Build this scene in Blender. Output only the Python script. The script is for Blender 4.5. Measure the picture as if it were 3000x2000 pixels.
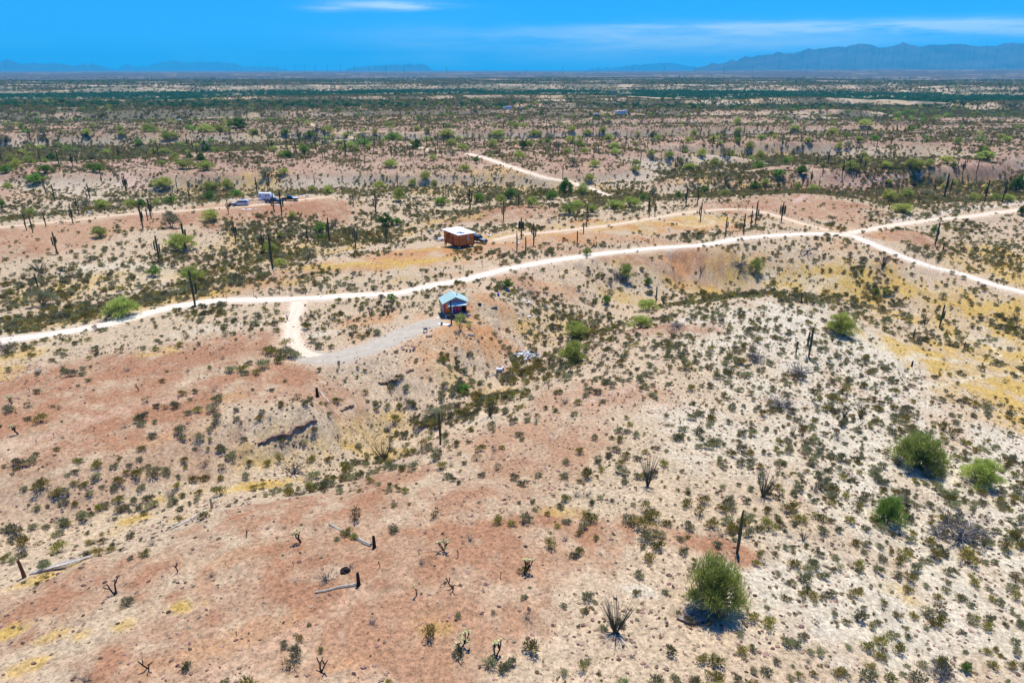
import bpy, math, random
import numpy as np
from mathutils import Vector

for o in list(bpy.data.objects):
    bpy.data.objects.remove(o)
SC = bpy.context.scene
COL = SC.collection

# ------------------------------------------------------------------ camera
CAM_Z = 40.0
FPX = 2000.0                       # focal length in photo pixels (photo 3000 x 2000)
HORIZON_V = 205.0
PITCH = math.atan((1000 - HORIZON_V) / FPX)
cam_data = bpy.data.cameras.new('camera')
cam_data.sensor_width = 36.0
cam_data.lens = 36.0 * FPX / 3000.0
cam_data.clip_start = 0.5
cam_data.clip_end = 90000.0
cam = bpy.data.objects.new('camera', cam_data)
COL.objects.link(cam)
cam.location = (0, 0, CAM_Z)
cam.rotation_euler = (math.pi / 2 - PITCH, 0, 0)
SC.camera = cam

# ------------------------------------------------------------------ sky, sun, exposure
SUN_EL = math.radians(72)
SUN_DIR = Vector((0.20 * math.cos(SUN_EL) / 0.98, 0.96 * math.cos(SUN_EL) / 0.98, math.sin(SUN_EL))).normalized()
world = bpy.data.worlds.new('World')
SC.world = world
world.use_nodes = True
wn, wl = world.node_tree.nodes, world.node_tree.links
wn.clear()
w_out = wn.new('ShaderNodeOutputWorld')
w_bg = wn.new('ShaderNodeBackground')
w_bg.inputs['Strength'].default_value = 0.088
w_sky = wn.new('ShaderNodeTexSky')
w_sky.sky_type = 'NISHITA'
w_sky.sun_disc = False
w_sky.sun_elevation = math.asin(SUN_DIR.z)
w_sky.sun_rotation = math.atan2(SUN_DIR.x, SUN_DIR.y)
w_sky.air_density = 1.0
w_sky.dust_density = 0.2
w_sky.ozone_density = 4.0
w_tint = wn.new('ShaderNodeMix'); w_tint.data_type = 'RGBA'; w_tint.blend_type = 'MULTIPLY'
w_tint.inputs['Factor'].default_value = 1.0
w_tint.inputs[7].default_value = SKY_TINT = (0.075, 0.64, 1.60, 1)
wl.new(w_sky.outputs[0], w_tint.inputs[6])
# thin high clouds: streaks in the direction of view, flattened towards the horizon
w_geo = wn.new('ShaderNodeTexCoord')
w_sep = wn.new('ShaderNodeSeparateXYZ'); wl.new(w_geo.outputs['Generated'], w_sep.inputs[0])
def wmath(op, a, b=None, c=None):
    n = wn.new('ShaderNodeMath'); n.operation = op
    for i, v in enumerate((a, b, c)):
        if v is None: continue
        if isinstance(v, (int, float)): n.inputs[i].default_value = v
        else: wl.new(v, n.inputs[i])
    return n.outputs[0]
w_az = wmath('ARCTAN2', w_sep.outputs[0], w_sep.outputs[1])      # azimuth from +Y, radians
w_el = wmath('ARCSINE', w_sep.outputs[2])
w_comb = wn.new('ShaderNodeCombineXYZ')
wl.new(w_az, w_comb.inputs[0]); wl.new(w_el, w_comb.inputs[1])
def wnoise(sx, sy, scale, detail, lo, hi, off=0.0, rough=0.6):
    m = wn.new('ShaderNodeMapping'); m.inputs['Scale'].default_value = (sx, sy, 1); m.inputs['Location'].default_value = (off, off * 0.37, off)
    wl.new(w_comb.outputs[0], m.inputs['Vector'])
    n = wn.new('ShaderNodeTexNoise'); n.inputs['Scale'].default_value = scale; n.inputs['Detail'].default_value = detail
    n.inputs['Roughness'].default_value = rough
    wl.new(m.outputs[0], n.inputs['Vector'])
    r = wn.new('ShaderNodeMapRange'); r.interpolation_type = 'SMOOTHSTEP'
    r.inputs['From Min'].default_value = lo; r.inputs['From Max'].default_value = hi
    wl.new(n.outputs[0], r.inputs['Value'])
    return r.outputs[0]
def wband(val, centre, half):
    d = wmath('SUBTRACT', val, centre)
    d = wmath('DIVIDE', d, half)
    d = wmath('MULTIPLY', d, d)
    d = wmath('MULTIPLY', d, -1.0)
    return wmath('EXPONENT', d)
def uv_dir(u, v):
    """azimuth and elevation of the view ray through a photo pixel"""
    x, y = (u - 1500) / FPX, (1000 - v) / FPX
    d = Vector((x, math.cos(PITCH) + y * math.sin(PITCH), -math.sin(PITCH) + y * math.cos(PITCH))).normalized()
    return math.atan2(d.x, d.y), math.asin(d.z)
def cloud(u, v, hu, hv, amount, noise, tilt=0.0):
    a, e = uv_dir(u, v)
    az = wmath('SUBTRACT', w_az, a)
    el = wmath('SUBTRACT', wmath('SUBTRACT', w_el, e), wmath('MULTIPLY', az, tilt))
    b = wmath('MULTIPLY', wband(az, 0.0, hu / FPX), wband(el, 0.0, hv / FPX))
    return wmath('MULTIPLY', wmath('MULTIPLY', b, noise), amount)
n1 = wnoise(6, 60, 1.0, 6, 0.30, 0.68, 3.1)
n2 = wnoise(3, 26, 1.4, 5, 0.30, 0.75, 7.7)
n3 = wnoise(2.2, 9, 1.0, 4, 0.35, 0.8, 1.3)
parts_c = [cloud(1150, 16, 130, 11, 0.75, n1, -0.02), cloud(960, 27, 60, 6, 0.45, n1),
           cloud(2480, 83, 560, 14, 0.80, n1, 0.004), cloud(2900, 92, 260, 17, 0.5, n1),
           cloud(2050, 75, 250, 9, 0.35, n1), cloud(1750, 128, 520, 40, 0.55, n2), cloud(2250, 145, 420, 32, 0.30, n2),
           cloud(1600, 170, 1100, 30, 0.48, n3), cloud(300, 174, 700, 26, 0.30, n3)]
tot = parts_c[0]
for p_ in parts_c[1:]:
    tot = wmath('ADD', tot, p_)
# the same thin cirrus goes on over the rest of the sky
tot = wmath('MINIMUM', wmath('MULTIPLY', tot, 1.7), 0.9)
w_mix = wn.new('ShaderNodeMix'); w_mix.data_type = 'RGBA'
wl.new(tot, w_mix.inputs['Factor'])
wl.new(w_tint.outputs[2], w_mix.inputs[6])
w_mix.inputs[7].default_value = (6.6, 8.6, 9.6, 1)
wl.new(w_mix.outputs[2], w_bg.inputs['Color'])
wl.new(w_bg.outputs[0], w_out.inputs['Surface'])

sun_data = bpy.data.lights.new('sun', 'SUN')
sun_data.energy = 4.6
sun_data.angle = math.radians(0.5)
sun_data.color = (1.0, 0.95, 0.86)
sun = bpy.data.objects.new('sun', sun_data)
COL.objects.link(sun)
sun.rotation_euler = (-SUN_DIR).to_track_quat('-Z', 'Y').to_euler()
sun.location = (0, 0, 300)

SC.view_settings.view_transform = 'Standard'
SC.view_settings.look = 'None'
SC.view_settings.gamma = 1.0
SC.view_settings.use_curve_mapping = False
SC.view_settings.exposure = 0.34
SC.render.engine = 'CYCLES'
try:
    SC.cycles.max_bounces = 5
    SC.cycles.diffuse_bounces = 3
    SC.cycles.transmission_bounces = 3
    SC.cycles.transparent_max_bounces = 6
    SC.cycles.volume_bounces = 2
except Exception:
    pass

# ------------------------------------------------------------------ small helpers
RNG = np.random.default_rng(11)
random.seed(5)
def smooth(a, b, x):
    t = np.clip((x - a) / (b - a), 0, 1)
    return t * t * (3 - 2 * t)
def _hash(ix, iy, seed):
    n = (ix.astype(np.int64) * 374761393 + iy.astype(np.int64) * 668265263 + seed * 1442695041) & 0xffffffff
    n = ((n ^ (n >> 13)) * 1274126177) & 0xffffffff
    return ((n ^ (n >> 16)) & 0xffffff) / float(0xffffff)
def vnoise(x, y, seed=0):
    ix, iy = np.floor(x), np.floor(y)
    fx, fy = x - ix, y - iy
    fx = fx * fx * fx * (fx * (fx * 6 - 15) + 10); fy = fy * fy * fy * (fy * (fy * 6 - 15) + 10)
    a, b = _hash(ix, iy, seed), _hash(ix + 1, iy, seed)
    c, d = _hash(ix, iy + 1, seed), _hash(ix + 1, iy + 1, seed)
    return (a + (b - a) * fx) * (1 - fy) + (c + (d - c) * fx) * fy
def fbm(x, y, octaves=4, seed=0, gain=0.5):
    s, amp, tot_ = 0.0, 1.0, 0.0
    for k in range(octaves):
        s = s + amp * vnoise(x * 2 ** k + 17.3 * k, y * 2 ** k - 9.1 * k, seed + k * 7)
        tot_ += amp; amp *= gain
    return s / tot_

def pix_ray(u, v):
    x, y = (np.asarray(u, float) - 1500) / FPX, (1000 - np.asarray(v, float)) / FPX
    dx = x; dy = math.cos(PITCH) + y * math.sin(PITCH); dz = -math.sin(PITCH) + y * math.cos(PITCH)
    return dx, dy, dz
def on_plane(u, v, h):
    dx, dy, dz = pix_ray(u, v)
    t = (h - CAM_Z) / dz
    return dx * t, dy * t
def project(x, y, z):
    zz = np.asarray(z) - CAM_Z
    f = y * math.cos(PITCH) - zz * math.sin(PITCH)
    up = y * math.sin(PITCH) + zz * math.cos(PITCH)
    f = np.maximum(f, 1e-3)
    return 1500 + FPX * x / f, 1000 - FPX * up / f, f
# ------------------------------------------------------------------ terrain heights
# lines of known height read off the photograph: (u, v, height)
CTRL = []
def line(pts, step=None):
    CTRL.extend(pts)
line([(-200,1020,-1),(0,1003,-1),(150,985,-1),(330,935,-.6),(620,882,-.2),(900,873,0),(1200,855,0),(1450,795,0),(1750,745,0),(2050,705,.5),
      (2400,688,1),(2500,692,.8),(2600,735,-.8),(2700,775,-3),(2800,812,-5),(3000,855,-6.5),(3250,900,-7.5)])
line([(1320,930,0),(1250,1000,0),(1150,900,0),(1450,885,-.2),(870,900,0),(860,970,0),(900,1040,0),(1100,1020,0),(1000,930,-.5)])
line([(100,1150,1),(400,1050,.6),(700,1100,.2),(500,1200,.6),(900,1150,-.2),(50,1300,1.5),(300,1280,1),(600,1285,-.2),(780,1262,-.5),(930,1225,-.8),
      (200,1400,.6),(450,1360,-.6),(-200,1250,1.5),(-200,1500,0.5)])
line([(0,1520,-.6),(150,1500,-1.2),(350,1470,-2.2),(600,1405,-3.0),(750,1372,-3.5),(900,1342,-4.1),(1030,1292,-6),(1230,1222,-6.5),(1430,1130,-7),
      (1530,1060,-7.5),(1640,1000,-8),(1760,950,-8.2),(1900,888,-8.5),(2060,868,-9),(2300,858,-9.5),(2560,885,-9.8),(2800,960,-10.3),(3050,1010,-11)])
line([(-200,1850,2),(100,1800,2.2),(500,1750,2.5),(1000,1700,2.5),(1400,1650,2.2),(300,1650,1.6),(700,1500,1.3),(1000,1450,.4),(1400,1350,0),(1250,1330,-1.2),(1700,1200,-.8),(1600,1120,-3),
      (1900,1000,-1.8),(1750,1020,-3.4),(2000,945,-2.0),(2120,892,-2.2),(2250,866,-3.0),(2400,880,-5.2),(2600,930,-8.5)])
line([(2400,1100,-4.6),(2200,1300,-1.4),(2100,1500,.2),(2000,1700,1.2),(2100,2000,1.6),(2500,1400,-3.6),(2700,1700,-3.2),(2800,1250,-8),(3000,1500,-7),
      (2950,1800,-4.5),(2700,2000,-2.2),(2900,1130,-10.3),(3200,1250,-10.5),(3300,1700,-8),(2300,1700,.2),(2450,1850,-.2)])
line([(0,2000,2.6),(700,2000,2.8),(1400,2000,2.4),(-300,2200,2.6)])
line([(1500,835,-1.2),(1750,830,-4),(1900,775,-2),(1830,865,-7),(1650,900,-6),(2130,770,-2.6),(2300,750,-2.3),(2450,735,-.6),(2550,800,-4),(2300,820,-7.5),(2700,880,-8),
      (2000,830,-7.2),(2150,830,-7.8),(1480,945,-3.6),(1390,1000,-1.8),(1400,1060,-4.4),(1300,1080,-2.5),(1200,1060,-.9),(1580,870,-4)])
line([(1350,740,0),(1000,770,-.1),(800,800,-.3),(1700,670,.3),(2050,622,.6),(2200,615,.7),(1100,810,-.3),(1600,760,-.2),(1900,690,.2),(1480,610,-.8),(1600,660,0),(650,840,-.4)])
line([(-150,980,-4.8),(0,940,-5),(200,885,-6),(400,850,-6.3),(560,800,-6.4),(750,755,-6.8),(950,730,-5.8),(1150,685,-6),(1330,615,-6.8),(1430,578,-7),(1620,562,-7),
      (1900,572,-6.5),(2100,560,-5.5),(2300,525,-6),(2450,500,-6.5),(2700,478,-6)])
line([(2200,600,1),(2400,560,2),(2700,510,2.5),(2950,485,2.4),(2700,600,-3),(2900,600,-4.4),(2560,665,-1),(2700,645,-2.3),(2850,632,-3),(3000,612,-4),(2620,690,.3),(2720,690,.1),(2800,740,-5.4),(2950,700,-6)])
line([(300,780,-3.4),(100,800,-4),(250,720,-1.6),(0,665,.2),(300,650,.2),(700,605,.5),(900,583,.5),(1010,590,-1),(600,700,-3),(800,680,-3.6),(1000,650,-4.6),(0,720,-.6),(450,690,-1)])
line([(0,615,-3.4),(300,598,-3.6),(600,555,-4),(900,535,-5),(1100,520,-5.5),(1300,545,-5)])
C = np.array(CTRL, float)
C[:, 2] = np.where(C[:, 2] < 0, C[:, 2] * .74, C[:, 2])
cx, cy = on_plane(C[:, 0], C[:, 1], C[:, 2])
ch = C[:, 2]
extra = [(-30, 4, 2.5), (0, 3, 2.5), (30, 4, 1.5), (-60, -40, 2), (60, -40, 0), (-160, 60, 0), (190, 80, -9), (-330, 200, -2), (330, 220, -5), (-120, 320, -3), (120, 330, -3)]
cx = np.append(cx, [e[0] for e in extra]); cy = np.append(cy, [e[1] for e in extra]); ch = np.append(ch, [e[2] for e in extra])
c2 = 5.0 ** 2
A = np.sqrt((cx[:, None] - cx) ** 2 + (cy[:, None] - cy) ** 2 + c2)
n_ = len(cx)
M_ = np.zeros((n_ + 1, n_ + 1)); M_[:n_, :n_] = A + np.eye(n_) * -0.02; M_[:n_, n_] = 1; M_[n_, :n_] = 1
sol = np.linalg.solve(M_, np.append(ch, 0))
def rbf(x, y):
    out = np.full(x.shape, sol[-1])
    xf, yf, of = x.ravel(), y.ravel(), out.ravel()
    for k in range(n_):
        of += sol[k] * np.sqrt((xf - cx[k]) ** 2 + (yf - cy[k]) ** 2 + c2)
    return of.reshape(x.shape)

# a fan of rings round the drone's foot, dense where the ground is near, out to the horizon
fine_t = np.radians(np.linspace(-47, 47, 861))
coarse_t = np.radians(np.linspace(47, 313, 60))[1:-1]
TH = np.concatenate([fine_t, coarse_t])
NT = len(TH); NF_T = len(fine_t)
RR = np.concatenate([np.geomspace(2, 28, 16)[:-1], np.geomspace(28, 520, 440)[:-1], np.geomspace(520, 3200, 190)[:-1], np.geomspace(3200, 32000, 46)])
NR = len(RR)
LR = np.log(RR)
GT, GR = np.meshgrid(TH, RR)               # rows: rings
GX, GY = GR * np.sin(GT), GR * np.cos(GT)

w_far = smooth(235, 330, GR)
w_far = np.maximum(w_far, smooth(170, 260, np.abs(GX)))
H0 = np.zeros_like(GX)
near_rows = RR < 345
H0[near_rows] = rbf(GX[near_rows], GY[near_rows])
H0[~near_rows] = -3
# ridges and washes of the far bajada: flat tops cut by washes
ca, sa = math.cos(0.16), math.sin(0.16)
RX, RY = GX * ca + GY * sa, -GX * sa + GY * ca
wx, wy = fbm(GX / 90, GY / 60, 2, 31) - .5, fbm(GX / 80, GY / 50, 2, 37) - .5
N1 = fbm((RX + 60 * wx) / 210, (RY + 26 * wy) / 46, 3, 3, 0.42)
N2 = fbm((RX + 60 * wx) / 520, (RY + 60 * wy) / 150, 3, 13, 0.5)
kk = smooth(650, 1000, GR)
NN = N1 * (1 - kk) + N2 * kk
TOP_FAR = smooth(.43, .57, NN)
h_far = -2.4 + 7.0 * (TOP_FAR - .55) * (1 + .5 * kk) + 1.6 * (NN - .5)
river = smooth(1150, 1330, GR) * (1 - smooth(1900, 2150, GR))
h_far = h_far * (1 - river) + river * (-13.0)
plain = smooth(1950, 2500, GR)
h_far = h_far * (1 - plain) + plain * (-2 + 14 * (fbm(GX / 900, GY / 420, 3, 51) - .42))
h_far = h_far * (1 - smooth(3600, 6000, GR)) + smooth(3600, 6000, GR) * (14.0 + 30 * smooth(.08, .5, GT) * (GT < 2) * smooth(4500, 9500, GR))
H1 = H0 * (1 - w_far) + h_far * w_far
# small relief: rills, humps, gullied slopes
amp_near = 1 - smooth(250, 900, GR)
sl = np.hypot(np.gradient(H0, axis=0) / np.gradient(GR, axis=0), np.gradient(H0, axis=1) / (np.gradient(GT, axis=1) * GR + 1e-6))
slope0 = smooth(.05, .28, sl) * (1 - w_far) + w_far * .6
rill = np.abs(fbm(GX / 7 + 9, GY / 7, 3, 77) - .5) * 2
H1 = H1 + amp_near * ((fbm(GX / 22, GY / 22, 4, 91) - .5) * 1.1 + (rill - .25) * (.22 + .5 * slope0) + (fbm(GX / 1.6, GY / 1.6, 2, 95) - .5) * .16)
# steep eroded cuts in the bank below the main road and in the near ravine
def cut(pts, h, width, depth):
    global H1
    p = np.array([on_plane(u, v, h) for u, v in pts])
    d = np.full(GX.shape, 1e9)
    for a, b in zip(p[:-1], p[1:]):
        ab = b - a; L2 = (ab ** 2).sum()
        t = np.clip(((GX - a[0]) * ab[0] + (GY - a[1]) * ab[1]) / L2, 0, 1)
        d = np.minimum(d, np.hypot(GX - a[0] - t * ab[0], GY - a[1] - t * ab[1]))
    H1 = H1 - depth * (1 - smooth(0, width, d + .5 * (fbm(GX / 1.5, GY / 1.5, 2, 23) - .5)))
for pts in ([(1945,738),(1975,760),(2000,790)], [(1700,790),(1740,805),(1785,828)], [(1735,778),(1760,800),(1800,815)], [(1970,735),(1990,752),(2012,770)], [(2755,662),(2790,690),(2830,712)]):
    cut(pts, -1.5, 1.6, 1.2)
for pts in ([(1405,1000),(1440,1030),(1480,1060)], [(1130,1112),(1180,1150),(1220,1200)], [(1060,1180),(1090,1230)], [(980,1190),(1000,1260)], [(1360,1010),(1380,1070),(1400,1110)], [(1460,950),(1500,1000),(1530,1040)],
            [(700,1310),(690,1370)], [(560,1330),(590,1390)], [(880,1262),(900,1320)], [(1560,850),(1590,880)], [(1640,820),(1680,860)], [(2080,745),(2110,790)], [(2850,700),(2880,740)]):
    cut(pts, -2.0, 1.3, .55)
cut([(756,1312),(790,1300),(820,1290),(848,1289),(862,1272),(890,1262),(930,1247)], -.6, .9, .4)
cut([(1985,1822),(2025,1838),(2060,1834),(2100,1806)], .9, 1.0, .5)
cut([(1000,1212),(1036,1195)], -.8, .9, .4); cut([(2752,666),(2803,669)], -1.0, 2.0, 1.0)

class Grid:
    """values on the fan, read back anywhere by bilinear interpolation"""
    def __init__(self, a): self.a = a
    def __call__(self, x, y):
        x, y = np.asarray(x, float), np.asarray(y, float)
        r = np.hypot(x, y); t = np.arctan2(x, y)
        t = np.where(t < TH[0], t + 2 * math.pi, t)
        fi = np.interp(np.log(np.maximum(r, RR[0])), LR, np.arange(NR))
        fj = np.interp(t, np.append(TH, TH[0] + 2 * math.pi), np.arange(NT + 1))
        i = np.minimum(fi.astype(int), NR - 2); j = fj.astype(int) % NT; j2 = (j + 1) % NT
        fi, fj = fi - i, fj - np.floor(fj)
        a = self.a
        return (a[i, j] * (1 - fj) + a[i, j2] * fj) * (1 - fi) + (a[i + 1, j] * (1 - fj) + a[i + 1, j2] * fj) * fi
HG = Grid(H1)
def ground_at(u, v):
    """first ground point on the ray through a photo pixel"""
    dx, dy, dz = (float(q) for q in pix_ray(u, v))
    t = math.atan2(dx, dy); g = dz / math.hypot(dx, dy)
    rr = np.concatenate([RR[5:], ]); rr = np.interp(np.linspace(0, len(rr) - 1, len(rr) * 3), np.arange(len(rr)), rr)
    z = CAM_Z + rr * g
    h = HG(rr * math.sin(t), rr * math.cos(t))
    hit = np.nonzero(h >= z)[0]
    if len(hit) == 0:
        r = rr[-1]
    else:
        k = hit[0]
        if k == 0: r = rr[0]
        else:
            a, b = z[k - 1] - h[k - 1], z[k] - h[k]
            r = rr[k - 1] + (rr[k] - rr[k - 1]) * a / (a - b)
    x, y = r * math.sin(t), r * math.cos(t)
    return x, y, float(HG(x, y))
def px_per_m(x, y, z):
    """photo pixels per metre: across, and upright"""
    u0, v0, f = project(x, y, z)
    u1, v1, _ = project(x, y, z + 1)
    return float(FPX / f), float(v0 - v1)
def visible(x, y, z):
    """True where the ground does not hide the point from the camera"""
    x, y, z = np.asarray(x), np.asarray(y), np.asarray(z)
    ok = np.ones(x.shape, bool)
    for s in np.linspace(.15, .985, 90):
        ok &= HG(x * s, y * s) <= CAM_Z + (z - CAM_Z) * s + .05
    return ok

# ------------------------------------------------------------------ roads: centre lines read off the photograph
ROADS = {
 'main_road': (3.1, [(-260,1052),(-100,1020),(0,1000),(160,980),(330,942),(460,910),(560,892),(650,880),(780,876),(900,873),(1050,867),(1160,860),(1280,832),(1370,812),(1500,786),(1620,765),(1750,744),(1900,728),
      (2050,714),(2200,698),(2330,686),(2430,683),(2500,689),(2560,712),(2630,745),(2720,780),(2810,806),(2900,832),(3000,856),(3150,895)], 'road'),
 'hut_drive': (2.4, [(872,884),(868,905),(858,930),(853,960),(857,990),(872,1018),(900,1036),(935,1046)], 'drive'),
 'gravel_drive': (4.0, [(893,1038),(925,1049),(970,1055),(1020,1044),(1080,1022),(1140,995),(1200,966),(1262,944)], 'gravel'),
 'cabin_track': (2.3, [(1445,706),(1520,688),(1640,676),(1780,660),(1900,640),(2020,623),(2120,614),(2200,615),(2280,634),(2360,658),(2430,676)], 'track'),
 'east_track': (2.8, [(2470,684),(2540,672),(2640,655),(2740,644),(2840,634),(2930,622),(3060,604)], 'drive'),
 'west_track': (1.9, [(-120,672),(0,664),(110,654),(220,644),(330,633),(450,622),(560,616),(660,607),(760,600),(860,588),(960,578)], 'track'),
 'wash_road': (3.6, [(1785,572),(1730,556),(1670,536),(1600,520),(1530,500),(1470,478),(1420,462),(1370,450)], 'drive'),
 'wash_track': (3.8, [(1268,440),(1230,432),(1195,425)], 'drive'),
 'far_track': (3.2, [(1040,410),(1010,396),(975,385),(930,372),(905,360)], 'track'),
 'ridge_track': (2.6, [(1000,392),(1100,388),(1250,383),(1400,376),(1550,372),(1650,362),(1720,350),(1790,338)], 'track'),
 'northwest_track': (2.6, [(0,372),(120,366),(280,363),(430,358),(560,352),(700,346)], 'track'),
}
def resample(p, step):
    p = np.array(p, float)
    # Catmull-Rom through the points, then even steps
    out = []
    q = np.vstack([2 * p[0] - p[1], p, 2 * p[-1] - p[-2]])
    for i in range(1, len(q) - 2):
        for t in np.linspace(0, 1, 12, endpoint=False):
            a, b, c, d = q[i - 1], q[i], q[i + 1], q[i + 2]
            out.append(.5 * (2 * b + (c - a) * t + (2 * a - 5 * b + 4 * c - d) * t * t + (3 * b - a - 3 * c + d) * t ** 3))
    out.append(p[-1]); out = np.array(out)
    s = np.concatenate([[0], np.cumsum(np.hypot(*(np.diff(out[:, :2], axis=0).T)))])
    m = max(3, int(s[-1] / step))
    return np.stack([np.interp(np.linspace(0, s[-1], m), s, out[:, k]) for k in range(out.shape[1])], 1)
ROAD_MASK = {k: np.zeros_like(GX) for k in ('road', 'drive', 'track', 'gravel')}
SHOULDER = np.zeros_like(GX)
ROAD_LINES = {}
H2 = H1.copy()
fwin = (RR < 1200)
gx, gy = GX[fwin][:, :NF_T], GY[fwin][:, :NF_T]
for name, (width, pts, kind) in ROADS.items():
    g = np.array([ground_at(u, v)[:2] for u, v in pts])
    far = np.hypot(g[:, 0], g[:, 1]).mean() > 330
    p = resample(g, 3.0 if far else 1.5)
    z = HG(p[:, 0], p[:, 1])
    k = 9 if not far else 15
    zp = np.pad(z, k, mode='edge'); z = np.convolve(zp, np.ones(2 * k + 1) / (2 * k + 1), 'valid')
    ROAD_LINES[name] = (p, z, width, kind)
    lo, hi = p.min(0) - 14, p.max(0) + 14
    sel = (gx > lo[0]) & (gx < hi[0]) & (gy > lo[1]) & (gy < hi[1])
    xs, ys = gx[sel], gy[sel]
    d = np.full(xs.shape, 1e9); zi = np.zeros(xs.shape)
    for q, zq in zip(p, z):
        dd = np.hypot(xs - q[0], ys - q[1])
        m = dd < d
        d[m] = dd[m]; zi[m] = zq
    hw = width / 2
    f = 1 - smooth(hw + .2, hw + 3.2, d)
    sub = H2[fwin][:, :NF_T]
    hh = sub[sel]
    hh = hh * (1 - f) + (zi - .04) * f
    sub[sel] = hh
    tmp = H2[fwin]; tmp[:, :NF_T] = sub; H2[fwin] = tmp
    def put(arr, val):
        t = arr[fwin]; s = t[:, :NF_T]; s[sel] = np.maximum(s[sel], val); t[:, :NF_T] = s; arr[fwin] = t
    wob = .7 * (fbm(xs / 2.5, ys / 2.5, 3, 5) - .5)
    put(ROAD_MASK[kind], 1 - smooth(hw - .3, hw + .9, d + 2.2 * wob))
    put(SHOULDER, (1 - smooth(hw, hw + 2.6, d + 2.5 * wob)) * .85)
HG = Grid(H2)
H1 = H2
# ------------------------------------------------------------------ materials
def mat(name, color, rough=.85, spec=.2, metal=0.0, var=0.0, scale=3.0, bump=0.0, bscale=20.0, hue_rand=0.0, translucent=0.0, wave=None):
    m = bpy.data.materials.new(name); m.use_nodes = True
    nt = m.node_tree; N, L = nt.nodes, nt.links
    b = N['Principled BSDF']
    b.inputs['Roughness'].default_value = rough
    b.inputs['Specular IOR Level'].default_value = spec
    b.inputs['Metallic'].default_value = metal
    src = None
    rgb = N.new('ShaderNodeRGB'); rgb.outputs[0].default_value = (*color, 1); src = rgb.outputs[0]
    if var or hue_rand:
        hs = N.new('ShaderNodeHueSaturation'); L.new(src, hs.inputs['Color'])
        val = None
        if var:
            tc = N.new('ShaderNodeTexCoord')
            nz = N.new('ShaderNodeTexNoise'); nz.inputs['Scale'].default_value = scale; nz.inputs['Detail'].default_value = 5
            L.new(tc.outputs['Object'], nz.inputs['Vector'])
            mr = N.new('ShaderNodeMapRange'); mr.inputs['From Min'].default_value = .3; mr.inputs['From Max'].default_value = .7
            mr.inputs['To Min'].default_value = 1 - var; mr.inputs['To Max'].default_value = 1 + var
            L.new(nz.outputs[0], mr.inputs['Value']); val = mr.outputs[0]
        if hue_rand:
            oi = N.new('ShaderNodeObjectInfo')
            mr2 = N.new('ShaderNodeMapRange'); mr2.inputs['To Min'].default_value = 1 - hue_rand; mr2.inputs['To Max'].default_value = 1 + hue_rand
            L.new(oi.outputs['Random'], mr2.inputs['Value'])
            mh = N.new('ShaderNodeMapRange'); mh.inputs['To Min'].default_value = .5 + .05 * hue_rand; mh.inputs['To Max'].default_value = .5 - .05 * hue_rand
            fr = N.new('ShaderNodeMath'); fr.operation = 'MULTIPLY'; fr.inputs[1].default_value = 7.31; L.new(oi.outputs['Random'], fr.inputs[0])
            fr2 = N.new('ShaderNodeMath'); fr2.operation = 'FRACT'; L.new(fr.outputs[0], fr2.inputs[0])
            L.new(fr2.outputs[0], mh.inputs['Value']); L.new(mh.outputs[0], hs.inputs['Hue'])
            if val is not None:
                mm = N.new('ShaderNodeMath'); mm.operation = 'MULTIPLY'; L.new(val, mm.inputs[0]); L.new(mr2.outputs[0], mm.inputs[1]); val = mm.outputs[0]
            else: val = mr2.outputs[0]
        L.new(val, hs.inputs['Value']); src = hs.outputs[0]
    L.new(src, b.inputs['Base Color'])
    if bump:
        tc = N.new('ShaderNodeTexCoord')
        nz = N.new('ShaderNodeTexNoise'); nz.inputs['Scale'].default_value = bscale; nz.inputs['Detail'].default_value = 4
        L.new(tc.outputs['Object'], nz.inputs['Vector'])
        bp = N.new('ShaderNodeBump'); bp.inputs['Strength'].default_value = bump; bp.inputs['Distance'].default_value = .1
        L.new(nz.outputs[0], bp.inputs['Height']); L.new(bp.outputs[0], b.inputs['Normal'])
    if translucent:
        tr = N.new('ShaderNodeBsdfTranslucent'); L.new(src, tr.inputs['Color'])
        mx = N.new('ShaderNodeMixShader'); mx.inputs[0].default_value = translucent
        L.new(b.outputs[0], mx.inputs[1]); L.new(tr.outputs[0], mx.inputs[2])
        L.new(mx.outputs[0], N['Material Output'].inputs['Surface'])
    return m

# ------------------------------------------------------------------ what covers the ground
def blobs(rows, base=None, edge=.5, seed=0, rough=.9):
    """soft-edged patches; each row is (u, v, ru, rv[, strength]) read off the photograph, laid out on the ground"""
    out = np.zeros_like(GX) if base is None else base
    nz = (fbm(GX / 6, GY / 9, 4, seed + 101) - .5) * rough + (fbm(GX / 1.3, GY / 1.6, 2, seed + 131) - .5) * .5
    for row in rows:
        u, v, ru, rv = row[:4]; s = row[4] if len(row) > 4 else 1.0
        x, y, z = ground_at(u, v)
        h, up = px_per_m(x, y, z)
        dist = math.hypot(x, y)
        rx = ru / h; ry = rv / (h * max(.02, (CAM_Z - z) / math.hypot(dist, CAM_Z - z)))
        rot = math.atan2(x, y)
        dx, dy = GX - x, GY - y
        a, b = dx * math.cos(rot) - dy * math.sin(rot), dx * math.sin(rot) + dy * math.cos(rot)
        d2 = (a / rx) ** 2 + (b / ry) ** 2
        m = d2 < 4
        d = np.sqrt(d2[m]) + nz[m] * 1.2
        out[m] = np.maximum(out[m], s * (1 - smooth(1 - edge, 1 + edge * .5, d)))
    return out
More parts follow.
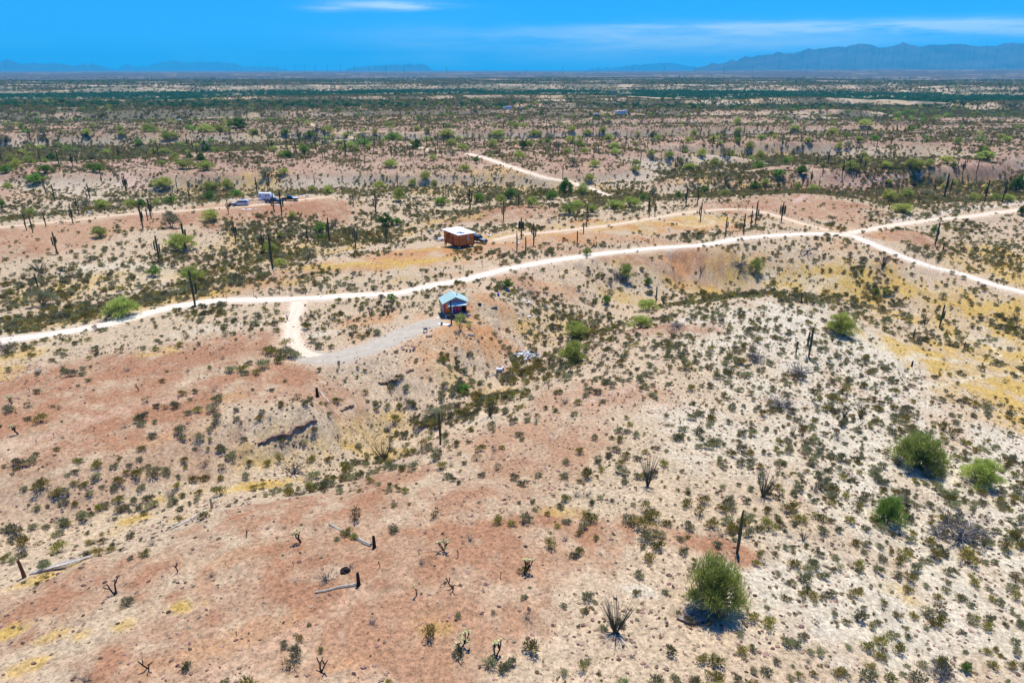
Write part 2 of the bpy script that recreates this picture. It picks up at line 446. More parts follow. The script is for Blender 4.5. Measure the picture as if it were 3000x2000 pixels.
RED = blobs([(300,1720,520,130),(800,1660,520,160),(1300,1600,470,140),(900,1500,480,90),(600,1840,700,160),(1250,1840,380,150),(1700,1540,260,70),(2080,1600,170,45),(1900,1560,150,40),
   (1500,1320,270,140,.75),(1720,1160,200,60,.7),(1950,960,140,28,.8),(1350,1450,330,90,.85),(1150,1400,200,70,.8),
   (80,1200,360,100),(400,1080,470,65),(700,1130,320,70),(350,1250,380,70),(860,1140,220,60,.8),(60,1350,260,70,.8),(500,1340,300,50,.5),(200,1430,200,50,.45),
   (1900,772,260,14,.8),(1560,838,140,18,.6),(2060,742,120,20,.9),(1980,760,70,25,.9),
   (1480,610,170,30),(1380,640,120,20,.8),(2300,600,260,40),(2600,540,330,35),(2920,485,220,26),(2450,570,250,30),
   (200,672,330,28),(500,645,330,26),(800,612,270,22),(950,630,120,25,.7),(130,705,230,26,.8),(700,840,170,22,.8),(900,795,220,16,.6),(560,760,60,20,.3),
   (2650,688,130,18,.9),(2250,760,80,12,.4),(2600,780,40,20,.5),(1800,700,250,14,.5),(1560,720,150,14,.6)], seed=1)
YELLOW = blobs([(2880,1125,260,85),(2700,1030,170,50,.8),(2950,1060,140,60,.9),(2620,845,190,24,.8),(2870,905,200,46,.8),(2960,790,140,60,.8),(2850,780,80,40,.5),(2400,822,160,18,.8),(2250,805,150,15,.6),
   (2150,772,90,18,.6),(2050,852,220,12,.7),(2500,862,220,15,.7),(2700,940,160,26,.7),(2240,770,60,20,.5),(2830,1550,120,26,.5),(2620,1735,80,30,.5),(2950,960,120,30,.8),
   (1100,772,260,13,.75),(1500,690,150,8,.8),(1700,668,200,9,.6),(2060,640,110,12,.8),(1330,690,80,9,.7),(1250,730,160,9,.5),(1930,655,160,8,.6),
   (40,1845,42,15,.95),(165,1862,55,20,.9),(235,1855,42,22,.9),(365,1832,45,20,.85),(535,1772,50,26,.95),(600,1765,30,14,.8),(400,1520,50,12,.8),(90,1945,70,26,.7),(130,1690,140,16,.7),(560,1510,60,20,.5),
   (330,1560,60,12,.4),(1280,1840,60,22,.35),(1640,1500,60,15,.4),
   (860,1325,150,36,.45),(760,1422,160,17,.85),(1060,1295,70,36,.8),(1150,1335,60,26,.7),(1150,1245,70,22,.5),(1400,1150,120,25,.35),(530,1452,90,9,.8),(660,1160,60,10,.5),(470,1030,60,10,.5),(690,1165,30,10,.6),(50,1040,60,20,.6),(20,1090,50,30,.6),
   (500,885,330,24,.65),(250,840,250,22,.5),(900,742,170,16,.65),(1100,692,130,18,.7),(780,720,120,25,.5),(1340,640,100,14,.5),(650,790,80,14,.7),(1200,850,90,6,.9),(1180,820,60,8,.4),(420,900,120,14,.6),(700,560,120,10,.4),(760,545,80,10,.5),
   (1650,945,70,18,.4),(1560,970,80,25,.45),(1870,880,120,10,.5),(1240,560,120,14,.5),(2150,525,200,12,.45),(1700,545,120,10,.4),(2650,490,140,8,.4),(1450,510,120,12,.4)], seed=2, rough=1.2)
ORANGE = blobs([(1350,968,170,45,.9),(1250,1005,120,36,.7),(1430,905,120,24,.7),(1160,930,150,30,.7),(1420,990,90,28,.8),(1080,985,120,25,.4),(1240,960,80,30,.6),(1340,735,260,34,.9),(1130,766,280,24,.85),(1600,694,290,22,.9),(1880,658,290,22,.9),
   (880,585,130,9,.7),(700,598,130,9,.5),(1950,748,90,18,.8),(1990,765,60,25,.8),(2500,680,180,12,.6),(2600,675,120,10,.5),(2500,720,140,10,.4),(1480,808,200,12,.4),(1300,845,130,10,.4),
   (660,1880,330,40,.35),(1180,1830,170,60,.4),(930,1960,260,30,.35),(650,1640,200,26,.3),(450,1290,160,10,.4),(1270,1060,120,30,.4)], seed=3)
PALE2 = blobs([(2350,1000,400,120,1),(2500,1250,430,150,1),(2700,1500,400,190,1),(2550,1800,400,190,.9),(2180,1250,260,130,.75),(2920,1400,220,200,1),(2900,1800,250,250,.9),(2300,1600,150,60,.6),(2350,830,160,20,.9),(2550,1000,200,50,.7),(2900,1000,200,20,.5),
   (1760,1170,120,30,.6),(1880,1560,140,25,.4),(1870,1730,70,22,.9),(1640,1790,60,22,.5),(180,960,240,12,.7),(1420,1225,60,20,.4),(380,780,200,14,.6),(330,840,150,20,.4),(640,960,150,16,.5),(870,960,60,30,.6),(930,980,90,14,.7)], seed=4)
far_m = w_far * (1 - river)
RED = np.maximum(RED, far_m * smooth(.62, .95, TOP_FAR) * (1 - .8 * kk) * .85 * (.55 + .45 * fbm(GX / 40, GY / 40, 2, 61)))
YELLOW = np.maximum(YELLOW, far_m * smooth(.55, .75, fbm(GX / 60, GY / 30, 3, 71)) * (1 - TOP_FAR) * .8)
WASH = w_far * (1 - smooth(.05, .4, TOP_FAR)) * (1 - plain)

c_pale, c_pale2 = np.array([.47, .36, .225]), np.array([.56, .485, .345])
c_red, c_red2 = np.array([.345, .182, .098]), np.array([.425, .262, .150])
c_yel, c_org = np.array([.50, .33, .085]), np.array([.45, .235, .10])
c_road, c_track, c_grav, c_drive = np.array([.60, .505, .37]), np.array([.54, .385, .225]), np.array([.43, .375, .285]), np.array([.64, .52, .37])
def mixc(c, m, to): return c * (1 - m[..., None]) + to * m[..., None]
big = fbm(GX / 30, GY / 30, 3, 201)
mid = fbm(GX / 4.5, GY / 5.5, 4, 207)
colr = mixc(np.broadcast_to(c_pale, GX.shape + (3,)), smooth(.35, .65, big), c_pale * np.array([1.06, 1.04, 1.05]))
colr = mixc(colr, PALE2 * smooth(.12, .5, mid), c_pale2)
colr = mixc(colr, far_m * (1 - TOP_FAR * .6) * smooth(.3, .6, fbm(GX / 25, GY / 18, 3, 244)) * .7, np.array([.50, .43, .33]))
colr = mixc(colr, WASH * .5, np.array([.30, .225, .12]))
redm = np.clip(RED * (1.06 - .42 * smooth(.46, .68, mid) - .42 * smooth(.5, .7, fbm(GX / 1.7, GY / 2.2, 3, 233))), 0, 1)
colr = mixc(colr, redm, 1.0 * c_red)
colr = mixc(colr, redm * smooth(.4, .7, big) * .8, c_red2)
colr = mixc(colr, redm * far_m * .7, np.array([.33, .215, .165]))
colr = mixc(colr, np.clip(ORANGE * smooth(.25, .6, mid) * 1.1, 0, 1), c_org)
colr = mixc(colr, np.clip(YELLOW * (.58 + .85 * smooth(.36, .62, fbm(GX / 3.2, GY / 4.2, 4, 221)) - .45 * smooth(.52, .66, fbm(GX / .9, GY / 1.2, 2, 223))), 0, 1) * .92, c_yel)
# old wheel marks and cattle trails: pale thin lines
def trail(pts, width, color, amt):
    global colr
    g = resample(np.array([ground_at(u, v)[:2] for u, v in pts]), .8)
    lo, hi = g.min(0) - 3, g.max(0) + 3
    sel = (GX > lo[0]) & (GX < hi[0]) & (GY > lo[1]) & (GY < hi[1])
    xs, ys = GX[sel], GY[sel]
    d = np.full(xs.shape, 1e9)
    for q in g: d = np.minimum(d, np.hypot(xs - q[0], ys - q[1]))
    m = (1 - smooth(width * .3, width, d + .5 * (fbm(xs / 1.1, ys / 1.1, 2, 8) - .5))) * amt
    colr[sel] = colr[sel] * (1 - m[:, None]) + np.array(color) * m[:, None]
for pts in ([(2560,1120),(2680,1128),(2760,1128),(2850,1106),(2930,1098),(3010,1090)], [(2600,1045),(2740,1050),(2850,1060),(2920,1070),(2960,1090)], [(2700,1185),(2780,1190),(2900,1205),(3010,1212)],
            [(2880,960),(2900,1000),(2930,1045)], [(2700,1128),(2730,1160),(2700,1190)], [(2930,1045),(3010,1060)]):
    trail(pts, .65, (.62, .53, .36), .75)
for k in (0, 9):
    trail([(30,1300+k),(150,1268+k),(260,1232+k),(360,1196+k),(450,1172+k),(560,1158+k)], .7, (.50, .33, .22), .55)
    trail([(560,1985+k*3),(700,1930+k*3),(850,1850+k*3),(980,1770+k*3),(1060,1720+k*3)], .7, (.52, .33, .2), .5)
    trail([(1700,1175+k),(1770,1160+k),(1850,1130+k),(1900,1080+k),(1935,1010+k)], .6, (.56, .44, .32), .35)
    trail([(2330,590+k*.5),(2450,560+k*.5),(2560,530+k*.5),(2700,505+k*.5)], 1.6, (.52, .36, .27), .6)
    trail([(1850,640+k*.4),(1960,648+k*.4),(2040,662+k*.4),(2090,650+k*.4),(2050,636+k*.4)], 1.3, (.56, .43, .25), .6)
trail([(2990,592),(2900,604),(2800,616),(2700,632),(2620,650)], 3.2, (.62, .53, .42), .7)
trail([(345,505),(370,520),(395,540),(405,552)], 4, (.55, .38, .27), .8)
colr = mixc(colr, SHOULDER * .85, np.array([.55, .40, .26]))
colr = mixc(colr, ROAD_MASK['track'], c_track)
colr = mixc(colr, ROAD_MASK['drive'], c_drive)
colr = mixc(colr, ROAD_MASK['gravel'], c_grav)
colr = mixc(colr, ROAD_MASK['road'], c_road)
# beyond two kilometres single bushes merge: scrub colour by patches
sc = smooth(300, 900, GR)
patch = fbm(GX / 55, GY / 40, 4, 301)
scrubm = sc * (1 - river) * smooth(.38, .54, patch) * .9
colr = mixc(colr, scrubm, np.array([.10, .098, .06]))
colr = mixc(colr, river * smooth(.3, .5, patch) * .8, np.array([.07, .10, .045]))
vfar = smooth(2600, 4200, GR)
colr = mixc(colr, vfar * .95 * (1 - .35 * smooth(.5, .7, fbm(GX / 420, GY / 200, 4, 333))), np.array([.085, .078, .075]))
# a bright alkali flat at the foot of the far range
flat = smooth(9000, 10500, GR) * (1 - smooth(14000, 15500, GR)) * smooth(.30, .40, GT) * (GT < .85)
colr = mixc(colr, flat * smooth(.35, .5, fbm(GX / 2500, GY / 900, 3, 311)), np.array([.75, .68, .62]))

# how thickly scrub grows
DENS = .13 + .42 * smooth(.44, .68, fbm(GX / 9, GY / 9, 3, 401))
DENS = DENS * (1 - .86 * np.clip(RED * 1.2, 0, 1) * (1 - .6 * far_m))
DENS = np.maximum(DENS, blobs([(2350,1010,380,90,.36),(2350,1300,420,180,.34),(2700,1500,380,220,.40),(2550,1800,380,180,.34),(2700,960,330,80,.30),(2850,1350,250,120,.52),(2100,1100,250,90,.28),(2200,868,260,12,1),(2450,880,200,16,.7),
    (1550,1080,150,60,.9),(1400,1170,180,60,.9),(1250,1230,110,45,.85),(1700,960,170,55,.8),(1180,1270,70,25,.8),(1500,970,120,50,.28),(400,885,450,50,.85),(150,830,260,60,.6),(700,760,260,40,.8),(1050,700,190,36,.85),(1350,625,170,24,.5),
    (850,680,220,30,.8),(1700,570,340,18,.9),(2150,545,320,26,.85),(2600,500,260,14,.8),(2750,590,220,30,.8),(2900,740,160,50,.5),(2300,760,200,30,.3),(2960,1480,200,260,.5),(2950,1800,220,220,.45),(1900,850,200,20,.4),(1300,560,260,24,.5),(200,590,300,14,.4),
    (1250,850,200,18,.3),(900,810,250,14,.3),(1500,740,160,12,.25)], edge=.6, seed=9))
DENS = DENS * (1 - .75 * blobs([(2850,1120,260,70),(2700,1060,120,30)], seed=12))
DENS = np.maximum(DENS, WASH * .55)
clear = np.maximum.reduce([ROAD_MASK[k] for k in ROAD_MASK] + [SHOULDER * .8])
clear = np.maximum(clear, blobs([(1320,955,150,60),(1230,1000,110,40,.9),(1200,940,110,30,.8),(1420,905,110,20,.9),(1310,722,210,36),(1120,766,230,24,.96),(1560,692,260,20,.95),(1800,662,260,20,.92),(1980,640,150,20,.9),(780,597,140,16,.95),(900,588,100,10,.9),(2000,640,140,14,.8),
    (640,1700,620,220,.93),(300,1850,360,160,.95),(1150,1650,620,260,.93),(150,1250,250,80,.85),(500,1120,420,70,.9),(1650,1250,120,40,.4)], seed=14, edge=.3))
DENS = np.clip(DENS * (1 - clear), 0, 1)
DENS_G, RED_G, YEL_G, RIVER_G = Grid(DENS), Grid(RED), Grid(YELLOW), Grid(river)

# ------------------------------------------------------------------ the ground sheet
def link(name, me, parent=None, mats=()):
    o = bpy.data.objects.new(name, me)
    for m in mats: me.materials.append(m)
    COL.objects.link(o)
    if parent is not None: o.parent = parent
    return o
verts = np.stack([GX, GY, H1], -1).reshape(-1, 3)
ii, jj = np.meshgrid(np.arange(NR - 1), np.arange(NT), indexing='ij')
j2 = (jj + 1) % NT
quads = np.stack([ii * NT + jj, (ii + 1) * NT + jj, (ii + 1) * NT + j2, ii * NT + j2], -1).reshape(-1, 4)
nv = len(verts)
verts = np.vstack([verts, [[0, 0, float(H1[0].mean())]]])
tris = np.stack([np.arange(NT), (np.arange(NT) + 1) % NT, np.full(NT, nv)], -1)
me = bpy.data.meshes.new('ground')
me.vertices.add(len(verts)); me.vertices.foreach_set('co', verts.ravel())
nl = quads.size + tris.size
me.loops.add(nl); me.loops.foreach_set('vertex_index', np.concatenate([quads[:, ::-1].ravel(), tris[:, ::-1].ravel()]).astype(np.int32))
npoly = len(quads) + len(tris)
me.polygons.add(npoly)
me.polygons.foreach_set('loop_start', np.concatenate([np.arange(len(quads)) * 4, quads.size + np.arange(len(tris)) * 3]).astype(np.int32))
me.polygons.foreach_set('use_smooth', np.ones(npoly, bool))
me.update(calc_edges=True)
if me.polygons[len(quads) // 2].normal.z < 0:
    me.flip_normals()
at = me.attributes.new('soil', 'FLOAT_COLOR', 'POINT')
ca4 = np.ones((len(verts), 4), np.float32); ca4[:-1, :3] = colr.reshape(-1, 3); ca4[-1, :3] = c_red
at.data.foreach_set('color', ca4.ravel())
ar = me.attributes.new('stony', 'FLOAT', 'POINT')
av = np.zeros(len(verts), np.float32); av[:-1] = np.clip(1.0 - np.maximum.reduce([ROAD_MASK[k] for k in ROAD_MASK]) * .9, 0, 1).ravel()
ar.data.foreach_set('value', av)

gm = bpy.data.materials.new('desert_soil'); gm.use_nodes = True
N, L = gm.node_tree.nodes, gm.node_tree.links
gb = N['Principled BSDF']; gb.inputs['Roughness'].default_value = .95; gb.inputs['Specular IOR Level'].default_value = .08
a1 = N.new('ShaderNodeAttribute'); a1.attribute_name = 'soil'
a2 = N.new('ShaderNodeAttribute'); a2.attribute_name = 'stony'
gt = N.new('ShaderNodeTexCoord')
def gnoise(scale, detail, rough=.6):
    n = N.new('ShaderNodeTexNoise'); n.inputs['Scale'].default_value = scale; n.inputs['Detail'].default_value = detail; n.inputs['Roughness'].default_value = rough
    L.new(gt.outputs['Object'], n.inputs['Vector']); return n.outputs[0]
def gmap(v, a, b, c, d, stype='LINEAR'):
    r = N.new('ShaderNodeMapRange'); r.interpolation_type = stype
    for k, q in zip(('From Min', 'From Max', 'To Min', 'To Max'), (a, b, c, d)): r.inputs[k].default_value = q
    L.new(v, r.inputs['Value']); return r.outputs[0]
def gmath(op, a, b):
    n = N.new('ShaderNodeMath'); n.operation = op
    for i, q in enumerate((a, b)):
        if isinstance(q, (int, float)): n.inputs[i].default_value = q
        else: L.new(q, n.inputs[i])
    return n.outputs[0]
fine = gnoise(2.6, 7, .72); med = gnoise(.55, 5, .6); peb = gnoise(5.0, 4, .7)
val = gmath('MULTIPLY', gmap(fine, .32, .68, .50, 1.42), gmap(med, .3, .7, .90, 1.10))
dark = gmap(peb, .56, .66, 1.0, .36, 'SMOOTHSTEP'); light = gmap(peb, .30, .24, 1.0, 1.35, 'SMOOTHSTEP')
val = gmath('MULTIPLY', val, gmath('MULTIPLY', dark, light))
one = gmath('ADD', gmath('MULTIPLY', gmath('SUBTRACT', val, 1.0), a2.outputs['Fac']), 1.0)
vm = N.new('ShaderNodeVectorMath'); vm.operation = 'SCALE'
L.new(a1.outputs['Color'], vm.inputs[0]); L.new(one, vm.inputs['Scale'])
L.new(vm.outputs[0], gb.inputs['Base Color'])
bp = N.new('ShaderNodeBump'); bp.inputs['Strength'].default_value = .55; bp.inputs['Distance'].default_value = .22
L.new(gnoise(1.8, 7, .7), bp.inputs['Height']); L.new(bp.outputs[0], gb.inputs['Normal'])
ground = link('ground', me, mats=[gm]); ground['kind'] = 'structure'

# ------------------------------------------------------------------ graded roads
def road_mat(name, c, edge):
    m = mat(name, c, rough=.95, spec=.08, var=.12, scale=.9, bump=.35, bscale=3)
    return m
RM = {'road': road_mat('graded_caliche', tuple(c_road), 0), 'drive': road_mat('pale_dirt', tuple(c_drive), 0), 'track': road_mat('tan_dirt', tuple(c_track), 0), 'gravel': road_mat('grey_gravel', tuple(c_grav), 0)}
RUTW = mat('white_wheel_rut_dust', (.77, .695, .565), rough=.95, spec=.08, var=.10, scale=1.5)
RUT = mat('wheel_rut_dust', (.68, .56, .41), rough=.95, spec=.08, var=.10, scale=1.5)
for name, (p, z, width, kind) in ROAD_LINES.items():
    t = np.gradient(p, axis=0); t /= np.linalg.norm(t, axis=1)[:, None] + 1e-9
    nrm = np.stack([t[:, 1], -t[:, 0]], 1)
    hw = width / 2
    far = np.hypot(p[:, 0], p[:, 1]).mean() > 330
    lift = .03 if not far else .25
    vs, fs = [], []
    prof = [(-1.06, -.25), (-.93, -.02), (-.62, .0), (-.45, -.03), (-.2, .02), (0, .035), (.2, .02), (.45, -.03), (.62, .0), (.93, -.02), (1.06, -.25)]
    m = len(prof)
    wb = 1 + .22 * (fbm(p[:, 0] / 3, p[:, 1] / 3, 3, 41) - .5) * 2
    for i in range(len(p)):
        for a, dz in prof:
            q = p[i] + nrm[i] * hw * a * wb[i]
            hg = float(HG(q[0], q[1]))
            zz = max(z[i] + lift * .3, hg + .02) + dz * .6 + lift * .4 if abs(a) < .9 else (hg + .03 + lift * .4 if abs(a) < .97 else hg - .06)
            vs.append((q[0], q[1], zz))
    for i in range(len(p) - 1):
        for j in range(m - 1):
            fs.append((i * m + j, i * m + j + 1, (i + 1) * m + j + 1, (i + 1) * m + j))
    rm = bpy.data.meshes.new(name); rm.from_pydata(vs, [], fs); rm.update()
    if rm.polygons[0].normal.z < 0: rm.flip_normals()
    ruts = [2, 3, 6, 7] if kind in ('drive', 'track', 'road') else []
    o = link(name, rm, mats=[RM[kind], RUTW if kind == 'road' else RUT]); o['kind'] = 'structure'
    if ruts and not far:
        for k, poly in enumerate(rm.polygons):
            if (k % (m - 1)) in ruts: poly.material_index = 1

# ------------------------------------------------------------------ mountains on the horizon
MTN = mat('mountain_rock', (.075, .062, .058), rough=1, spec=.0, var=.35, scale=.002)
MTN2 = mat('far_mountain_rock', (.07, .06, .057), rough=1, spec=.0, var=.3, scale=.002)
def mountain(name, profile, dist, depth, seed, material, base_v=206):
    """a range whose crest passes through the photo points (u, v) at the given distance"""
    pu = np.array([p[0] for p in profile], float); pv = np.array([p[1] for p in profile], float)
    us = np.linspace(pu[0], pu[-1], int((pu[-1] - pu[0]) / 3.5) + 2)
    crest = np.interp(us, pu, pv) - (fbm(us / 14.0, us * 0 + seed, 4, seed + 2, .6) - .5) * 7
    vs, fs = [], []
    K = 13
    for i, (u, v) in enumerate(zip(us, crest)):
        a, e = uv_dir(float(u), float(v))
        hgt = max(2.0, CAM_Z + dist * math.tan(e) - 3)
        for k in range(K):
            s = k / (K - 1) * 2 - 1
            d = dist + s * depth / 2 + (depth * .10 * (fbm(np.array([i * .22]), np.array([seed * 3.1]), 3, seed)[0] - .5))
            shape = (1 - abs(s)) ** 1.15
            ridge = abs(fbm(np.array([i * .05 + s * 1.5]), np.array([s * 2.2 + i * .02]), 3, seed + 5)[0] - .5) * 2
            h = hgt * (shape * (1 - .55 * ridge * (1 - shape)) - .0)
            if abs(s) > .99: h = -30
            vs.append((d * math.sin(a), d * math.cos(a), 3 + h))
    for i in range(len(us) - 1):
        for k in range(K - 1):
            fs.append((i * K + k, (i + 1) * K + k, (i + 1) * K + k + 1, i * K + k + 1))
    mm = bpy.data.meshes.new(name); mm.from_pydata(vs, [], fs); mm.update()
    o = link(name, mm, mats=[material]); o['kind'] = 'structure'
    return o
mountain('mountain_range', [(2030,203),(2068,194),(2090,185),(2108,189),(2128,184),(2148,176),(2160,178),(2186,166),(2200,167),(2230,162),(2256,160),(2278,153),(2300,157),(2326,157),(2350,150),(2372,144),(2392,145),(2420,141),
   (2460,136),(2480,137),(2508,130),(2530,129),(2548,132),(2575,141),(2600,139),(2625,132),(2645,126),(2662,130),(2690,137),(2720,133),(2750,131),(2790,128),(2830,132),(2866,137),(2890,135),(2920,136),(2945,128),(2962,125),(3000,128),(3060,134),(3160,150),(3300,188),(3360,203)],
   15000, 5200, 3, MTN)
mountain('western_hills', [(-120,190),(-60,182),(0,180),(22,175),(45,182),(75,187),(95,186),(110,184),(130,188),(155,184),(175,187),(200,191),(220,194),(242,186),(260,192),(273,187),(290,193),(310,199),(340,204)], 22000, 2200, 7, MTN2)
mountain('central_butte', [(1010,205),(1040,199),(1070,196),(1090,193),(1100,191),(1110,195),(1130,190),(1165,191),(1185,190),(1202,187),(1215,192),(1228,191),(1240,188),(1252,193),(1264,203)], 22000, 1800, 9, MTN2)
mountain('faint_northern_hills', [(345,203),(372,187),(395,196),(430,194),(455,188),(480,180),(520,179),(550,186),(565,184),(585,179),(610,185),(640,180),(665,184),(690,187),(715,196),(760,195),(800,196),(840,203)], 28000, 2400, 11, MTN2)
mountain('faint_eastern_hills', [(1720,204),(1790,199),(1850,192),(1900,188),(1950,186),(1990,188),(2010,193),(2050,198),(2080,203)], 26000, 2400, 15, MTN2)

# ------------------------------------------------------------------ the air: one even box of haze round everything
def haze_box():
    w, zb, zt = 33000.0, -70.0, 760.0
    vs = [(x, y, z) for z in (zb, zt) for y in (-w, w) for x in (-w, w)]
    fs = [(0, 2, 3, 1), (4, 5, 7, 6), (0, 1, 5, 4), (1, 3, 7, 5), (3, 2, 6, 7), (2, 0, 4, 6)]
    mm = bpy.data.meshes.new('haze'); mm.from_pydata(vs, [], fs); mm.update()
    m = bpy.data.materials.new('desert_haze'); m.use_nodes = True
    n, l = m.node_tree.nodes, m.node_tree.links
    n.clear()
    out = n.new('ShaderNodeOutputMaterial'); v = n.new('ShaderNodeVolumePrincipled')
    v.inputs['Color'].default_value = HAZE_COL
    v.inputs['Density'].default_value = HAZE_DENS
    v.inputs['Anisotropy'].default_value = 0.0
    l.new(v.outputs[0], out.inputs['Volume'])
    try: m.volume_sampling = 'EQUIANGULAR'
    except Exception: pass
    try: m.cycles.homogeneous_volume = True
    except Exception: pass
    o = link('haze', mm, mats=[m]); o['kind'] = 'stuff'
    return o
HAZE_COL = (.04, .62, 1.0, 1)
HAZE_DENS = 6.2e-5
haze_box()
# ------------------------------------------------------------------ mesh building
class MB:
    def __init__(self): self.v, self.f, self.mi = [], [], []
    def add(self, vs, fs, mi=0):
        n = len(self.v); self.v.extend(vs); self.f.extend(tuple(i + n for i in q) for q in fs); self.mi.extend([mi] * len(fs))
    def box(self, c, s, rz=0.0, mi=0, M=None):
        x, y, z = (q / 2 for q in s)
        vs = [(a, b, d) for d in (-z, z) for b in (-y, y) for a in (-x, x)]
        ca_, sa_ = math.cos(rz), math.sin(rz)
        vs = [(c[0] + a * ca_ - b * sa_, c[1] + a * sa_ + b * ca_, c[2] + d) for a, b, d in vs]
        self.add(vs, [(0, 2, 3, 1), (4, 5, 7, 6), (0, 1, 5, 4), (1, 3, 7, 5), (3, 2, 6, 7), (2, 0, 4, 6)], mi)
    def prism(self, poly, axis_len, mi=0, axis='x', off=0.0):
        """polygon in the plane across the axis, pushed out along it, centred"""
        n = len(poly); h = axis_len / 2
        def P(s, a, b): return (off + s, a, b) if axis == 'x' else ((a, off + s, b) if axis == 'y' else (a, b, off + s))
        vs = [P(-h, a, b) for a, b in poly] + [P(h, a, b) for a, b in poly]
        fs = [tuple(range(n - 1, -1, -1)), tuple(range(n, 2 * n))] + [(i, (i + 1) % n, n + (i + 1) % n, n + i) for i in range(n)]
        self.add(vs, fs, mi)
    def tube(self, pts, radii, n=6, mi=0, ribs=0.0, cap=True):
        pts = [Vector(p) for p in pts]
        rings = []
        prev = None
        for i, p in enumerate(pts):
            d = (pts[min(i + 1, len(pts) - 1)] - pts[max(i - 1, 0)])
            d = d.normalized() if d.length > 1e-9 else Vector((0, 0, 1))
            a = prev if prev is not None else (Vector((1, 0, 0)) if abs(d.x) < .9 else Vector((0, 1, 0)))
            a = (a - d * a.dot(d)).normalized(); prev = a
            b = d.cross(a)
            ring = []
            for k in range(n):
                t = 2 * math.pi * k / n
                r = radii[i] * (1 - (ribs if k % 2 else 0))
                ring.append(p + a * (math.cos(t) * r) + b * (math.sin(t) * r))
            rings.append(ring)
        vs = [tuple(q) for r in rings for q in r]
        fs = []
        for i in range(len(pts) - 1):
            for k in range(n):
                fs.append((i * n + k, i * n + (k + 1) % n, (i + 1) * n + (k + 1) % n, (i + 1) * n + k))
        if cap:
            fs.append(tuple(range(n - 1, -1, -1))); fs.append(tuple((len(pts) - 1) * n + k for k in range(n)))
        self.add(vs, fs, mi)
    def blade(self, p, d, length, width, side=None, mi=0):
        """one narrow leaf: a triangle"""
        p, d = Vector(p), Vector(d).normalized()
        if side is None:
            side = d.cross(Vector((random.uniform(-1, 1), random.uniform(-1, 1), random.uniform(-1, 1))))
        side = Vector(side)
        if side.length < 1e-6: side = d.orthogonal()
        side = side.normalized() * width / 2
        self.add([tuple(p - side), tuple(p + side), tuple(p + d * length)], [(0, 1, 2)], mi)
    def lump(self, c, r, n=7, m=5, jag=.3, mi=0, squash=(1, 1, 1)):
        """an uneven stone-like lump"""
        vs, fs = [], []
        for i in range(m + 1):
            ph = math.pi * i / m
            for k in range(n):
                t = 2 * math.pi * k / n
                q = 1 + random.uniform(-jag, jag)
                vs.append((c[0] + r * squash[0] * q * math.sin(ph) * math.cos(t), c[1] + r * squash[1] * q * math.sin(ph) * math.sin(t), c[2] + r * squash[2] * q * math.cos(ph)))
        for i in range(m):
            for k in range(n):
                fs.append((i * n + k, (i + 1) * n + k, (i + 1) * n + (k + 1) % n, i * n + (k + 1) % n))
        self.add(vs, fs, mi)
    def mesh(self, name, mats, smooth_=False):
        me_ = bpy.data.meshes.new(name); me_.from_pydata(self.v, [], self.f)
        for m in mats: me_.materials.append(m)
        if len(mats) > 1: me_.polygons.foreach_set('material_index', self.mi)
        if smooth_: me_.polygons.foreach_set('use_smooth', [True] * len(self.f))
        me_.update()
        return me_
    def build(self, name, mats, parent=None, smooth_=False):
        if not isinstance(mats, (list, tuple)): mats = [mats]
        o = bpy.data.objects.new(name, self.mesh(name, mats, smooth_)); COL.objects.link(o)
        if parent is not None: o.parent = parent
        return o
def part(name, me_, parent):
    o = bpy.data.objects.new(name, me_); COL.objects.link(o); o.parent = parent; return o
def tag(o, label, cat, group=None):
    o['label'] = label; o['category'] = cat
    if group: o['group'] = group
    return o
def empty(name, loc=(0, 0, 0), rz=0.0):
    o = bpy.data.objects.new(name, None); o.empty_display_size = .3; COL.objects.link(o)
    o.location = loc; o.rotation_euler = (0, 0, rz); return o
KIDS = {}
def copy_tree(o, parent=None):
    c = o.copy(); COL.objects.link(c)
    if parent is not None: c.parent = parent
    for ch in KIDS.get(o.name, []):
        copy_tree(ch, c)
    return c
def register(o):
    """remember a prototype's children so that copying it does not search the scene"""
    KIDS[o.name] = list(o.children)
    for ch in o.children: register(ch)
    return o

# ------------------------------------------------------------------ plant materials
M_SAG = mat('saguaro_skin', (.065, .074, .034), rough=.7, spec=.25, var=.25, scale=2.5, hue_rand=.25)
M_SAGB = mat('saguaro_corky_base', (.12, .085, .055), rough=.95, var=.3, scale=5)
M_WOOD = mat('dead_cactus_wood', (.42, .36, .27), rough=.95, var=.3, scale=6, bump=.4, bscale=12)
M_BARKG = mat('green_bark', (.22, .25, .08), rough=.8, var=.2, scale=4)
M_BARK = mat('grey_bark', (.14, .115, .085), rough=.95, var=.3, scale=5)
M_DEAD = mat('bleached_twigs', (.155, .145, .135), rough=.95, var=.3, scale=4)
M_RIV = mat('riverside_leaf', (.06, .17, .06), rough=.8, spec=.1, var=.3, scale=2, hue_rand=.3, translucent=.35)
M_DEADW = mat('white_weathered_wood', (.52, .46, .37), rough=.95, var=.2, scale=5)
M_PV = mat('palo_verde_leaf', (.37, .42, .095), rough=.75, spec=.15, var=.40, scale=5, hue_rand=.25, translucent=.58)
M_PVD = mat('mesquite_leaf', (.10, .19, .035), rough=.75, spec=.15, var=.35, scale=5, hue_rand=.25, translucent=.4)
M_PVG = mat('bright_palo_verde_leaf', (.175, .29, .05), rough=.75, spec=.15, var=.35, scale=5, hue_rand=.25, translucent=.5)
M_IRON = mat('ironwood_leaf', (.26, .265, .14), rough=.8, spec=.15, var=.35, scale=2.2, hue_rand=.25, translucent=.25)
M_BURS = mat('bursage_leaf', (.30, .285, .135), rough=.9, spec=.1, var=.4, scale=3, hue_rand=.45, translucent=.3)
